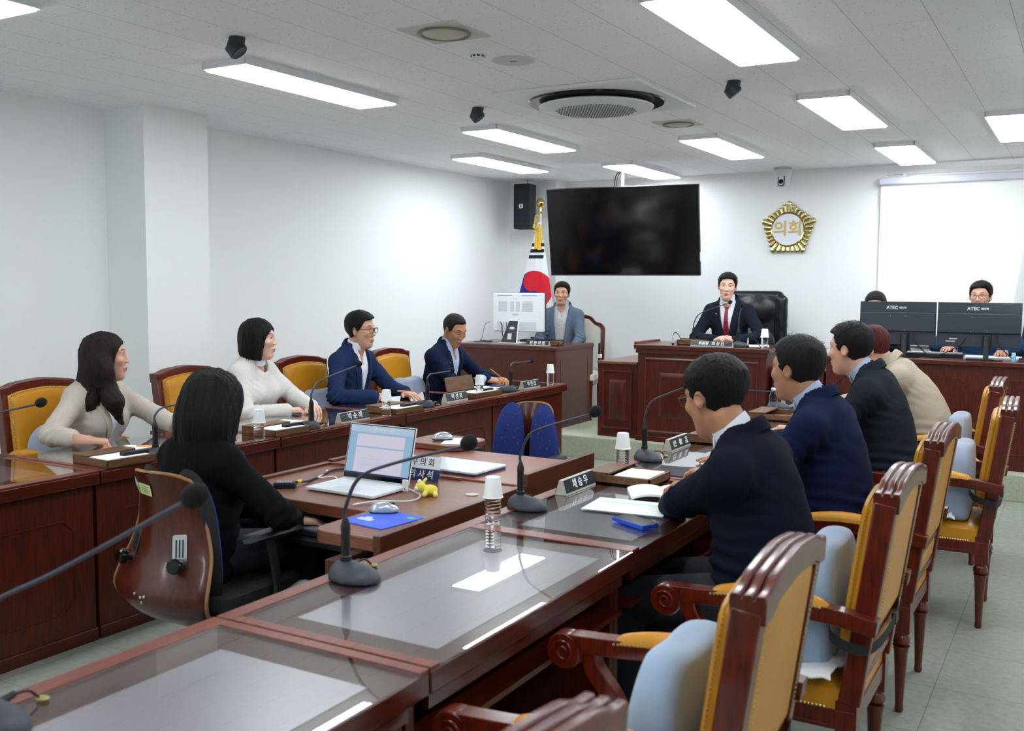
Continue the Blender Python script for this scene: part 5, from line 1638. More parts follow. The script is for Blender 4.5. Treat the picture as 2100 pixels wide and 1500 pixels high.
def exec_chair(name, label):
    """carved wooden armchair with mustard leather, faces +y"""
    t = thing(name, label, 'chair')
    HW = 0.250
    zs = 0.455
    def by(z): return -0.255 - max(0, z - 0.42) * 0.135      # rear leg / post line
    # posts
    for s_ in (-1, 1):
        mb = MB()
        mb.sweep([(s_ * (HW - 0.022), by(z), z) for z in (0.42, 0.60, 0.80, 0.98)], [(-0.022, -0.028), (0.022, -0.028), (0.022, 0.030), (-0.022, 0.030)], up=(0, 1, 0), scales=[1, 0.96, 0.96, 1.0])
        mb.build('back_post', M_REDWOOD, t, bevel=0.004)
    # crest rail with three ridges
    half = [(0.250, 0.0), (0.232, 0.001), (0.212, 0.003), (0.190, 0.010), (0.170, 0.018), (0.150, 0.022), (0.10, 0.028), (0.05, 0.033), (0.0, 0.036)]
    path = [(-x, 0, z) for x, z in half] + [(x, 0, z) for x, z in half[::-1][1:]]
    yb = by(0.99)
    path = [(x, yb - 0.004 * (1 - abs(x) / 0.27), 1.000 + z) for x, _, z in path]
    prof = [(-0.032, -0.045), (-0.034, -0.004)]
    for c_ in (-0.0235, 0.0, 0.0235):
        prof += [(c_ - 0.0100, 0.000), (c_ - 0.0092, 0.006), (c_ - 0.006, 0.0095), (c_ + 0.006, 0.0095), (c_ + 0.0092, 0.006), (c_ + 0.0100, 0.000)]
    prof += [(0.034, -0.004), (0.032, -0.045)]
    MB().sweep(path, prof, up=(0, 0, 1)).build('crest_rail', M_REDWOOD, t, bevel=0.0015)
    for z, h_ in ((0.585, 0.022), (0.475, 0.025)):
        MB().box(-HW + 0.03, HW - 0.03, by(z) - 0.02, by(z) + 0.018, z - h_ / 2, z + h_ / 2).build('back_rail', M_REDWOOD, t, bevel=0.003)
    # leather panels: rear and front of the back
    def crest_z(x): return float(np.interp(abs(x), [q[0] for q in half[::-1]], [q[1] for q in half[::-1]])) + 1.000 - 0.040
    def backpanel(sg, zlo, zhi_fn, bulge, y0, hw):
        def fn(u, v):
            x = (u * 2 - 1) * hw; zt = zhi_fn(x); z = zlo + (zt - zlo) * v
            e = min(1, (1 - abs(u * 2 - 1)) * 8) ** 0.4 * min(1, min(v, 1 - v) * 16) ** 0.4
            return Vector((x, by(z) + sg * (y0 + bulge * e + bulge * 0.4 * e * (1 - (2 * u - 1) ** 2)), z)), Vector((0, sg, 0))
        return fn
    MB().slab(backpanel(-1, 0.60, crest_z, 0.008, 0.014, HW - 0.043), 24, 20, 0.006).build('back_leather', M_LEATHER, t)
    MB().slab(backpanel(-1, 0.49, lambda x: 0.57, 0.006, 0.010, HW - 0.043), 12, 6, 0.006).build('lower_back_leather', M_LEATHER, t)
    MB().slab(backpanel(1, 0.55, lambda x: crest_z(x) + 0.006, 0.026, 0.022, HW - 0.036), 24, 22, 0.03).build('back_cushion', M_LEATHER, t)
    mb = MB()
    pr = HW - 0.050
    rear = [(-pr, by(0.61) - 0.030, 0.61)] + [(-pr, by(z) - 0.030, z) for z in (0.7, 0.8, 0.9)] + [(x, by(crest_z(x)) - 0.029, crest_z(x) - 0.010) for x in np.linspace(-pr, pr, 15)] + [(pr, by(z) - 0.030, z) for z in (0.9, 0.8, 0.7, 0.61)]
    nail_row(mb, rear, 0.0042, 0.0105, (0, -1, 0))
    mb.build('rear_nail_trim', M_BRASS, t, smooth=False, fix=False)
    mb = MB()
    pr = HW - 0.040
    fr_ = [(-pr, by(0.6) + 0.050, 0.6)] + [(-pr, by(z) + 0.050, z) for z in (0.7, 0.8, 0.9)] + [(x, by(crest_z(x)) + 0.047, crest_z(x) + 0.002) for x in np.linspace(-pr, pr, 15)] + [(pr, by(z) + 0.050, z) for z in (0.9, 0.8, 0.7, 0.6)]
    nail_row(mb, fr_, 0.0048, 0.0105, (0, 1, 0))
    mb.build('front_nail_trim', M_BRASS, t, smooth=False, fix=False)
    # seat
    mb = MB(); mb.box(-HW, HW, -0.27, 0.255, 0.345, 0.400)
    mb.box(-HW + 0.004, HW - 0.004, 0.255, 0.262, 0.352, 0.362); mb.box(-HW - 0.004, -HW, -0.2, 0.24, 0.350, 0.360); mb.box(HW, HW + 0.004, -0.2, 0.24, 0.350, 0.360)
    mb.build('seat_rail', M_REDWOOD, t, bevel=0.004)
    mb = MB(); pillow(mb, 2 * HW - 0.01, 0.52, 0.398, 0.462, 0.05, 0.020, M=T(0, -0.005, 0)); mb.build('seat_cushion', M_LEATHER, t)
    for pts_, nn in (([(-HW - 0.001, -0.2, 0.404), (-HW - 0.001, 0.23, 0.404)], (-1, 0, 0)), ([(HW + 0.001, -0.2, 0.404), (HW + 0.001, 0.23, 0.404)], (1, 0, 0)), ([(-HW + 0.03, 0.256, 0.404), (HW - 0.03, 0.256, 0.404)], (0, 1, 0))):
        mb = MB(); nail_row(mb, pts_, 0.0048, 0.0105, nn); mb.build('seat_nail_trim', M_BRASS, t, smooth=False, fix=False)
    # arms
    for s_ in (-1, 1):
        x = s_ * (HW + 0.012)
        mb = MB()
        ap = bez([(x, -0.325, 0.655), (x, -0.20, 0.672), (x, -0.02, 0.680), (x, 0.14, 0.668), (x, 0.255, 0.662)], 6)
        mb.sweep(ap, [(-0.024, -0.026), (0.024, -0.026), (0.027, -0.005), (0.024, 0.018), (-0.024, 0.018), (-0.027, -0.005)])
        # scroll
        sc_ = []
        for k in range(26):
            a = math.radians(90 - k * 20); rr = 0.046 * (1 - k / 32)
            sc_.append((x, 0.262 + rr * math.cos(a), 0.634 + rr * math.sin(a)))
        mb.sweep(sc_, [(-0.027, -0.007), (0.027, -0.007), (0.027, 0.007), (-0.027, 0.007)], up=(0, 0.01, 1)) if False else None
        mb.lathe([(0.044, -0.026), (0.047, -0.018), (0.047, 0.018), (0.044, 0.026)], 28, T(x, 0.262, 0.636) @ R('Y', 90))
        ring = [(x + s_ * 0.027, 0.262 + 0.030 * (1 - k / 30) * math.cos(k * 0.42), 0.636 + 0.030 * (1 - k / 30) * math.sin(k * 0.42)) for k in range(26)]
        mb.tube(ring, 0.0035, 6)
        ring = [(x - s_ * 0.027, q[1], q[2]) for q in ring]
        mb.tube(ring, 0.0035, 6)
        arm_ = mb.build('armrest', M_REDWOOD, t, bevel=0.002)
        mb = MB()
        mb.sweep(bez([(x, 0.20, 0.655), (x, 0.185, 0.60), (x, 0.125, 0.52), (x, 0.115, 0.45), (x, 0.15, 0.36)], 6), [(-0.020, -0.022), (0.020, -0.022), (0.020, 0.022), (-0.020, 0.022)], up=(0, 1, 0.2))
        mb.build('arm_support', M_REDWOOD, arm_, bevel=0.004)
        def pad(u, v):
            yy = lerp(-0.20, 0.135, v); a = PI * u
            e = math.sin(PI * min(max(v, 0.0), 1.0)) ** 0.35
            return (x + 0.029 * (0.55 + 0.45 * e) * math.cos(a), yy, 0.690 + 0.030 * e * math.sin(a) - 0.004 + 0.006 * math.sin(PI * v) - 0.02 * max(0, v - 0.5)), (math.cos(a), 0, math.sin(a))
        MB().slab(pad, 10, 16, 0.004).build('arm_pad', M_LEATHER, arm_)
        for sd_ in (-1, 1):
            mb = MB(); nail_row(mb, [(x + sd_ * 0.0285, lerp(-0.19, 0.125, k / 6), 0.689 + 0.006 * math.sin(PI * k / 6) - 0.02 * max(0, k / 6 - 0.5)) for k in range(7)], 0.0042, 0.0105, (sd_, 0, 0.1))
            mb.build('arm_nail_trim', M_BRASS, arm_, smooth=False, fix=False)
    # legs
    for sx_ in (-1, 1):
        mb = MB()
        x = sx_ * (HW - 0.03); y = 0.225
        mb.box(x - 0.028, x + 0.028, y - 0.028, y + 0.028, 0.30, 0.348)
        mb.lathe([(0.012, 0.0), (0.016, 0.01), (0.014, 0.03), (0.018, 0.12), (0.024, 0.225), (0.030, 0.250), (0.022, 0.250), (0.031, 0.262), (0.031, 0.278), (0.024, 0.290), (0.026, 0.302)], 20, T(x, y, 0))
        mb.build('leg', M_REDWOOD, t)
        mb = MB()
        y = -0.245
        mb.box(x - 0.026, x + 0.026, y - 0.030, y + 0.026, 0.30, 0.425)
        mb.lathe([(0.012, 0.0), (0.016, 0.01), (0.014, 0.03), (0.018, 0.12), (0.024, 0.225), (0.030, 0.250), (0.022, 0.250), (0.031, 0.262), (0.031, 0.278), (0.024, 0.290), (0.026, 0.302)], 20, T(x, y, 0))
        mb.build('leg', M_REDWOOD, t)
    return t

def lumbar_proto(m, name='lumbar_cushion'):
    """two-lobed back cushion that leans on a chair back, local +y is the front"""
    t = thing(name, 'x', 'cushion')
    def sd(P):
        d = rbx(P, (0, 0.050, 0.175), (0.205, 0.052, 0.175), 0.03)
        d = smin(d, ell(P, (0, 0.075, 0.12), (0.195, 0.055, 0.15)), 0.05)
        d = smax(d, ell(P, (0, 0.045, 0.12), (0.250, 0.13, 0.265)), 0.03)
        d = smax(d, -ell(P, (0, 0.05, 0.405), (0.10, 0.2, 0.055)), 0.05)
        d = smax(d, -ell(P, (0, 0.175, 0.20), (0.05, 0.06, 0.20)), 0.05)
        return d
    v, f_ = surfnet(sd, (-0.26, -0.04, -0.05), (0.26, 0.2, 0.40), 0.011)
    mesh_obj('cushion_body', [(v, f_, 0)], [m], t)
    # strap behind the chair back
    mb = MB()
    pts = bez([(-0.19, 0.0, 0.14), (-0.262, -0.02, 0.13), (-0.286, -0.075, 0.115), (-0.22, -0.118, 0.10), (0.0, -0.126, 0.085), (0.22, -0.118, 0.10), (0.286, -0.075, 0.115), (0.262, -0.02, 0.13), (0.19, 0.0, 0.14)], 5)
    mb.sweep(pts, [(-0.0015, -0.014), (0.0015, -0.014), (0.0015, 0.014), (-0.0015, 0.014)])
    sp_ = mb.build('strap', mat('black webbing', srgb(24, 26, 28), 0.8), t)
    MB().box(0.10, 0.15, -0.130, -0.116, 0.07, 0.105).build('buckle', M_BLACK, sp_, bevel=0.003)
    return t

cushR = lumbar_proto(M_CUSHION_B)
cushL = None
ch = exec_chair('armchair', 'x')
RC = [(0.91, 'nearest mustard leather armchair, only its crest rail and arm at the bottom edge'),
      (1.92, 'empty mustard leather armchair with pale blue cushion at the bottom right'),
      (2.95, 'mustard leather armchair behind the nearest seated man in glasses'),
      (3.97, 'mustard leather armchair behind the second man, its back partly hidden by a nearer one'),
      (5.09, 'mustard leather armchair with grey cushion whose turned legs stand free on the floor'),
      (6.20, 'farthest mustard leather armchair of the right row, behind the woman in beige')]
first = True
def put_chair(x, y, r, lab, grp):
    global first
    o = ch if first else dup(ch)
    first = False
    return place(o, (x, y, 0), r, lab, grp)
RX = [-0.86, -0.83, -0.765, -0.775, -0.62, -0.745]
for i, ((y, lab), x) in enumerate(zip(RC, RX)):
    put_chair(x, y, PI / 2 + (0, 0.02, 0.0, -0.01, 0.03, 0.0)[i], lab, 'mustard leather armchairs of the right row')
LC = [(3.27, 'mustard leather armchair behind the woman in the beige jacket'),
      (4.25, 'mustard leather armchair between the dark haired clerk and the woman in white'),
      (5.27, 'mustard leather armchair behind the man in glasses, beside the woman in white'),
      (6.28, 'mustard leather armchair between the man in glasses and the writing older man'),]
for y, lab in LC:
    put_chair(-4.45, y, -PI / 2, lab, 'mustard leather armchairs of the left row')
# cushions
firstc = True
def put_cush(x, y, r, lab, grp, m=None):
    global firstc
    o = cushR if firstc else dup(cushR)
    firstc = False
    if m is not None:
        for c in kids(o):
            if c.name.startswith('cushion_body'):
                c.data = c.data.copy() if c.data.materials[0] != m else c.data
                c.data.materials[0] = m
    return place(o, (x, y, 0.478), r, lab, grp)
GR = 'lumbar cushions strapped to the right row armchairs'
put_cush(-0.645, 1.92, PI / 2, 'pale blue lumbar cushion on the empty armchair at the bottom right', GR)
put_cush(-0.58, 2.95, PI / 2, 'pale blue lumbar cushion behind the nearest seated man in glasses', GR)
put_cush(-0.435, 5.09, PI / 2 + 0.03, 'grey lumbar cushion on the armchair whose legs stand free', GR, M_CUSHION)
put_cush(-0.56, 6.20, PI / 2, 'grey lumbar cushion on the farthest right row armchair', GR, M_CUSHION)
GL = 'lumbar cushions on the left row armchairs'
put_cush(-4.635, 3.27, -PI / 2, 'grey blue lumbar cushion behind the woman in the beige jacket', GL, M_CUSHION)
put_cush(-4.635, 5.27, -PI / 2, 'grey blue lumbar cushion between the woman in white and the man in glasses', GL, M_CUSHION)
put_cush(-4.635, 6.28, -PI / 2, 'grey blue lumbar cushion between the man in glasses and the older man', GL, M_CUSHION)
# crumpled white seat cloths
def seat_cloth(x, y, r, lab, seed, w=0.46, d=0.44, rest=0.490):
    rr = random.Random(seed)
    ph = [rr.uniform(0, 6) for _ in range(8)]
    mb = MB()
    def fn(u, v):
        X = (u - 0.5) * w * (1 + 0.10 * math.sin(v * 7 + ph[0])); Y = (v - 0.5) * d * (1 + 0.10 * math.sin(u * 8 + ph[1]))
        z = 0.006 * abs(math.sin(u * 13 + ph[2] + 3 * math.sin(v * 5 + ph[3]))) + 0.006 * abs(math.sin(v * 17 + ph[4] + 2 * math.sin(u * 6))) + 0.003 * math.sin(u * 40 + v * 31) 
        ed = min(u, 1 - u, v, 1 - v)
        z += 0.014 * max(0, 1 - ed * 6) * (0.6 + 0.6 * math.sin(u * 9 + ph[5]) * math.sin(v * 8 + ph[6]))
        rd = max(abs(X) - 0.20, abs(Y) - 0.19, 0)
        return Vector((X, Y, z - rd * 0.10)), Vector((0, 0, 1))
    mb.slab(fn, 34, 34, 0.004)
    o = mb.build('seat_cloth', M_CLOTH)
    place(o, (x, y, rest), r); tag(o, lab, 'cloth', 'white cloths laid on armchair seats')
    return o
seat_cloth(-0.80, 1.90, PI / 2, 'white crumpled cloth on the seat of the empty armchair at the bottom right', 3)
seat_cloth(-0.80, 0.98, PI / 2, 'grey white crumpled cloth on the seat of the nearest armchair', 8)
seat_cloth(-0.80, 2.84, PI / 2 + 0.2, 'white crumpled cloth under the nearest seated man in glasses', 5, 0.50, 0.46)
seat_cloth(-0.66, 5.02, PI / 2, 'white cloth bunched on the seat of the armchair whose legs stand free', 9, 0.42, 0.34)

# ---- clerk chairs: twin blue back pads on a bent plywood shell; faces +y
OUT = bez([(0.11, -0.12, 0), (0.190, -0.255, 0), (0.232, -0.310, 0), (0.226, -0.290, 0), (0.205, -0.258, 0), (0.180, -0.246, 0), (0.160, -0.246, 0), (0.146, -0.258, 0), (0.132, -0.280, 0)], 5)
def shell(u, v):
    x = (u * 2 - 1); z = lerp(0.31, 0.90, v)
    k_ = min(int(v * 40), 39); f_ = v * 40 - k_
    q_ = OUT[k_].lerp(OUT[k_ + 1], f_)
    rc = max(0.0, (v - 0.9) / 0.1)
    return Vector((x * q_.x, q_.y + 0.075 * x * x, z - 0.03 * rc * abs(x) ** 4)), Vector((-0.45 * x, -1, 0))
def on_shell(x, z, off=0.0075):
    v = (z - 0.31) / 0.59; hw = OUT[min(int(v * 40), 40)].x
    p, n = shell((x / hw + 1) / 2, v)
    p2 = shell((x / hw + 1) / 2, min(1, v + 0.03))[0]
    tx = (shell((x / hw + 1) / 2 + 0.03, v)[0] - p).normalized(); tz = (p2 - p).normalized()
    n = tz.cross(tx).normalized()
    if n.y > 0: n = -n
    p = p + n * off
    tz = (tz - n * tz.dot(n)).normalized(); tx = tz.cross(-n)
    tx = tz.cross(n) if (tz.cross(n)).x > 0 else n.cross(tz)
    return Matrix(((tx.x, -n.x, tz.x, p.x), (tx.y, -n.y, tz.y, p.y), (tx.z, -n.z, tz.z, p.z), (0, 0, 0, 1)))
def duo_chair(label):
    t = thing('office_chair', label, 'chair')
    mb = MB(); mb.slab(shell, 20, 30, 0.012); mb.build('plywood_shell', M_SHELL, t)
    mb = MB()
    ed = [shell(0, v / 30)[0] for v in range(31)] + [shell(u / 10, 1)[0] for u in range(1, 11)] + [shell(1, 1 - v / 30)[0] for v in range(1, 31)]
    mb.tube(ed, 0.0064, 6); mb.build('shell_edge', M_SHELLEDGE, t)
    for s_ in (-1, 1):
        def padf(off, grow):
            def fn(u, v):
                a = 2 * PI * u
                return None
        # oval pad, domed
        mb = MB(); mb2 = MB()
        def pdf(k, M_, front):
            vs = []; fs = []
            nr, na = 8, 28
            for i in range(nr + 1):
                r_ = i / nr
                for j in range(na):
                    a = 2 * PI * j / na
                    X = 0.094 * r_ * math.copysign(abs(math.cos(a)) ** 0.85, math.cos(a)); Z = 0.250 * r_ * math.copysign(abs(math.sin(a)) ** 0.75, math.sin(a))
                    dep = (0.034 if front else -0.030) * math.sqrt(max(0, 1 - r_ ** 3.2))
                    zz = 0.655 + Z
                    wid = 1.0 + 0.14 * (-Z / 0.250)
                    vs.append((s_ * (0.108 + 0.012 * (-Z / 0.250)) + X * wid, -0.165 + dep + 0.035 * (Z / 0.250) ** 2 * (1 if Z < 0 else -0.6) + 0.02 * abs(X) / 0.09 * (1 if X * s_ > 0 else 0), zz))
            for i in range(nr):
                for j in range(na):
                    q = (j + 1) % na
                    fs.append((i * na + j, i * na + q, (i + 1) * na + q, (i + 1) * na + j))
            M_.add(vs, fs)
        pdf(0, mb, True); pdf(0, mb2, False)
        p_ = mb.build('back_pad', M_BLUEFAB, t)
        mb2.build('pad_shell', M_BLKFAB, p_)
        # steel plate with slots and a knob
        px = s_ * 0.112; PQ = on_shell(px, 0.615)
        mb = MB(); mb.rbox(0, 0, 0, 0.003, 0.052, 0.135, 0.008, M=PQ @ R('X', 90)); pl_ = mb.build('steel_plate', M_STEEL, t)
        mb = MB()
        for k in (-1, 0, 1): mb.rbox(k * 0.012, 0.02, 0, 0.001, 0.0055, 0.062, 0.0026, M=PQ @ T(0, -0.003, 0) @ R('X', 90))
        mb.build('plate_slots', M_BLACK, pl_, smooth=False)['kind'] = 'stuff'
        mb = MB(); mb.lathe([(0.012, 0.0), (0.014, 0.02), (0.026, 0.022), (0.028, 0.030), (0.027, 0.046), (0.022, 0.052)], 12, PQ @ T(0, -0.001, -0.04) @ R('X', 90)); mb.build('knob', M_BLACKG, t)
    for k, (x, z) in enumerate(((0.0, 0.468), (0.018, 0.472), (-0.030, 0.476), (0.004, 0.452))):
        MB().ball((0, 0, 0), 0.006, 8, 6, (1, 0.5, 1), M=on_shell(x, z)).build('screw', M_STEEL, t)
    mb = MB(); pillow(mb, 0.47, 0.45, 0.40, 0.455, 0.09, 0.02, M=T(0, 0.06, 0)); mb.build('seat_cushion', M_BLKFAB, t)
    MB().rbox(0, 0.06, 0.375, 0.402, 0.44, 0.42, 0.08).build('seat_pan', M_BLKFAB, t)
    for s_ in (-1, 1):
        mb = MB()
        mb.sweep(bez([(s_ * 0.245, -0.09, 0.645), (s_ * 0.262, 0.02, 0.652), (s_ * 0.262, 0.13, 0.650), (s_ * 0.25, 0.20, 0.638)], 5), [(-0.034, -0.004), (-0.026, 0.012), (0.026, 0.012), (0.034, -0.004), (0.024, -0.016), (-0.024, -0.016)], scales=[0.7] + [1] * 14 + [0.75])
        a_ = mb.build('armrest', mat('black arm pad', srgb(30, 32, 36), 0.4), t)
        MB().tube(bez([(s_ * 0.16, 0.06, 0.385), (s_ * 0.27, 0.06, 0.40), (s_ * 0.275, 0.05, 0.52), (s_ * 0.258, 0.04, 0.637)], 6), [0.018] * 19, 8).build('arm_bracket', M_BLACK, a_)
    MB().lathe([(0.028, 0.10), (0.028, 0.22), (0.020, 0.22), (0.020, 0.36), (0.06, 0.375)], 20).build('gas_column', M_BLACK, t)
    mb = MB(); mb.lathe([(0.045, 0.075), (0.045, 0.11), (0.03, 0.12)], 20); mb.build('hub', M_BLACK, t)
    for k in range(5):
        a = k * 2 * PI / 5 + 0.3
        mb = MB(); mb.tube([(0.03 * math.cos(a), 0.03 * math.sin(a), 0.098), (0.29 * math.cos(a), 0.29 * math.sin(a), 0.072)], [0.024, 0.014], 8); lg = mb.build('base_leg', M_BLACK, t)
        mb = MB(); mb.lathe([(0.024, -0.009), (0.026, -0.005), (0.026, 0.005), (0.024, 0.009)], 16, T(0.29 * math.cos(a), 0.29 * math.sin(a), 0.027) @ R('Z', 30 * k) @ R('Y', 90)); mb.tube([(0.29 * math.cos(a), 0.29 * math.sin(a), 0.03), (0.29 * math.cos(a), 0.29 * math.sin(a), 0.075)], 0.006, 8)
        mb.build('caster', M_BLACK, lg)
    return t
oc = duo_chair('x')
tg = thing('x', 'x', 'x'); bpy.data.objects.remove(tg)
oc2 = dup(oc)
place(oc, (-2.775, 2.56, 0), math.radians(0), 'office chair with bent plywood back under the clerk with black hair', 'office chairs with twin back pads')
place(oc2, (-2.60, 4.50, 0), PI + 0.05, 'empty office chair with two speckled blue back pads behind the farther middle desk', 'office chairs with twin back pads')
# stickers on the back of the occupied one
def stick(x, z, w, h, m, rot):
    o = MB().box(-w / 2, w / 2, -0.0008, 0.0, -h / 2, h / 2).build('sticker', m, oc, smooth=False)
    o.matrix_local = T(x, -0.268, z) @ R('Y', rot) @ R('X', -4)
    return o
s1 = stick(-0.085, 0.835, 0.050, 0.036, mat('silver sticker', srgb(196, 200, 206), 0.4), 12)
s1.matrix_local = on_shell(-0.085, 0.845, 0.0085) @ R('Y', 12)
s2 = stick(-0.015, 0.825, 0.062, 0.042, mat('yellow green sticker', srgb(214, 224, 152), 0.5), 3)
s2.matrix_local = on_shell(-0.018, 0.838, 0.0085) @ R('Y', 3)
for k in range(4):
    q = MB().box(-0.022, 0.022 - 0.008 * (k % 2), -0.0012, -0.0008, -0.001, 0.001).build('sticker_print', M_TEXTD, s2, smooth=False)
    q.location = (0, 0, 0.012 - 0.008 * k)

# ---- chairman's leather armchair
cc_ = thing('executive_chair', 'tall black leather executive chair behind the chairman', 'chair', (-2.62, 8.92, DZ), math.radians(180 + 20))
def bk(P):
    d = rbx(P, (0, -0.27, 0.93), (0.275, 0.055, 0.37), 0.05)
    X = P.copy(); X[:, 0] = np.abs(X[:, 0])
    d = smin(d, rbx(X, (0.255, -0.250, 0.90), (0.055, 0.075, 0.36), 0.05), 0.02)
    d = smin(d, ell(P, (0, -0.225, 1.12), (0.19, 0.05, 0.12)), 0.03)
    d = smin(d, ell(P, (0, -0.22, 0.78), (0.20, 0.06, 0.16)), 0.03)
    return d + 0.0012 * np.sin(P[:, 2] * 60 + 3 * np.sin(P[:, 0] * 25 + P[:, 2] * 9)) * np.clip((np.abs(P[:, 0]) - 0.17) / 0.05, 0, 1)
v, f_ = surfnet(bk, (-0.36, -0.38, 0.5), (0.36, -0.1, 1.36), 0.013)
mesh_obj('backrest', [(v, f_, 0)], [M_BLKLEATHER], cc_)
mb = MB(); pillow(mb, 0.54, 0.52, 0.42, 0.50, 0.08, 0.03); mb.build('seat', M_BLKLEATHER, cc_)
for s_ in (-1, 1):
    mb = MB(); mb.tube(bez([(s_ * 0.30, -0.20, 0.68), (s_ * 0.32, 0.0, 0.70), (s_ * 0.31, 0.20, 0.68)], 6), [0.03] + [0.042] * 11 + [0.03], 12); a_ = mb.build('armrest', M_BLKLEATHER, cc_)
    MB().tube(bez([(s_ * 0.24, 0.1, 0.43), (s_ * 0.31, 0.12, 0.5), (s_ * 0.31, 0.12, 0.67)], 6), 0.02, 10).build('arm_support', M_BLACK, a_)
MB().lathe([(0.03, 0.08), (0.03, 0.40), (0.08, 0.42)], 20).build('column', M_BLACK, cc_)
for k in range(5):
    a = k * 2 * PI / 5
    MB().tube([(0.0, 0.0, 0.09), (0.31 * math.cos(a), 0.31 * math.sin(a), 0.05)], [0.026, 0.05], 8).build('base_leg', M_BLACK, cc_)

# ---- expert's cream chair
wc = thing('side_chair', 'wooden chair with a cream upholstered back behind the man in grey blazer', 'chair', (-4.50, 9.02, DZ), PI + 0.25)
mb = MB()
HWc = 0.250
top = bez([(-HWc, -0.26, 0.90), (-HWc + 0.03, -0.262, 0.935), (-0.16, -0.265, 0.955), (-0.11, -0.268, 1.005), (-0.04, -0.27, 1.02), (0.04, -0.27, 1.02), (0.11, -0.268, 1.005), (0.16, -0.265, 0.955), (HWc - 0.03, -0.262, 0.935), (HWc, -0.26, 0.90)], 5)
fr2 = [Vector((-HWc, -0.22, 0.45))] + top + [Vector((HWc, -0.22, 0.45))]
mb.sweep(fr2, [(-0.018, -0.018), (0.018, -0.018), (0.018, 0.018), (-0.018, 0.018)], up=(0, 1, 0)); mb.build('back_frame', M_REDWOOD, wc, bevel=0.004)
def creamback(u, v):
    x = (2 * u - 1) * (HWc - 0.018); zt = float(np.interp(abs(x), [0, 0.04, 0.11, 0.16, 0.250], [1.0, 1.0, 0.985, 0.935, 0.90])); z = 0.50 + (zt - 0.50) * v
    e = min(1, (1 - abs(2 * u - 1)) * 5) ** 0.5
    return Vector((x, -0.250 - 0.03 * v + 0.02 * e, z)), Vector((0, 1, 0))
MB().slab(creamback, 16, 14, 0.03).build('back_upholstery', mat('cream fabric', srgb(206, 204, 192), 0.85, bump=0.2, bscale=400), wc)
mb = MB(); pillow(mb, 0.48, 0.46, 0.40, 0.46, 0.05, 0.02); mb.build('seat', mat('cream fabric', srgb(206, 204, 192), 0.85), wc)
MB().box(-0.24, 0.24, -0.23, 0.23, 0.35, 0.402).build('seat_rail', M_REDWOOD, wc, bevel=0.004)
for sx_ in (-1, 1):
    for y in (-0.215, 0.205):
        MB().lathe([(0.013, 0), (0.02, 0.33), (0.022, 0.352)], 12, T(sx_ * 0.215, y, 0)).build('leg', M_REDWOOD, wc)
# folded mic/stand pole leaning beside the desk
ml = thing('folded_stand', 'thin black folded stand with white clips leaning on the end of the side desk', 'stand', (-4.20, 8.98, DZ))
mb = MB(); mb.tube(bez([(0.0, 0, 0.77), (0.0, 0, 0.50), (0.015, 0.0, 0.25), (0.05, 0.01, 0.0)], 8), 0.012, 8); mb.build('pole', M_BLACK, ml)
for z in (0.62, 0.42):
    MB().box(-0.022, 0.022, -0.02, 0.02, z, z + 0.04).build('clip', M_WHITEP, ml, bevel=0.004)

# ---- staff chairs
def simple_chair(x, y, r, lab):
    t = thing('office_chair', lab, 'chair', (x, y, DZ), r, 'black office chairs behind the monitors')
    def bk2(u, v): return Vector(((2 * u - 1) * 0.22, -0.25 + 0.04 * (2 * u - 1) ** 2 - 0.03 * v, 0.52 + 0.42 * v)), Vector((0, 1, 0))
    MB().slab(bk2, 12, 10, 0.05).build('backrest', M_BLKFAB, t, bevel=0.01)
    mb = MB(); pillow(mb, 0.46, 0.46, 0.42, 0.48, 0.07, 0.015); mb.build('seat', M_BLKFAB, t)
    MB().lathe([(0.25, 0.0), (0.25, 0.03), (0.03, 0.06), (0.025, 0.40), (0.08, 0.42)], 20).build('pedestal', M_BLACK, t)
    MB().box(-0.03, 0.03, -0.26, -0.1, 0.43, 0.56).build('back_bar', M_BLACK, t)
simple_chair(-1.55, 8.98, PI, 'black office chair behind the left black monitor')
simple_chair(-0.72, 9.0, PI, 'black office chair behind the right black monitor')
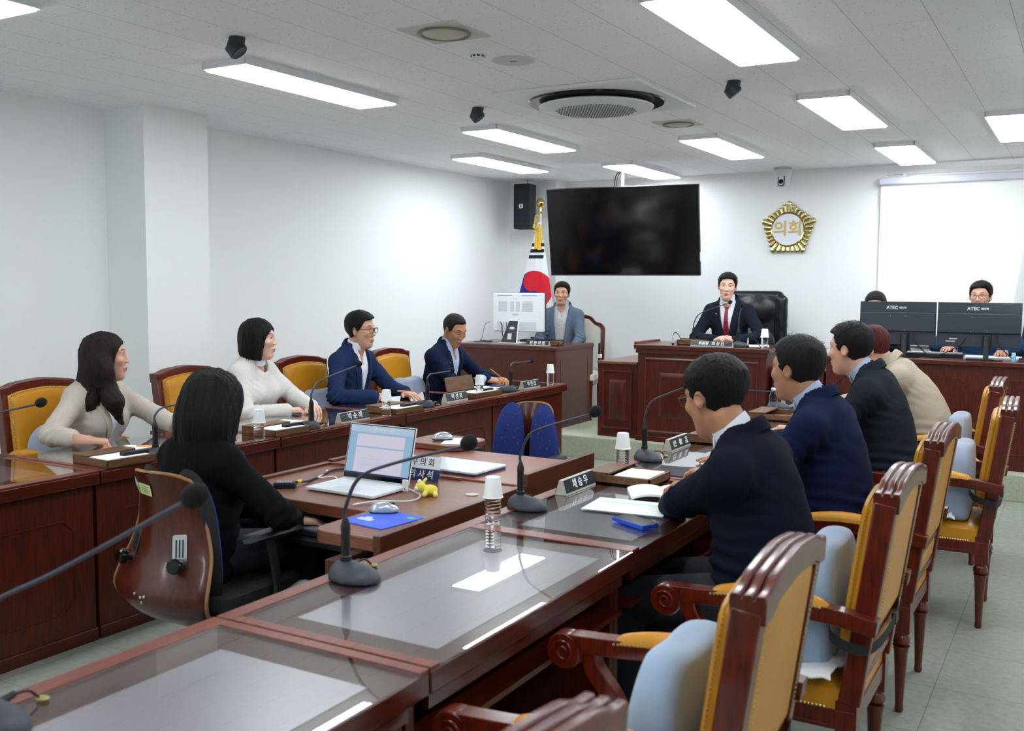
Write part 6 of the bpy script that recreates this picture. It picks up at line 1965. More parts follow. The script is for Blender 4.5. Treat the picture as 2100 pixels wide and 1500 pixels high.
# ================================================================== things on the desks
ZT = 0.7486       # glass surface
def mic(x, y, z, head, lab, rzb, group, stem=0.135, thin=0.0042, foam=0.020, k=(0.34, 0.60)):
    """gooseneck microphone; head = world point of the foam; rzb = direction the base faces"""
    t = thing('desk_microphone', lab, 'microphone', (x, y, z), rzb, group)
    # wedge shaped base, local +x = front
    def bs(P):
        d = ell(P, (0.008, 0, 0.002), (0.078, 0.058, 0.040))
        d = smin(d, ell(P, (-0.028, 0, 0.020), (0.036, 0.034, 0.028)), 0.02)
        return smax(d, -P[:, 2], 0.003)
    if 'micb' not in _handc: _handc['micb'] = surfnet(bs, (-0.09, -0.075, -0.01), (0.10, 0.075, 0.06), 0.006)
    v, f_ = _handc['micb']
    mesh_obj('base', [(v, f_, 0)], [M_MIC], t)
    MB().rbox(0.045, 0, 0, 0.0015, 0.020, 0.044, 0.004, M=T(0, 0, 0.0325) @ R('Y', 24)).build('touch_button', M_STEEL, t)
    MB().rbox(0.045, 0, 0, 0.0022, 0.012, 0.036, 0.003, M=T(0, 0, 0.0325) @ R('Y', 24)).build('touch_pad', M_BLACK, t)
    L = Vector(head) - Vector((x, y, z)); L = Matrix.Rotation(-rzb, 4, 'Z') @ L
    o = Vector((-0.022, 0, 0.03))
    MB().lathe([(0.0155, 0.0), (0.0150, 0.03), (0.0125, 0.032), (0.0125, stem - 0.035), (0.0135, stem - 0.03), (0.0125, stem - 0.018), (0.0065, stem)], 18, T(*o)).build('stem', M_BLACK, t)
    top = o + Vector((0, 0, stem - 0.003))
    d = L - top
    hz = Vector((d.x, d.y, 0))
    p = [top, top + Vector((0, 0, 0.03)), top + hz * 0.12 + Vector((0, 0, 0.05 + max(0.0, d.z - 0.05) * k[0])), top + hz * 0.40 + Vector((0, 0, 0.05 + (d.z - 0.05) * k[1])), top + d * 0.96]
    MB().tube(bez(p, 8), [thin * 1.25] * 17 + [thin] * 16, 8).build('gooseneck', mat('gooseneck grey', srgb(58, 66, 78), 0.4, 0.3), t)
    dr = d.normalized()
    Q = dr.to_track_quat('Z', 'Y').to_matrix().to_4x4()
    MB().ball((0, 0, 0), foam, 18, 12, (1, 1, 1.22), M=Matrix.Translation(L) @ Q).build('foam_head', M_FOAM, t)
    sy = -1 if math.cos(rzb) < -0.5 else 1
    mb = MB(); mb.tube([(-0.034, 0.036 * sy, 0.022), (-0.040, 0.074 * sy, 0.026)], [0.009, 0.0065], 10); mb.tube(bez([(-0.040, 0.072 * sy, 0.026), (-0.034, 0.100 * sy, 0.024), (-0.024, 0.116 * sy, 0.006)], 5), 0.0028, 6)
    mb.build('plug_cable', M_BLACK, t)
    MB().ball((-0.022, 0.120 * sy, 0.005), 0.012, 10, 6, (1.2, 1, 0.4)).build('cable_outlet', mat('brass outlet', srgb(150, 140, 80), 0.4, 0.6), t)
    return t
GM = 'gooseneck microphones of the right row'
mic(-1.68, 1.025, ZT, (-1.18, 1.06, 1.222), 'gooseneck microphone at the bottom left corner, blurred, its neck crossing the plywood chair', 0.0, GM, k=(0.12, 0.38))
mic(-1.70, 2.07, ZT, (-1.305, 2.04, 1.160), 'gooseneck microphone on the empty reflective desk of the right row', 0.0, GM)
mic(-1.715, 3.06, ZT, (-1.44, 3.05, 1.118), 'gooseneck microphone beside the name plate of the nearest man', 0.0, GM)
mic(-1.725, 4.22, ZT, (-1.545, 4.25, 1.100), 'gooseneck microphone with chrome button in front of the second man', -0.55, GM)
mic(-1.72, 5.36, ZT, (-1.30, 5.22, 0.99), 'gooseneck microphone partly hidden by the head of the nearest man', 0.0, GM)
mic(-1.72, 6.42, ZT, (-1.45, 6.25, 1.02), 'gooseneck microphone behind the second man, beside the capped bottle', 0.0, GM)
GM2 = 'gooseneck microphones of the left row'
mic(-3.74, 2.00, ZT, (-3.66, 2.50, 1.062), 'gooseneck microphone whose foam head pokes in from the left edge', PI, GM2)
mic(-3.70, 3.08, ZT, (-3.70, 3.42, 0.99), 'gooseneck microphone between the beige jacket woman and the black haired clerk', PI, GM2)
mic(-3.70, 4.14, ZT, (-3.74, 4.63, 1.072), 'gooseneck microphone in front of the man in glasses, beside the first left name plate', PI, GM2)
mic(-3.72, 5.28, ZT, (-3.76, 5.66, 0.958), 'low bent gooseneck microphone in front of the older man', PI, GM2)
mic(-3.74, 6.39, ZT, (-3.78, 6.83, 0.950), 'gooseneck microphone at the far end of the left row, beside the last name plate', PI, GM2)
GM3 = 'gooseneck microphones on the podium'
ZP = DZ + 0.838
mic(-2.94, 8.26, ZP, (-2.68, 8.38, 1.405), 'gooseneck microphone on the podium left of the chairman', 0.6, GM3, 0.12, 0.004, 0.016)
mic(-2.50, 8.10, ZP, (-2.49, 8.10, 1.385), 'upright gooseneck microphone on the podium in front of the red tie', 1.2, GM3, 0.12, 0.004, 0.018)

# ---- bottles and cups
M_CAP = mat('white bottle cap', srgb(236, 238, 238), 0.4)
def bottle(x, y, z, lab, grp, cup=True, rzb=0.0):
    t = thing('water_bottle', lab, 'bottle', (x, y, z), rzb, grp)
    prof = [(0.012, 0.004), (0.022, 0.0), (0.0265, 0.004), (0.0275, 0.010)]
    for k in range(7):
        z0 = 0.012 + k * 0.0105
        prof += [(0.0278, z0), (0.0262, z0 + 0.0035), (0.0262, z0 + 0.0055), (0.0278, z0 + 0.009)]
    prof += [(0.0275, 0.088), (0.0255, 0.100), (0.020, 0.112), (0.0135, 0.121), (0.0120, 0.125), (0.0120, 0.131)]
    mb = MB(); mb.lathe(prof, 30)
    mb.build('plastic_body', M_PET, t)
    MB().lathe([(0.0140, 0.129), (0.0145, 0.130), (0.0145, 0.1445), (0.0135, 0.146)], 20).build('cap', M_CAP, t)
    if cup:
        c = thing('paper_cup', lab.replace('water bottle', 'white paper cup upside down on the bottle'), 'cup', (x, y, z), 0.4, 'paper cups')
        mb = MB(); mb.lathe([(0.0340, 0.090), (0.0352, 0.0915), (0.0340, 0.093), (0.0330, 0.094), (0.0245, 0.1585), (0.0242, 0.1595), (0.0240, 0.1570), (0.0, 0.1565)], 32, cap=False)
        mb.lathe([(0.0338, 0.091), (0.0322, 0.094), (0.0236, 0.1560), (0.0, 0.1562)], 32, cap=False)
        mb.build('cup_wall', M_CUP, c, fix=False)
        c['group'] = 'upturned paper cups on water bottles'
        return t, c
    return t
GB = 'small ridged water bottles'
def bc(x, y, z, where, **k):
    r_ = bottle(x, y, z, 'clear water bottle ' + where, GB, **k)
    if isinstance(r_, tuple):
        r_[1]['label'] = 'white paper cup on the bottle ' + where.replace('left of the chrome microphone', 'by a microphone')
bc(-1.695, 2.80, ZT, 'at the corner of the desk with the phone')
bc(-1.725, 3.94, ZT, 'in front of the plywood step, left of the chrome microphone')
bc(-1.745, 5.13, ZT, 'right beside the glasses of the nearest man')
bc(-1.725, 6.33, ZT, 'left of the second man, with a plain white cap', cup=False)
bc(-3.640, 3.70, ZT, 'just behind the black haired clerk')
bc(-3.665, 4.80, ZT, 'in front of the hands of the man in glasses')
bc(-3.710, 5.94, ZT, 'in front of the writing hand of the older man')
bc(-3.725, 7.04, ZT, 'at the far end of the left row')
bc(-2.27, 8.02, ZP, 'at the right end of the podium')

# ---- name plates (triangular prisms)
def nameplate(x, y, z, ang, s, lab, L=0.26, h=0.058, grp=None, size=0.04, side=0.0, back=True, glyph_rot=0, font_sx=1.0):
    t = thing('name_plate', lab, 'name plate', (x, y, z), ang, grp)     # local: text face looks to -y, reads along +x
    d = 0.052
    mb = MB(); mb.add([(-L / 2, -d / 2, 0), (L / 2, -d / 2, 0), (L / 2, d / 2, 0), (-L / 2, d / 2, 0), (-L / 2, -0.008, h), (L / 2, -0.008, h), (L / 2, 0.008, h), (-L / 2, 0.008, h)],
                      [(0, 3, 2, 1), (4, 5, 6, 7), (0, 1, 5, 4), (1, 2, 6, 5), (2, 3, 7, 6), (3, 0, 4, 7)])
    mb.build('plate_body', M_PLATEEND, t, bevel=0.0015)
    sl_ = math.degrees(math.atan2(d / 2 - 0.008, h))
    M0 = T(0, -(d / 2 + 0.008) / 2, h / 2) @ R('X', 90 - sl_)
    hh = math.hypot(h, d / 2 - 0.008)
    f_ = MB().box(-L / 2 + 0.001, L / 2 - 0.001, -hh / 2 + 0.009, hh / 2 - 0.001, 0.0, 0.0018, M0).build('text_face', M_PLATE, t, smooth=False)
    if back: MB().box(-L / 2 + 0.001, L / 2 - 0.001, -hh / 2 + 0.009, hh / 2 - 0.001, 0.0, 0.0018, R('Z', 180) @ M0).build('rear_face', M_PLATE, t, smooth=False)
    if not s: return t
    if glyph_rot:
        for k, chh in enumerate(s):
            text('lettering', chh, size, M_TEXT, f_, M0 @ T((k - (len(s) - 1) / 2) * L / len(s) * 0.9, 0.003, 0.0022) @ R('Z', glyph_rot), offset=0.0006)
    else:
        text('lettering', s, size, M_TEXT, f_, M0 @ T(side, 0.003, 0.0022), offset=0.0006, sx=font_sx)
    return t
GN = 'black name plates of the left row'
A90 = PI / 2
nameplate(-3.690, 4.51, ZT, A90, '박 순 례', 'black name plate on the left row nearest to the laptop screen', grp=GN)
nameplate(-3.735, 5.66, ZT, A90, '박 성 희', 'black name plate on the left row between the low microphone and a bottle', grp=GN)
nameplate(-3.725, 6.70, ZT, A90, '박 민 섭', 'black name plate on the left row nearest its far end', grp=GN)
nameplate(-3.690, 3.44, ZT, A90, '', 'black name plate mostly hidden behind the black haired clerk', grp=GN)
GN2 = 'black name plates of the right row'
nameplate(-1.705, 3.445, ZT, A90, '채 승 우', 'black name plate with white letters beside the nearest microphone of the right row', grp=GN2)
nameplate(-1.725, 4.60, ZT, A90, '김동애', 'black name plate with sideways letters in front of the second man', grp=GN2, glyph_rot=-90)
nameplate(-1.715, 6.66, ZT, A90, '', 'black name plate beside the bottle with a plain white cap', grp=GN2)
nameplate(-2.70, 7.975, ZP, 0, '위원장   최 상 진', 'long black name plate on the front edge of the podium', L=0.36, h=0.046, size=0.032)
nameplate(-4.45, 8.16, DZ + 0.776, 0, '전 문 위 원', 'black name plate on the side desk in front of the man in grey', L=0.24, h=0.045, size=0.036)

# ---- wooden stationery boxes
def deskbox(x, y, z, ang, lab, open_=False, grp='wooden stationery boxes', paper=True, pen=True, size=(0.29, 0.25)):
    t = thing('stationery_box', lab, 'box', (x, y, z), ang, grp)
    w, d = size
    mb = MB(); mb.box(-w / 2, w / 2, -d / 2, d / 2, 0, 0.008); mb.box(-w / 2, w / 2, -d / 2, -d / 2 + 0.009, 0, 0.036); mb.box(-w / 2, w / 2, d / 2 - 0.009, d / 2, 0, 0.036); mb.box(-w / 2, -w / 2 + 0.009, -d / 2, d / 2, 0, 0.036); mb.box(w / 2 - 0.009, w / 2, -d / 2, d / 2, 0, 0.036)
    mb.build('tray', M_BOXWOOD, t, bevel=0.0015)
    if not open_:
        MB().box(-w / 2, -w / 2 + 0.10, -d / 2, d / 2, 0.0365, 0.046).build('lid', M_BOXWOOD, t, bevel=0.002)
    else:
        MB().box(-0.004, 0.004, -d / 2, d / 2, 0.0, 0.10, T(-w / 2, 0, 0.034) @ R('Y', -14)).build('lid', M_BOXWOOD, t, bevel=0.002)
    if paper:
        p_ = MB().box(-0.02, w / 2 - 0.012, -d / 2 + 0.012, d / 2 - 0.03, 0.030, 0.0375).build('note_paper', M_PAPER, t, smooth=False)
    if pen:
        MB().rbox(0, 0, 0, 0.016, 0.035, 0.13, 0.006, M=T(w / 2 - 0.055, 0.05, 0.036)).build('leather_clip', M_BLACK, t)
    return t
deskbox(-3.73, 2.90, ZT, -0.06, 'wooden stationery box with white note paper in front of the woman in beige', size=(0.25, 0.25))
deskbox(-3.74, 3.93, ZT, -0.04, 'wooden stationery box beside the bottle just behind the clerk', size=(0.25, 0.26))
deskbox(-3.74, 4.98, ZT, -0.04, 'wooden stationery box in front of the man in glasses', size=(0.25, 0.27))
deskbox(-3.80, 6.02, ZT, -0.04, 'wooden stationery box with its lid standing up near the older man', open_=True, size=(0.25, 0.34))
deskbox(-1.60, 3.715, ZT, 0.0, 'wooden stationery box with paper behind the nearest right row name plate', size=(0.28, 0.22), pen=False)
deskbox(-1.60, 4.90, ZT, 0.0, 'wooden stationery box with paper behind the sideways lettered name plate', size=(0.28, 0.22), pen=False)
deskbox(-1.60, 5.98, ZT, 0.0, 'wooden stationery box behind the shoulder of the nearest man', size=(0.28, 0.30), paper=False, pen=False)
deskbox(-2.93, 8.16, ZP, PI / 2, 'wooden stationery box on the left of the podium', size=(0.16, 0.24), paper=False)
deskbox(-4.30, 8.24, DZ + 0.776, PI / 2, 'small wooden box behind the side desk name plate', size=(0.10, 0.10), paper=False, pen=False)

# ---- papers
def sheet(x, y, z, ang, w, h, lab, name='paper_sheet', m=None, cat='paper', grp=None, curl=0.0, th=0.0012, lines=0, stripe=False):
    t = thing(name, lab, cat, (x, y, z), ang, grp)
    def fn(u, v): return Vector(((u - 0.5) * w, (v - 0.5) * h, 0.001 + th / 2 + curl * (2 * u - 1) ** 4 * abs(2 * v - 1))), Vector((0, 0, 1))
    MB().slab(fn, 10, 10, th).build('page', m or M_PAPER, t)
    if stripe:
        MB().box(-w * 0.42, w * 0.42, h * 0.18, h * 0.24, th + 0.0012, th + 0.0016).build('blue_band', mat('pale blue print', srgb(176, 216, 230), 0.7), t, smooth=False)
    if lines:
        mb = MB()
        for k in range(lines):
            mb.box(-w * 0.4, w * (0.4 - 0.12 * ((k * 7) % 3) / 2), h * 0.1 - k * 0.018, h * 0.1 - k * 0.018 + 0.002, th + 0.0012, th + 0.0015)
        mb.build('print_lines', mat('faint grey print', srgb(206, 210, 216), 0.8), t, smooth=False)['kind'] = 'stuff'
    return t
sheet(-1.40, 3.27, ZT, 0.1, 0.30, 0.21, 'printed paper with a pale blue band in front of the nearest man', stripe=True, lines=4)
sheet(-3.93, 3.12, ZT, 0.25, 0.21, 0.30, 'white paper under the hand of the woman in beige', grp=None)
sheet(-3.95, 4.20, ZT, 0.1, 0.21, 0.30, 'white paper in front of the woman in the white jacket')
sheet(-3.92, 5.22, ZT, 0.15, 0.30, 0.24, 'white papers under the hands of the man in glasses')
sheet(-4.02, 6.45, ZT, 0.0, 0.22, 0.34, 'paper the older man is writing on')
sheet(-2.42, 8.28, ZP, 0.3, 0.22, 0.30, 'white papers on the podium beside the chairman')
sheet(-0.62, 8.42, DZ + 0.80, 0.02, 0.40, 0.24, 'white open document on the staff desk', th=0.012)
sheet(-1.22, 3.62, ZT, 0.35, 0.13, 0.18, 'small white note near the hand of the nearest man')
nb = thing('open_notebook', 'open white notebook beside the sleeve of the nearest man', 'notebook', (-1.37, 3.52, ZT), 0.5)
for s_ in (-1, 1):
    def pg(u, v, s_=s_): return Vector((s_ * u * 0.13, (v - 0.5) * 0.19, 0.006 + 0.012 * math.sin(u * PI) ** 0.7 + 0.004 * (1 - u))), Vector((0, 0, 1))
    MB().slab(pg, 10, 6, 0.008).build('pages', M_PAPER, nb)
cl = thing('folded_card', 'small white folded card standing by the hands of the man in glasses', 'card', (-4.00, 5.30, ZT), 1.2)
MB().box(-0.06, 0.06, -0.0008, 0.0008, 0, 0.05, R('X', 14)).build('card_panel', M_PAPER, cl)
MB().box(-0.06, 0.06, 0.023, 0.0246, 0, 0.048, R('X', -14)).build('card_panel', M_PAPER, cl)

# ---- phones, wallets, pencils
def phone(x, y, z, ang, lab, edge=M_BLACK, w=0.078, l=0.165, name='smartphone', cat='phone', th=0.014):
    t = thing(name, lab, cat, (x, y, z), ang)
    MB().rbox(0, 0, 0.0005, th, w, l, 0.010).build('case', edge, t, bevel=0.002)
    MB().rbox(0, 0, th, th + 0.0006, w - 0.006, l - 0.006, 0.008).build('screen', M_BLACKG, t)
    return t
phone(-1.285, 3.045, ZT, math.radians(62), 'black phone with a bright blue edge on the nearest occupied desk', mat('bright blue metal', srgb(40, 84, 214), 0.3, 0.4))
phone(-3.93, 4.02, ZT, 0.5, 'navy phone in front of the woman in the white jacket', mat('navy phone case', srgb(34, 48, 90), 0.3))
phone(-4.00, 6.66, ZT, 0.3, 'dark blue phone in front of the older man', mat('navy phone case', srgb(34, 48, 90), 0.3))
rw = phone(-4.02, 3.52, ZT, 1.2, 'red phone wallet at the left hand of the woman in beige', M_RED, 0.09, 0.16, 'phone_wallet', 'wallet', 0.022)
def pencil(a, b, lab, m=M_ORANGE):
    a, b = Vector(a), Vector(b); mid = (a + b) / 2
    t = thing('pencil', lab, 'pencil', mid, 0)
    d = (b - a).normalized()
    MB().tube([a - mid, (b - mid) - d * 0.014], 0.0038, 6).build('shaft', m, t, smooth=False)
    MB().tube([(b - mid) - d * 0.0135, b - mid], [0.0036, 0.0004], 6).build('tip', M_SHELLEDGE, t)
    return t

# ---- open laptop
def laptop_open():
    t = thing('laptop', 'open white laptop showing a document on the nearer middle desk', 'laptop', (-2.515, 3.10, TOPZ), 0.0)
    M_LAP = mat('laptop white', srgb(222, 228, 234), 0.35)
    w, d = 0.345, 0.235
    MB().rbox(0, 0, 0.004, 0.016, w, d, 0.010).build('base', M_LAP, t, bevel=0.002)
    k_ = MB()
    for i in range(5):
        for j in range(15):
            k_.box(-0.158 + j * 0.0212, -0.158 + j * 0.0212 + 0.0185, 0.085 - i * 0.0195 - 0.0165, 0.085 - i * 0.0195, 0.0162, 0.0176)
    k_.build('keyboard_keys', mat('key white', srgb(236, 239, 242), 0.5), t, smooth=False)
    MB().rbox(0, -0.068, 0.0160, 0.0164, 0.12, 0.075, 0.006).build('touchpad', mat('touchpad', srgb(206, 213, 224), 0.3), t)
    lid = bpy.data.objects.new('screen_lid', None)
    tilt = R('X', -14)
    Ml = T(0, d / 2 - 0.006, 0.018) @ tilt
    mb = MB(); mb.box(-w / 2, w / 2, 0.0, 0.006, 0, 0.232, Ml); l_ = mb.build('screen_lid', M_LAP, t, bevel=0.0015)
    MB().box(-w / 2 + 0.003, w / 2 - 0.003, -0.0008, 0.0, 0.003, 0.229, Ml).build('bezel', M_BLACKG, l_, smooth=False)
    M_SCR = mat('screen sky blue', srgb(70, 96, 120), 0.3, emit=srgb(166, 200, 228), estr=0.52)
    MB().box(-w / 2 + 0.007, w / 2 - 0.007, -0.0014, -0.0008, 0.020, 0.225, Ml).build('display', M_SCR, l_, smooth=False)
    M_DOC = mat('screen page', srgb(120, 118, 130), 0.3, emit=srgb(226, 222, 238), estr=0.52)
    M_RIB = mat('screen ribbon', srgb(90, 108, 124), 0.3, emit=srgb(196, 216, 236), estr=0.52)
    MB().box(-w / 2 + 0.007, w / 2 - 0.007, -0.0018, -0.0014, 0.197, 0.225, Ml).build('ribbon_bar', M_RIB, l_, smooth=False)
    MB().box(-0.125, 0.125, -0.0018, -0.0014, 0.138, 0.188, Ml).box(-0.125, 0.125, -0.0018, -0.0014, 0.030, 0.132, Ml).build('document_page', M_DOC, l_, smooth=False)
    M_TB = mat('screen taskbar', srgb(36, 34, 60), 0.3, emit=srgb(44, 40, 70), estr=0.6)
    MB().box(-w / 2 + 0.007, w / 2 - 0.007, -0.0018, -0.0014, 0.020, 0.028, Ml).build('taskbar', M_TB, l_, smooth=False)
    rr = random.Random(4)
    mb = MB(); mb.box(-0.10, 0.105, -0.0022, -0.0018, 0.072, 0.0728, Ml); mb.box(-0.10, -0.0992, -0.0022, -0.0018, 0.032, 0.072, Ml); mb.box(0.1042, 0.105, -0.0022, -0.0018, 0.032, 0.072, Ml)
    for z in (0.086, 0.064, 0.058, 0.046):
        x = -0.09
        while x < 0.02:
            q = rr.uniform(0.003, 0.012); mb.box(x, x + q, -0.0022, -0.0018, z, z + 0.0022, Ml); x += q + 0.003
    mb.build('document_text', mat('screen text grey', srgb(150, 150, 180), 0.4, emit=srgb(150, 150, 180), estr=0.5), l_, smooth=False)['kind'] = 'stuff'
    mb = MB()
    for k in range(14): mb.box(-0.06 + k * 0.009, -0.06 + k * 0.009 + 0.003, -0.0022, -0.0018, 0.208 + 0.005 * (k % 2), 0.211 + 0.005 * (k % 2), Ml)
    mb.build('toolbar_icons', mat('toolbar icons', srgb(226, 206, 140), 0.4, emit=srgb(226, 200, 150), estr=0.5), l_, smooth=False)['kind'] = 'stuff'
    return t
lap = laptop_open()
lap.rotation_euler = (0, 0, math.radians(-1))
c2 = thing('closed_laptop', 'closed white laptop lying on the farther middle desk', 'laptop', (-2.40, 3.66, TOPZ + 0.008), math.radians(-3))
MB().rbox(0, 0, 0.0, 0.010, 0.36, 0.245, 0.01).build('base', mat('navy laptop base', srgb(40, 52, 84), 0.4), c2, bevel=0.001)
MB().rbox(0, 0, 0.0105, 0.020, 0.362, 0.247, 0.01).build('lid', mat('laptop white', srgb(222, 228, 234), 0.35), c2, bevel=0.002)

# acrylic sign
ac_ = thing('desk_sign', 'clear stand with a white and navy paper sign behind the open laptop', 'sign', (-2.43, 3.42, TOPZ), 0.0)
Ma = T(0, 0, 0) @ R('X', -16)
sg_ = MB().box(-0.11, 0.11, 0, 0.0015, 0.052, 0.105, T(0, -0.0328, 0) @ Ma).build('white_strip', M_PAPER, ac_, smooth=False)
nv_ = MB().box(-0.11, 0.11, 0, 0.0015, 0.0, 0.052, T(0, -0.0328, 0) @ Ma).build('navy_strip', M_NAVY, ac_, smooth=False)
text('sign_text', '구 의 회', 0.036, M_TEXTD, sg_, T(0.02, -0.0330, 0) @ Ma @ T(0, -0.0006, 0.078) @ R('X', 90), offset=0.0004, extrude=0.0002)
text('sign_text', '의 사 석', 0.038, M_TEXT, nv_, T(0.02, -0.0330, 0) @ Ma @ T(0, -0.0006, 0.026) @ R('X', 90), offset=0.0006, extrude=0.0002)
mb = MB(); mb.box(-0.125, 0.125, -0.0012, 0, 0, 0.112, T(0, -0.030, 0) @ Ma); mb.box(-0.125, 0.125, 0.0, 0.0012, 0, 0.112, T(0, 0.032, 0) @ R('X', 16)); mb.build('acrylic_stand', M_GLASS, ac_, smooth=False)

# mouse pad and mice
def mouse(x, y, z, ang, lab):
    t = thing('computer_mouse', lab, 'mouse', (x, y, z), ang, 'silver and black mice')
    def ms(P):
        d = ell(P, (0, 0, 0.004), (0.031, 0.055, 0.034))
        return smax(smax(d, -(P[:, 2] - 0.001), 0.003), np.abs(P[:, 0]) - 0.028, 0.006)
    v, f_ = surfnet(ms, (-0.045, -0.07, -0.01), (0.045, 0.07, 0.05), 0.004)
    mesh_obj('shell', [(v, f_, 0)], [mat('silver mouse', srgb(188, 194, 202), 0.25, 0.5)], t)
    mb = MB(); mb.ball((0, 0.012, 0.0265), 0.016, 14, 10, (0.65, 1.9, 0.62)); mb.build('top_strip', M_BLACKG, t)
    MB().lathe([(0.006, -0.003), (0.006, 0.003)], 14, T(0, 0.034, 0.030) @ R('Y', 90)).build('scroll_wheel', M_CHAR, t)
    MB().rbox(0, 0, 0.0, 0.004, 0.054, 0.104, 0.022).build('underside', M_BLACK, t)
    return t
pad = thing('mouse_pad', 'bright blue mouse pad at the front of the clerk desk', 'mouse pad', (-2.115, 2.745, TOPZ), math.radians(-8))
MB().rbox(0, 0, 0.0, 0.004, 0.205, 0.215, 0.012).build('pad', mat('blue mouse pad', srgb(52, 84, 206), 0.6, color2=srgb(70, 108, 224), vscale=6), pad)
MB().lathe([(0.020, 0.004), (0.020, 0.0046)], 24, T(0.07, 0.07, 0), sy=0.6).build('green_badge', mat('green print', srgb(96, 176, 120), 0.6), pad)
mb = MB(); mb.rbox(-0.045, -0.04, 0.004, 0.0046, 0.07, 0.03, 0.012); mb.rbox(-0.05, -0.02, 0.004, 0.0047, 0.03, 0.03, 0.012); mb.build('pale_print', mat('pale print', srgb(190, 204, 236), 0.6), pad)
mouse(-2.175, 2.83, TOPZ + 0.0042, math.radians(-60), 'silver and black mouse on the blue mouse pad')
mouse(-2.80, 4.13, TOPZ + 0.045, math.radians(-50), 'silver and black mouse on the small round cornered shelf')
sheet(-2.70, 4.14, TOPZ + 0.040, 0.4, 0.16, 0.2, 'white paper on the small round cornered shelf', th=0.002)

# plush
pl = thing('plush_toy', 'tiny plain yellow plush toy on the clerk desk', 'toy', (-2.215, 3.16, TOPZ), 0.5)
def pf(P):
    d = ell(P, (0.010, 0.0, 0.022), (0.032, 0.024, 0.021))
    d = smin(d, ell(P, (-0.026, -0.002, 0.036), (0.021, 0.020, 0.019)), 0.006)
    d = smin(d, cap(P, (0.0, -0.016, 0.02), (-0.008, -0.034, 0.010), 0.009), 0.004)
    d = smin(d, cap(P, (0.03, -0.012, 0.014), (0.036, -0.03, 0.008), 0.009), 0.004)
    d = smin(d, cap(P, (-0.018, 0.004, 0.050), (-0.006, 0.008, 0.064), 0.006), 0.003)
    return d
v, f_ = surfnet(pf, (-0.06, -0.05, -0.01), (0.06, 0.05, 0.08), 0.004)
mesh_obj('plush_body', [(v, f_, 0)], [mat('yellow plush', srgb(236, 222, 84), 0.95, bump=0.5, bscale=300, sheen=0.4)], pl)
mb = MB(); mb.ball((-0.040, -0.012, 0.030), 0.010, 10, 8); mb.ball((-0.030, -0.004, 0.056), 0.009, 10, 8); mb.ball((-0.046, 0.006, 0.02), 0.008, 10, 8); mb.build('white_tuft', mat('white plush', srgb(236, 236, 226), 0.95), pl)

# pocket recorder and cables on the clerk desk
rc = thing('voice_recorder', 'small dark recorder with a yellow collared cable on the clerk desk', 'recorder', (-2.80, 2.98, TOPZ), math.radians(-55))
MB().rbox(0, 0, 0.0, 0.012, 0.062, 0.10, 0.012).build('holder', M_BLACK, rc)
MB().rbox(0, 0.004, 0.012, 0.024, 0.046, 0.085, 0.008).build('body', M_CHAR, rc, bevel=0.002)
MB().rbox(0, 0.018, 0.024, 0.0246, 0.034, 0.030, 0.003).build('display', mat('grey lcd', srgb(112, 124, 128), 0.3), rc)
mb = MB()
for i in range(3):
    for j in range(3): mb.box(-0.014 + j * 0.011, -0.007 + j * 0.011, -0.026 + i * 0.010, -0.020 + i * 0.010, 0.024, 0.0252)
mb.build('buttons', M_SILVER, rc, smooth=False)['kind'] = 'stuff'
def cable(name, pts, r, m, lab, cat='cable'):
    o = MB().tube(bez(pts, 8), r, 7).build(name, m)
    return tag(o, lab, cat)
z_ = TOPZ + 0.006
ca = cable('audio_cable', [(-2.78, 3.03, z_ + 0.01), (-2.79, 3.12, z_), (-2.83, 3.25, z_), (-2.86, 3.36, z_), (-2.80, 3.43, z_), (-2.70, 3.42, z_)], 0.005, M_CHAR, 'dark cable with yellow plug running along the left of the clerk desk')
for p in ((-2.782, 3.05, z_ + 0.008), (-2.825, 3.415, z_)):
    q = MB().tube([(p[0], p[1] - 0.01, p[2]), (p[0] - 0.004, p[1] + 0.016, p[2])], 0.008, 8).build('yellow_collar', M_YELLOW, ca)
cable('power_cable', [(-2.70, 3.20, z_), (-2.76, 3.24, z_), (-2.80, 3.19, z_), (-2.84, 3.28, z_), (-2.88, 3.34, z_)], 0.003, M_WHITEP, 'thin white cable behind the open laptop')
cable('mouse_cable', [(-2.20, 2.89, z_), (-2.27, 2.93, z_), (-2.33, 2.90, z_), (-2.34, 2.86, z_), (-2.29, 2.93, z_ + 0.006), (-2.20, 3.02, z_), (-2.22, 3.12, z_), (-2.33, 3.20, z_)], 0.0028, M_WHITEP, 'white cable looping beside the mouse')
hub = thing('usb_hub', 'white usb stick plugged at the right side of the open laptop', 'adapter', (-2.325, 3.165, TOPZ), 0.1)
MB().box(-0.012, 0.012, -0.006, 0.006, 0.004, 0.05).build('stick', M_WHITEP, hub, bevel=0.002)
MB().ball((0.0, -0.007, 0.014), 0.003, 8, 6).build('red_light', M_RED, hub)

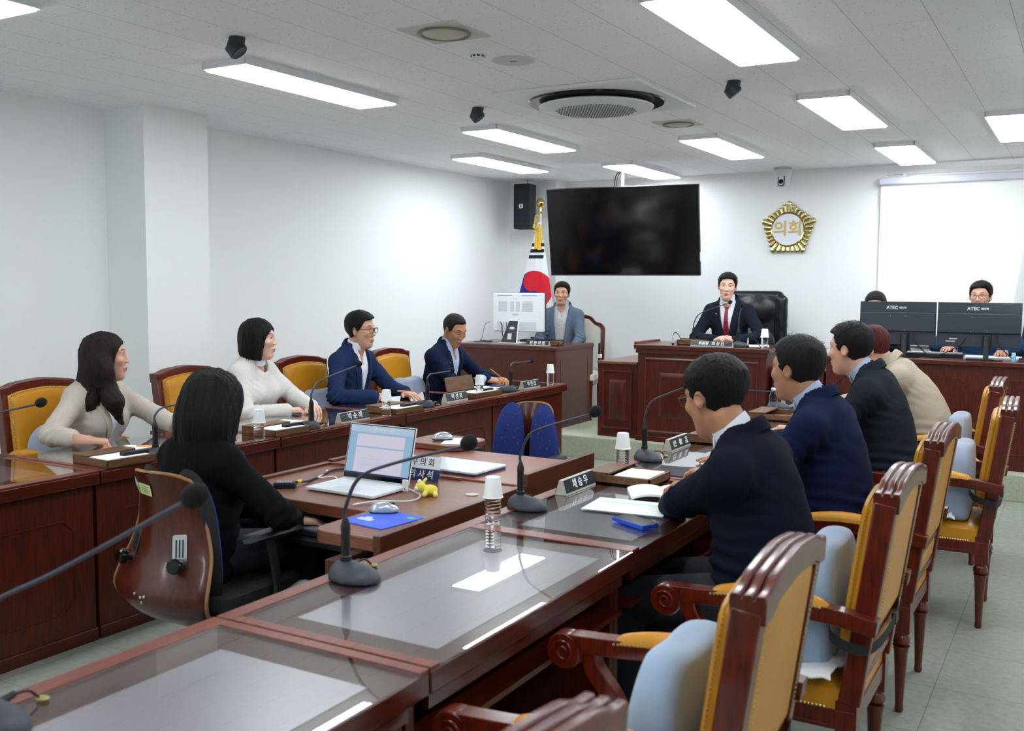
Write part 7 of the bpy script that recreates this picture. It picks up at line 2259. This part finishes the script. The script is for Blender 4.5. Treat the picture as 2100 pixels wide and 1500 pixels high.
# clerk's keyboard on a pull-out tray and a grey bag beside it
kb = thing('keyboard', 'black and grey keyboard under the hand of the black haired clerk', 'keyboard', (-2.46, 2.86, 0.60), math.radians(-4))
MB().rbox(0, 0, 0.0, 0.018, 0.36, 0.14, 0.01).build('housing', M_CHAR, kb, bevel=0.002)
mb = MB()
for i in range(5):
    for j in range(15): mb.box(-0.165 + j * 0.0222, -0.165 + j * 0.0222 + 0.019, -0.055 + i * 0.021, -0.055 + i * 0.021 + 0.018, 0.018, 0.024)
mb.build('keys', mat('grey keys', srgb(150, 154, 164), 0.5), kb, smooth=False)['kind'] = 'stuff'
MB().box(-0.05, 0.05, 0.054, 0.066, 0.0185, 0.0215).build('blue_keys', mat('blue keys', srgb(60, 70, 190), 0.4), kb)
MB().box(-0.70, -0.30, 0.22, 0.44, 0.58, 0.598).build('keyboard_tray', M_BLACK, cd)

# white computer on the side desk
wm = thing('desktop_computer', 'white all in one computer seen from behind on the side desk', 'computer', (-4.80, 8.42, DZ + 0.776), 0.0)
M_WC = mat('white computer case', srgb(232, 236, 240), 0.35)
# outline: 0.60 x 0.40
z0 = 0.115
MB().rbox(0, 0, 0, 0.030, 0.565, 0.375, 0.014, M=T(0.0, 0.0, z0 + 0.1875) @ R('X', 90)).build('rear_cover', M_WC, wm, bevel=0.006)
MB().box(-0.285, 0.285, 0.0, 0.022, z0 - 0.004, z0 + 0.379).build('screen_frame', M_CHAR, wm, bevel=0.004)
for a_, b_ in ((-0.24, -0.085), (0.02, 0.205)): MB().box(a_, b_, -0.0315, -0.030, z0 + 0.015, z0 + 0.095).build('port_recess', mat('recess grey', srgb(206, 211, 218), 0.5), wm)
mb = MB()
for a_, b_ in ((-0.225, -0.12), (-0.09, -0.045), (-0.025, 0.02), (0.045, 0.165)):
    for i in range(int((b_ - a_) / 0.0085)):
        for j in range(12):
            mb.box(a_ + i * 0.0085 + (j % 2) * 0.004, a_ + i * 0.0085 + 0.005 + (j % 2) * 0.004, -0.0312, -0.030, z0 + 0.195 + j * 0.0085, z0 + 0.199 + j * 0.0085)
mb.build('vent_holes', mat('vent grey', srgb(150, 156, 162), 0.6), wm, smooth=False)['kind'] = 'stuff'
MB().box(-0.235, -0.07, -0.0315, -0.030, z0 + 0.347, z0 + 0.355).box(0.04, 0.205, -0.0315, -0.030, z0 + 0.347, z0 + 0.355).build('top_slot', mat('vent grey', srgb(150, 156, 162), 0.6), wm, smooth=False)
text('case_logo', 'ATEC', 0.022, mat('pale logo', srgb(196, 202, 210), 0.3, 0.4), wm, T(-0.03, -0.0302, z0 + 0.315) @ R('X', 90), extrude=0.0004)
MB().box(-0.065, 0.0, -0.0315, -0.030, z0 + 0.155, z0 + 0.175).build('label_sticker', mat('pale label', srgb(206, 206, 200), 0.5), wm, smooth=False)
MB().box(-0.065, 0.0, -0.0315, -0.030, z0 + 0.115, z0 + 0.135).build('label_sticker', M_PAPER, wm, smooth=False)
for x, z in ((-0.26, 0.355), (0.24, 0.355), (-0.265, 0.18), (0.245, 0.185), (-0.255, 0.035), (0.25, 0.03)):
    MB().ball((x, -0.030, z0 + z), 0.004, 8, 6, (1, 0.5, 1)).build('screw', M_STEEL, wm)
mb = MB(); Mst = R('X', 0)
mb.add([(-0.155, -0.10, 0.006), (0.015, -0.10, 0.006), (0.0, -0.034, 0.215), (-0.095, -0.034, 0.215), (-0.155, -0.09, 0.006), (0.015, -0.09, 0.006), (0.0, -0.024, 0.215), (-0.095, -0.024, 0.215)], [(0, 1, 2, 3), (7, 6, 5, 4), (0, 4, 5, 1), (1, 5, 6, 2), (2, 6, 7, 3), (3, 7, 4, 0)])
stn = mb.build('stand', M_CHAR, wm)
mb = MB(); mb.tube([(0.022, -0.095, 0.008), (0.005, -0.030, 0.218), (-0.098, -0.030, 0.218)], 0.006, 6); mb.build('stand_edge', M_WC, stn)
MB().box(-0.16, 0.04, -0.12, 0.10, 0, 0.008).build('stand_foot', M_WC, wm, bevel=0.003)
MB().rbox(0, 0, 0, 0.001, 0.056, 0.026, 0.0125, M=T(-0.052, -0.0567, 0.148) @ R('X', 72)).build('cable_hole', mat('cable hole light', srgb(196, 200, 204), 0.5), stn)
MB().box(-0.022, 0.022, 0, 0.001, -0.030, 0.030, T(-0.065, -0.084, 0.068) @ R('X', -17)).build('stand_sticker', mat('pale label', srgb(206, 206, 200), 0.5), stn, smooth=False)
mb = MB(); mb.tube(bez([(-0.20, -0.032, z0 + 0.085), (-0.17, -0.05, z0 + 0.06), (-0.165, -0.05, z0 - 0.03), (-0.15, -0.02, 0.01)]), 0.004, 6); mb.tube(bez([(-0.13, -0.032, z0 + 0.085), (-0.12, -0.045, z0 + 0.04), (-0.10, -0.03, z0 + 0.01)]), 0.003, 6); mb.build('cable', M_BLACK, wm)
o = cable('cable_bundle', [(-5.10, 8.36, DZ + 0.98), (-5.14, 8.33, DZ + 0.95), (-5.17, 8.3, DZ + 0.80), (-5.24, 8.28, DZ + 0.785), (-5.12, 8.30, DZ + 0.79), (-5.20, 8.34, DZ + 0.80), (-5.06, 8.33, DZ + 0.785), (-5.16, 8.26, DZ + 0.79), (-5.02, 8.28, DZ + 0.80), (-5.14, 8.36, DZ + 0.785), (-5.26, 8.30, DZ + 0.785)], 0.0025, M_BLACK, 'tangled thin black cables left of the white computer')
kt = thing('black_keyboard', 'black keyboard behind the foot of the white computer', 'keyboard', (-4.66, 8.62, DZ + 0.776), 0.1)
MB().rbox(0, 0, 0.0, 0.03, 0.42, 0.16, 0.02).build('housing', M_BLACK, kt, bevel=0.004)
MB().box(-0.19, 0.19, -0.06, 0.05, 0.030, 0.034).build('key_field', M_BLACKG, kt)

# small plug microphones on the podium
for x, y, lab in ((-3.06, 8.02, 'small black cable connector standing on the podium beside the box'), (-2.42, 8.06, 'small cable connector standing on the podium right of the upright microphone')):
    t = thing('cable_connector', lab, 'connector', (x, y, ZP))
    MB().lathe([(0.010, 0), (0.010, 0.02), (0.008, 0.021), (0.008, 0.055), (0.005, 0.065), (0.004, 0.08)], 14).build('plug', M_SILVER, t)
    MB().lathe([(0.0108, 0.0), (0.0108, 0.018)], 14).build('ring', M_BLACK, t)
    MB().tube(bez([(0, 0, 0.078), (0.012, 0, 0.105), (0.04, 0.0, 0.100), (0.07, 0.01, 0.05), (0.11, 0.0, 0.004)], 8), 0.0032, 6).build('lead', M_BLACK, t)

# black monitors on the staff desk
def monitor(x, y, lab, w=0.56, h=0.335, zz=0.095, port=True):
    t = thing('computer_monitor', lab, 'monitor', (x, y, DZ + 0.80), 0.0, 'black monitors seen from behind')
    MB().box(-w / 2, w / 2, 0.0, 0.022, zz, zz + h).build('screen_case', M_CHARM, t, bevel=0.003)
    mb = MB(); mb.box(-w / 2 + 0.004, w / 2 - 0.004, -0.016, 0.0, zz + 0.105, zz + h - 0.082); mb.build('rear_housing', M_CHARM, t, bevel=0.006)
    def arc(u, v): return Vector(((u - 0.5) * (w - 0.01), -0.002 - 0.012 * v, zz + h - 0.078 - 0.008 * math.sin(PI * u) + 0.0 * v)), Vector((0, 0, 1))
    MB().slab(arc, 20, 2, 0.003).build('ridge', M_CHARM, t)
    text('maker_logo', 'ATEC', 0.034, M_TEXT, t, T(-0.04, -0.0015, zz + h - 0.047) @ R('X', 90), offset=0.0006)
    text('maker_logo', '에이텍', 0.019, M_TEXT, t, T(0.038, -0.0015, zz + h - 0.048) @ R('X', 90), offset=0.0004)
    MB().lathe([(0.019, 0.0), (0.019, 0.175)], 20).build('stand_pole', M_CHARM, t).location = (0.06, -0.038, 0.004)
    MB().box(0.03, 0.09, -0.03, 0.0, 0.10, 0.19).build('hinge', M_BLACK, t, bevel=0.003)
    MB().rbox(0.05, -0.0, 0.0, 0.007, 0.25, 0.17, 0.03).build('stand_foot', M_BLACKG, t)
    for sx_ in (-0.05, 0.06):
        for sz in (0.115, 0.225):
            MB().ball((sx_, -0.0165, zz + sz), 0.003, 6, 4).build('screw', M_STEEL, t)
    mb = MB(); mb.tube(bez([(0.13, -0.006, zz + 0.10), (0.13, -0.02, zz + 0.05), (0.17, -0.02, zz - 0.01), (0.24, 0.02, 0.008)], 6), 0.004, 6)
    mb.tube(bez([(-0.09, -0.006, zz + 0.07), (-0.12, -0.02, zz + 0.02), (-0.22, 0.0, zz - 0.05), (-0.36, 0.03, 0.008)], 6), 0.004, 6); mb.build('cable', M_BLACK, t)
    if port:
        MB().box(-0.225, -0.16, -0.002, 0.0, zz + 0.035, zz + 0.045).box(-0.20, -0.145, -0.002, 0.0, zz + 0.055, zz + 0.064).build('port_label', M_SILVER, t, smooth=False)
    return t
M_CHARM = mat('dark slate monitor plastic', srgb(46, 54, 62), 0.5)
monitor(-1.283, 8.20, 'left of two black monitors seen from behind, partly behind a bowed head', port=False)
monitor(-0.705, 8.20, 'right of two black monitors, near the right edge', w=0.575)
k3 = thing('keyboard', 'black keyboard with white key tops in front of the man in blue', 'keyboard', (-1.02, 8.36, DZ + 0.80), 0.0)
MB().rbox(0, 0, 0.0, 0.03, 0.42, 0.15, 0.01).build('housing', M_BLACK, k3, bevel=0.003)
mb = MB()
for i in range(4):
    for j in range(18): mb.box(-0.20 + j * 0.0222, -0.20 + j * 0.0222 + 0.019, -0.06 + i * 0.024, -0.06 + i * 0.024 + 0.02, 0.030, 0.038)
mb.build('keys', mat('pale keys', srgb(206, 210, 216), 0.5), k3, smooth=False)['kind'] = 'stuff'
gb = thing('glue_bottle', 'small light blue bottle at the right end of the staff desk', 'bottle', (-0.46, 8.20, DZ + 0.80))
MB().rbox(0, 0, 0.0, 0.035, 0.032, 0.02, 0.008).build('bottle_body', mat('light blue plastic', srgb(130, 190, 224), 0.3), gb)
MB().rbox(0, 0, 0.035, 0.062, 0.028, 0.017, 0.007).build('bottle_cap', mat('pale blue plastic', srgb(190, 220, 236), 0.3), gb)
tp_ = thing('tape_dispenser', 'small black tape dispenser at the right end of the staff desk', 'dispenser', (-0.40, 8.16, DZ + 0.80))
MB().rbox(0, 0, 0.0, 0.03, 0.06, 0.04, 0.012, taper=0.7).build('body', M_BLACK, tp_)
bg = thing('grey_bag', 'shiny grey bag beside the clerk chair, under the mouse pad corner', 'bag', (-2.08, 2.40, 0.0), 0.3)
def bgf(P): return rbx(P, (0, 0, 0.29), (0.13, 0.10, 0.29), 0.05) + 0.006 * np.sin(P[:, 2] * 40 + 5 * P[:, 0] * 8) + 0.004 * np.sin(P[:, 0] * 70)
v, f_ = surfnet(bgf, (-0.2, -0.17, -0.01), (0.2, 0.17, 0.65), 0.016)
mesh_obj('bag_body', [(v, f_, 0)], [mat('shiny grey vinyl', srgb(84, 92, 98), 0.22)], bg)
# ================================================================== the people
HAIRB = mkhair('black hair', srgb(10, 10, 12))
HAIRD = mkhair('dark brown hair', srgb(18, 13, 11))
HAIRR = mkhair('reddish hair', srgb(26, 12, 12), srgb(104, 36, 30))
HAIRG = mkhair('greying black hair', srgb(17, 16, 16))
def wool(name, c, v=0.10, s=240): return mat(name, c, 0.9, bump=0.35, bscale=700, var=v, vscale=s, spec=0.15)
W_NAVYL = wool('navy jacket cloth', srgb(34, 48, 84))
W_NAVYO = wool('dark navy suit cloth', srgb(22, 32, 58))
W_NAVYA = wool('midnight suit cloth', srgb(15, 20, 36))
W_NAVYB = wool('navy blazer cloth', srgb(19, 27, 58))
W_CHAR = wool('charcoal speckled tweed', srgb(28, 34, 41), 0.5, 420)
W_BEIGE = wool('beige linen', srgb(172, 160, 142), 0.08)
W_BEIGEL = wool('pale beige linen', srgb(192, 182, 172), 0.08)
W_WHITE = wool('white textured jacket', srgb(214, 212, 206), 0.04)
W_GREY = wool('grey blue blazer', srgb(92, 106, 124), 0.16, 420)
W_BLACK = wool('black cotton', srgb(9, 11, 13))
W_BLKSUIT = wool('black blue suit cloth', srgb(26, 32, 43))
W_DENIM = wool('blue denim cloth', srgb(44, 70, 104), 0.25, 300)
SHIRT = mat('white shirt cotton', srgb(228, 232, 242), 0.8)
SHIRTB = mat('pale blue striped shirt', srgb(176, 190, 218), 0.8)
SHIRTG = mat('checked shirt', srgb(200, 200, 196), 0.8, color2=srgb(150, 152, 154), vscale=240)
SHIRTL = mat('light grey blue shirt', srgb(160, 174, 194), 0.8)
UP = (0, 0, 1)
TZ = ZT + 0.028
# --- left row, facing +x
person('woman in a pale beige jacket with long dark hair', (-4.56, 3.18, 0), 12, seat=0.47, s=0.93, lean=10, female=True,
       head=(-4.42, 3.40, 1.155), hyaw=36, hpitch=1, hair='long', hairmat=mkhair('brown black hair', srgb(30, 21, 18)), jacket=W_BEIGEL, shirt=SHIRT, collar='open', vdepth=0.30, skin=SKIN, lips=M_LIPR,
       sleeve=0.55, badge=True, seed=3,
       hands={'R': ((-4.16, 3.08, TZ + 0.01), (0.62, 0.75, -0.12), (0, 0, 1), 'grip', (-0.5, -0.9, -0.6)), 'L': ((-4.08, 3.60, TZ + 0.01), (0.8, -0.15, 0.0), (0, 0, 1), 'relax', (-0.4, 0.9, -0.5))})
person('woman in a white jacket with a black bob, hands folded on the desk', (-4.56, 4.38, 0), 8, seat=0.47, s=0.93, lean=6, female=True,
       head=(-4.46, 4.545, 1.195), hyaw=22, hpitch=0, hair='bob', hairmat=HAIRB, jacket=W_WHITE, collar='band', collar_mat=SHIRT, skin=SKIN_L, lips=M_LIPR, badge=False, seed=4,
       hands={'R': ((-4.20, 4.50, TZ), (0.55, 0.75, 0), (0.1, 0, 1), 'clasp', (-0.4, -0.9, -0.7)), 'L': ((-4.14, 4.66, TZ + 0.012), (0.75, -0.5, 0), (0, 0, 1), 'relax', (-0.4, 0.9, -0.6))})
person('man in glasses and a navy jacket with an open white shirt at the left row', (-4.58, 5.36, 0), 6, seat=0.47, s=1.0, lean=10,
       head=(-4.42, 5.50, 1.215), hyaw=4, hpitch=-2, hair='short', hairmat=HAIRB, jacket=W_NAVYL, shirt=SHIRT, collar='suit', vdepth=0.34, skin=SKIN, fat=1.04, jfold=1.6,
       glasses=(M_BLACK, 0.0020), seed=5,
       hands={'R': ((-4.16, 5.30, TZ + 0.012), (0.55, 0.8, -0.05), (0.2, -0.2, 1), 'relax', (-0.5, -0.8, -0.5)), 'L': ((-4.13, 5.62, TZ + 0.012), (0.8, -0.25, -0.1), (0, 0, 1), 'flat', (-0.4, 0.8, -0.6))})
person('older man with receding hair in a dark navy suit, writing with a pencil', (-4.58, 6.52, 0), 0, seat=0.47, s=1.0, lean=12,
       head=(-4.38, 6.63, 1.175), hyaw=-14, hpitch=-24, hair='bald', hairmat=HAIRG, jacket=W_NAVYO, shirt=SHIRTB, collar='suit', vdepth=0.32, skin=SKIN_T, fat=1.03, jfold=1.6, badge=True, eyes='closed', seed=6,
       hands={'R': ((-4.13, 6.70, TZ + 0.02), (0.75, 0.5, -0.15), (0, -0.4, 1), 'pen', (-0.4, -0.9, -0.6)), 'L': ((-4.16, 6.93, TZ), (0.8, -0.35, 0), (0, 0, 1), 'relax', (-0.3, 0.9, -0.5))})
pencil((-3.98, 3.22, ZT + 0.008), (-3.84, 3.30, ZT + 0.008), 'orange pencil lying beside the hand of the woman in beige')
pencil((-4.03, 5.40, ZT + 0.075), (-4.00, 5.54, ZT + 0.06), 'orange pencil held by the man in glasses')
pencil((-4.06, 6.66, ZT + 0.135), (-4.00, 6.84, ZT + 0.01), 'orange pencil in the writing hand of the older man')

# --- right row, facing -x, seen from behind
person('nearest man of the right row, midnight suit and glasses, seen from behind', (-0.76, 2.98, 0), 178, seat=0.475, s=1.03, lean=12, hfwd=0.055,
       head=(-1.02, 3.06, 1.185), hyaw=-22, hpitch=-14, hair='fade', hairmat=HAIRB, jacket=W_NAVYA, shirt=SHIRT, collar='suit', skin=SKIN_T, fat=1.20, jfold=1.7, glasses=(mat('thin metal frame', srgb(70, 78, 96), 0.3, 0.6), 0.0012), seed=7, shoulder=1.10, kneez=0.53,
       hands={'L': ((-1.24, 3.27, TZ), (-0.4, 0.9, 0), (0, 0, 1), 'relax', (-0.7, -0.6, -0.5)), 'R': ((-1.22, 3.50, TZ + 0.03), (-0.9, -0.1, -0.1), (0, 0.3, 1), 'pen', (0.2, 0.9, -0.6))})
person('second man of the right row in a navy blazer, seen from behind', (-0.78, 3.99, 0), 176, seat=0.475, s=1.03, lean=12, hfwd=0.05,
       head=(-1.01, 4.04, 1.205), hyaw=-12, hpitch=-3, hair='short', hairmat=HAIRG, jacket=W_NAVYB, shirt=SHIRTB, collar='suit', skin=SKIN_T, fat=1.12, jfold=1.7, seed=8, shoulder=1.10, kneez=0.53,
       hands={'L': ((-1.30, 3.88, TZ), (-0.9, 0.35, 0), (0, 0, 1), 'relax', (0.25, -0.8, -0.7)), 'R': ((-1.32, 4.30, TZ), (-0.9, -0.2, 0), (0, 0, 1), 'flat', (0.2, 0.9, -0.6))})
person('third man of the right row in a charcoal speckled jacket and grey blue collar', (-0.79, 5.04, 0), 178, seat=0.475, s=1.03, lean=15, hfwd=0.05,
       head=(-1.03, 5.17, 1.225), hyaw=-10, hpitch=-4, hair='short', hairmat=HAIRD, jacket=W_CHAR, shirt=SHIRTL, collar='suit', skin=SKIN, fat=1.05, jfold=1.7, seed=9, kneez=0.53, 
       hands={'L': ((-1.34, 4.95, TZ), (-0.9, 0.35, 0), (0, 0, 1), 'relax', (0.25, -0.8, -0.7)), 'R': ((-1.34, 5.38, TZ), (-0.9, -0.2, 0), (0, 0, 1), 'relax', (0.2, 0.9, -0.6))})
person('woman with short reddish hair in a beige jacket bending over the farthest desk', (-0.78, 6.16, 0), 180, seat=0.475, s=0.97, lean=30, female=True,
       head=(-1.10, 6.22, 1.165), hyaw=-8, hpitch=-34, hair='short', hairmat=HAIRR, jacket=W_BEIGE, shirt=SHIRT, collar='open', skin=SKIN, fat=1.05, jfold=1.5, seed=10, kneez=0.53,
       hands={'L': ((-1.42, 6.04, TZ), (-0.9, 0.35, 0), (0, 0, 1), 'relax', (0.25, -0.8, -0.7)), 'R': ((-1.42, 6.42, TZ), (-0.9, -0.2, 0), (0, 0, 1), 'pen', (0.2, 0.9, -0.6))})
# --- clerk in the middle, facing +y
person('clerk in black with shoulder length black hair, seen from behind, typing', (-2.67, 2.58, 0), 84, seat=0.475, s=0.95, lean=9, female=True,
       head=(-2.80, 2.62, 1.09), hyaw=2, hpitch=-12, hair='mid', hairmat=HAIRB, jacket=W_BLACK, collar='crew', skin=SKIN_L, seed=11, jfold=0.8, trousers=mat('dark trousers', srgb(26, 28, 36), 0.85),
       hands={'R': ((-2.585, 2.80, 0.650), (0.55, 0.8, -0.12), (0, 0, 1), 'relax', (1.0, -0.4, -0.3)), 'L': ((-2.72, 2.90, 0.66), (0.4, 0.8, -0.1), (0, 0, 1), 'relax', (-0.9, -0.4, -0.5))})
# --- chairman
person('young chairman in a dark suit with a red tie, hands clasped on the podium', (-2.74, 8.80, DZ), 272, seat=0.50, s=0.97, hs=0.97, lean=10,
       head=(-2.80, 8.66, 1.530), hyaw=12, hpitch=-2, hroll=-4, hair='short', hairmat=HAIRB, jacket=W_BLKSUIT, shirt=SHIRT, tie=mat('dark red silk tie', srgb(128, 22, 44), 0.4), collar='suit', vdepth=0.36, skin=SKIN_L, badge=True, seed=12,
       hands={'R': ((-2.86, 8.50, ZP + 0.030), (0.82, -0.28, 0.18), (-0.15, -0.3, 1), 'clasp', (-0.9, 0.1, -0.6)), 'L': ((-2.66, 8.50, ZP + 0.030), (-0.82, -0.25, 0.22), (0.15, -0.3, 1), 'clasp', (0.9, 0.1, -0.6))})
# --- man in grey blazer at the side desk
person('man in a grey blue blazer and checked shirt beside the flag', (-4.54, 8.95, DZ), 284, seat=0.46, s=0.93, hs=0.93, lean=2,
       head=(-4.60, 8.93, 1.450), hyaw=2, hpitch=0, hair='short', hairmat=HAIRD, jacket=W_GREY, shirt=SHIRTG, collar='suit', vdepth=0.42, jopen=True, skin=SKIN, seed=13,
       hands={'R': ((-4.66, 8.66, 0.86), (0.4, -0.8, -0.3), (0, 0, 1), 'relax', (-0.9, 0.2, -0.6)), 'L': ((-4.40, 8.70, 0.86), (-0.3, -0.8, -0.3), (0, 0, 1), 'relax', (0.9, 0.2, -0.6))})
# --- behind the monitors
person('woman whose black hair and forehead show above the left black monitor', (-1.56, 8.92, DZ), 272, seat=0.47, s=0.93, lean=8, female=True,
       head=(-1.555, 8.80, 1.372), hyaw=2, hpitch=-16, hair='bun', hairmat=HAIRB, jacket=W_BLACK, collar='crew', skin=SKIN_L, seed=14,
       hands={'R': ((-1.68, 8.55, DZ + 0.83), (0.4, -0.9, 0), (0, 0, 1), 'relax', (-0.9, 0.2, -0.6)), 'L': ((-1.46, 8.55, DZ + 0.83), (-0.4, -0.9, 0), (0, 0, 1), 'relax', (0.9, 0.2, -0.6))})
person('man in thin glasses and a blue shirt looking over the right black monitor', (-0.74, 8.92, DZ), 268, seat=0.47, s=0.96, hs=0.97, lean=8,
       head=(-0.755, 8.84, 1.462), hyaw=-6, hpitch=-2, hair='short', hairmat=HAIRB, jacket=W_DENIM, shirt=W_DENIM, collar='suit', collar_mat=W_DENIM, vdepth=0.2, skin=SKIN, glasses=(mat('thin metal frame', srgb(70, 78, 96), 0.3, 0.6), 0.0014), seed=15,
       hands={'R': ((-0.93, 8.56, DZ + 0.862), (-0.25, -0.95, -0.05), (0, 0, 1), 'relax', (-0.9, 0.2, -0.6)), 'L': ((-0.56, 8.54, DZ + 0.848), (0.1, -0.95, -0.05), (0, 0, 1), 'relax', (0.9, 0.2, -0.6))})
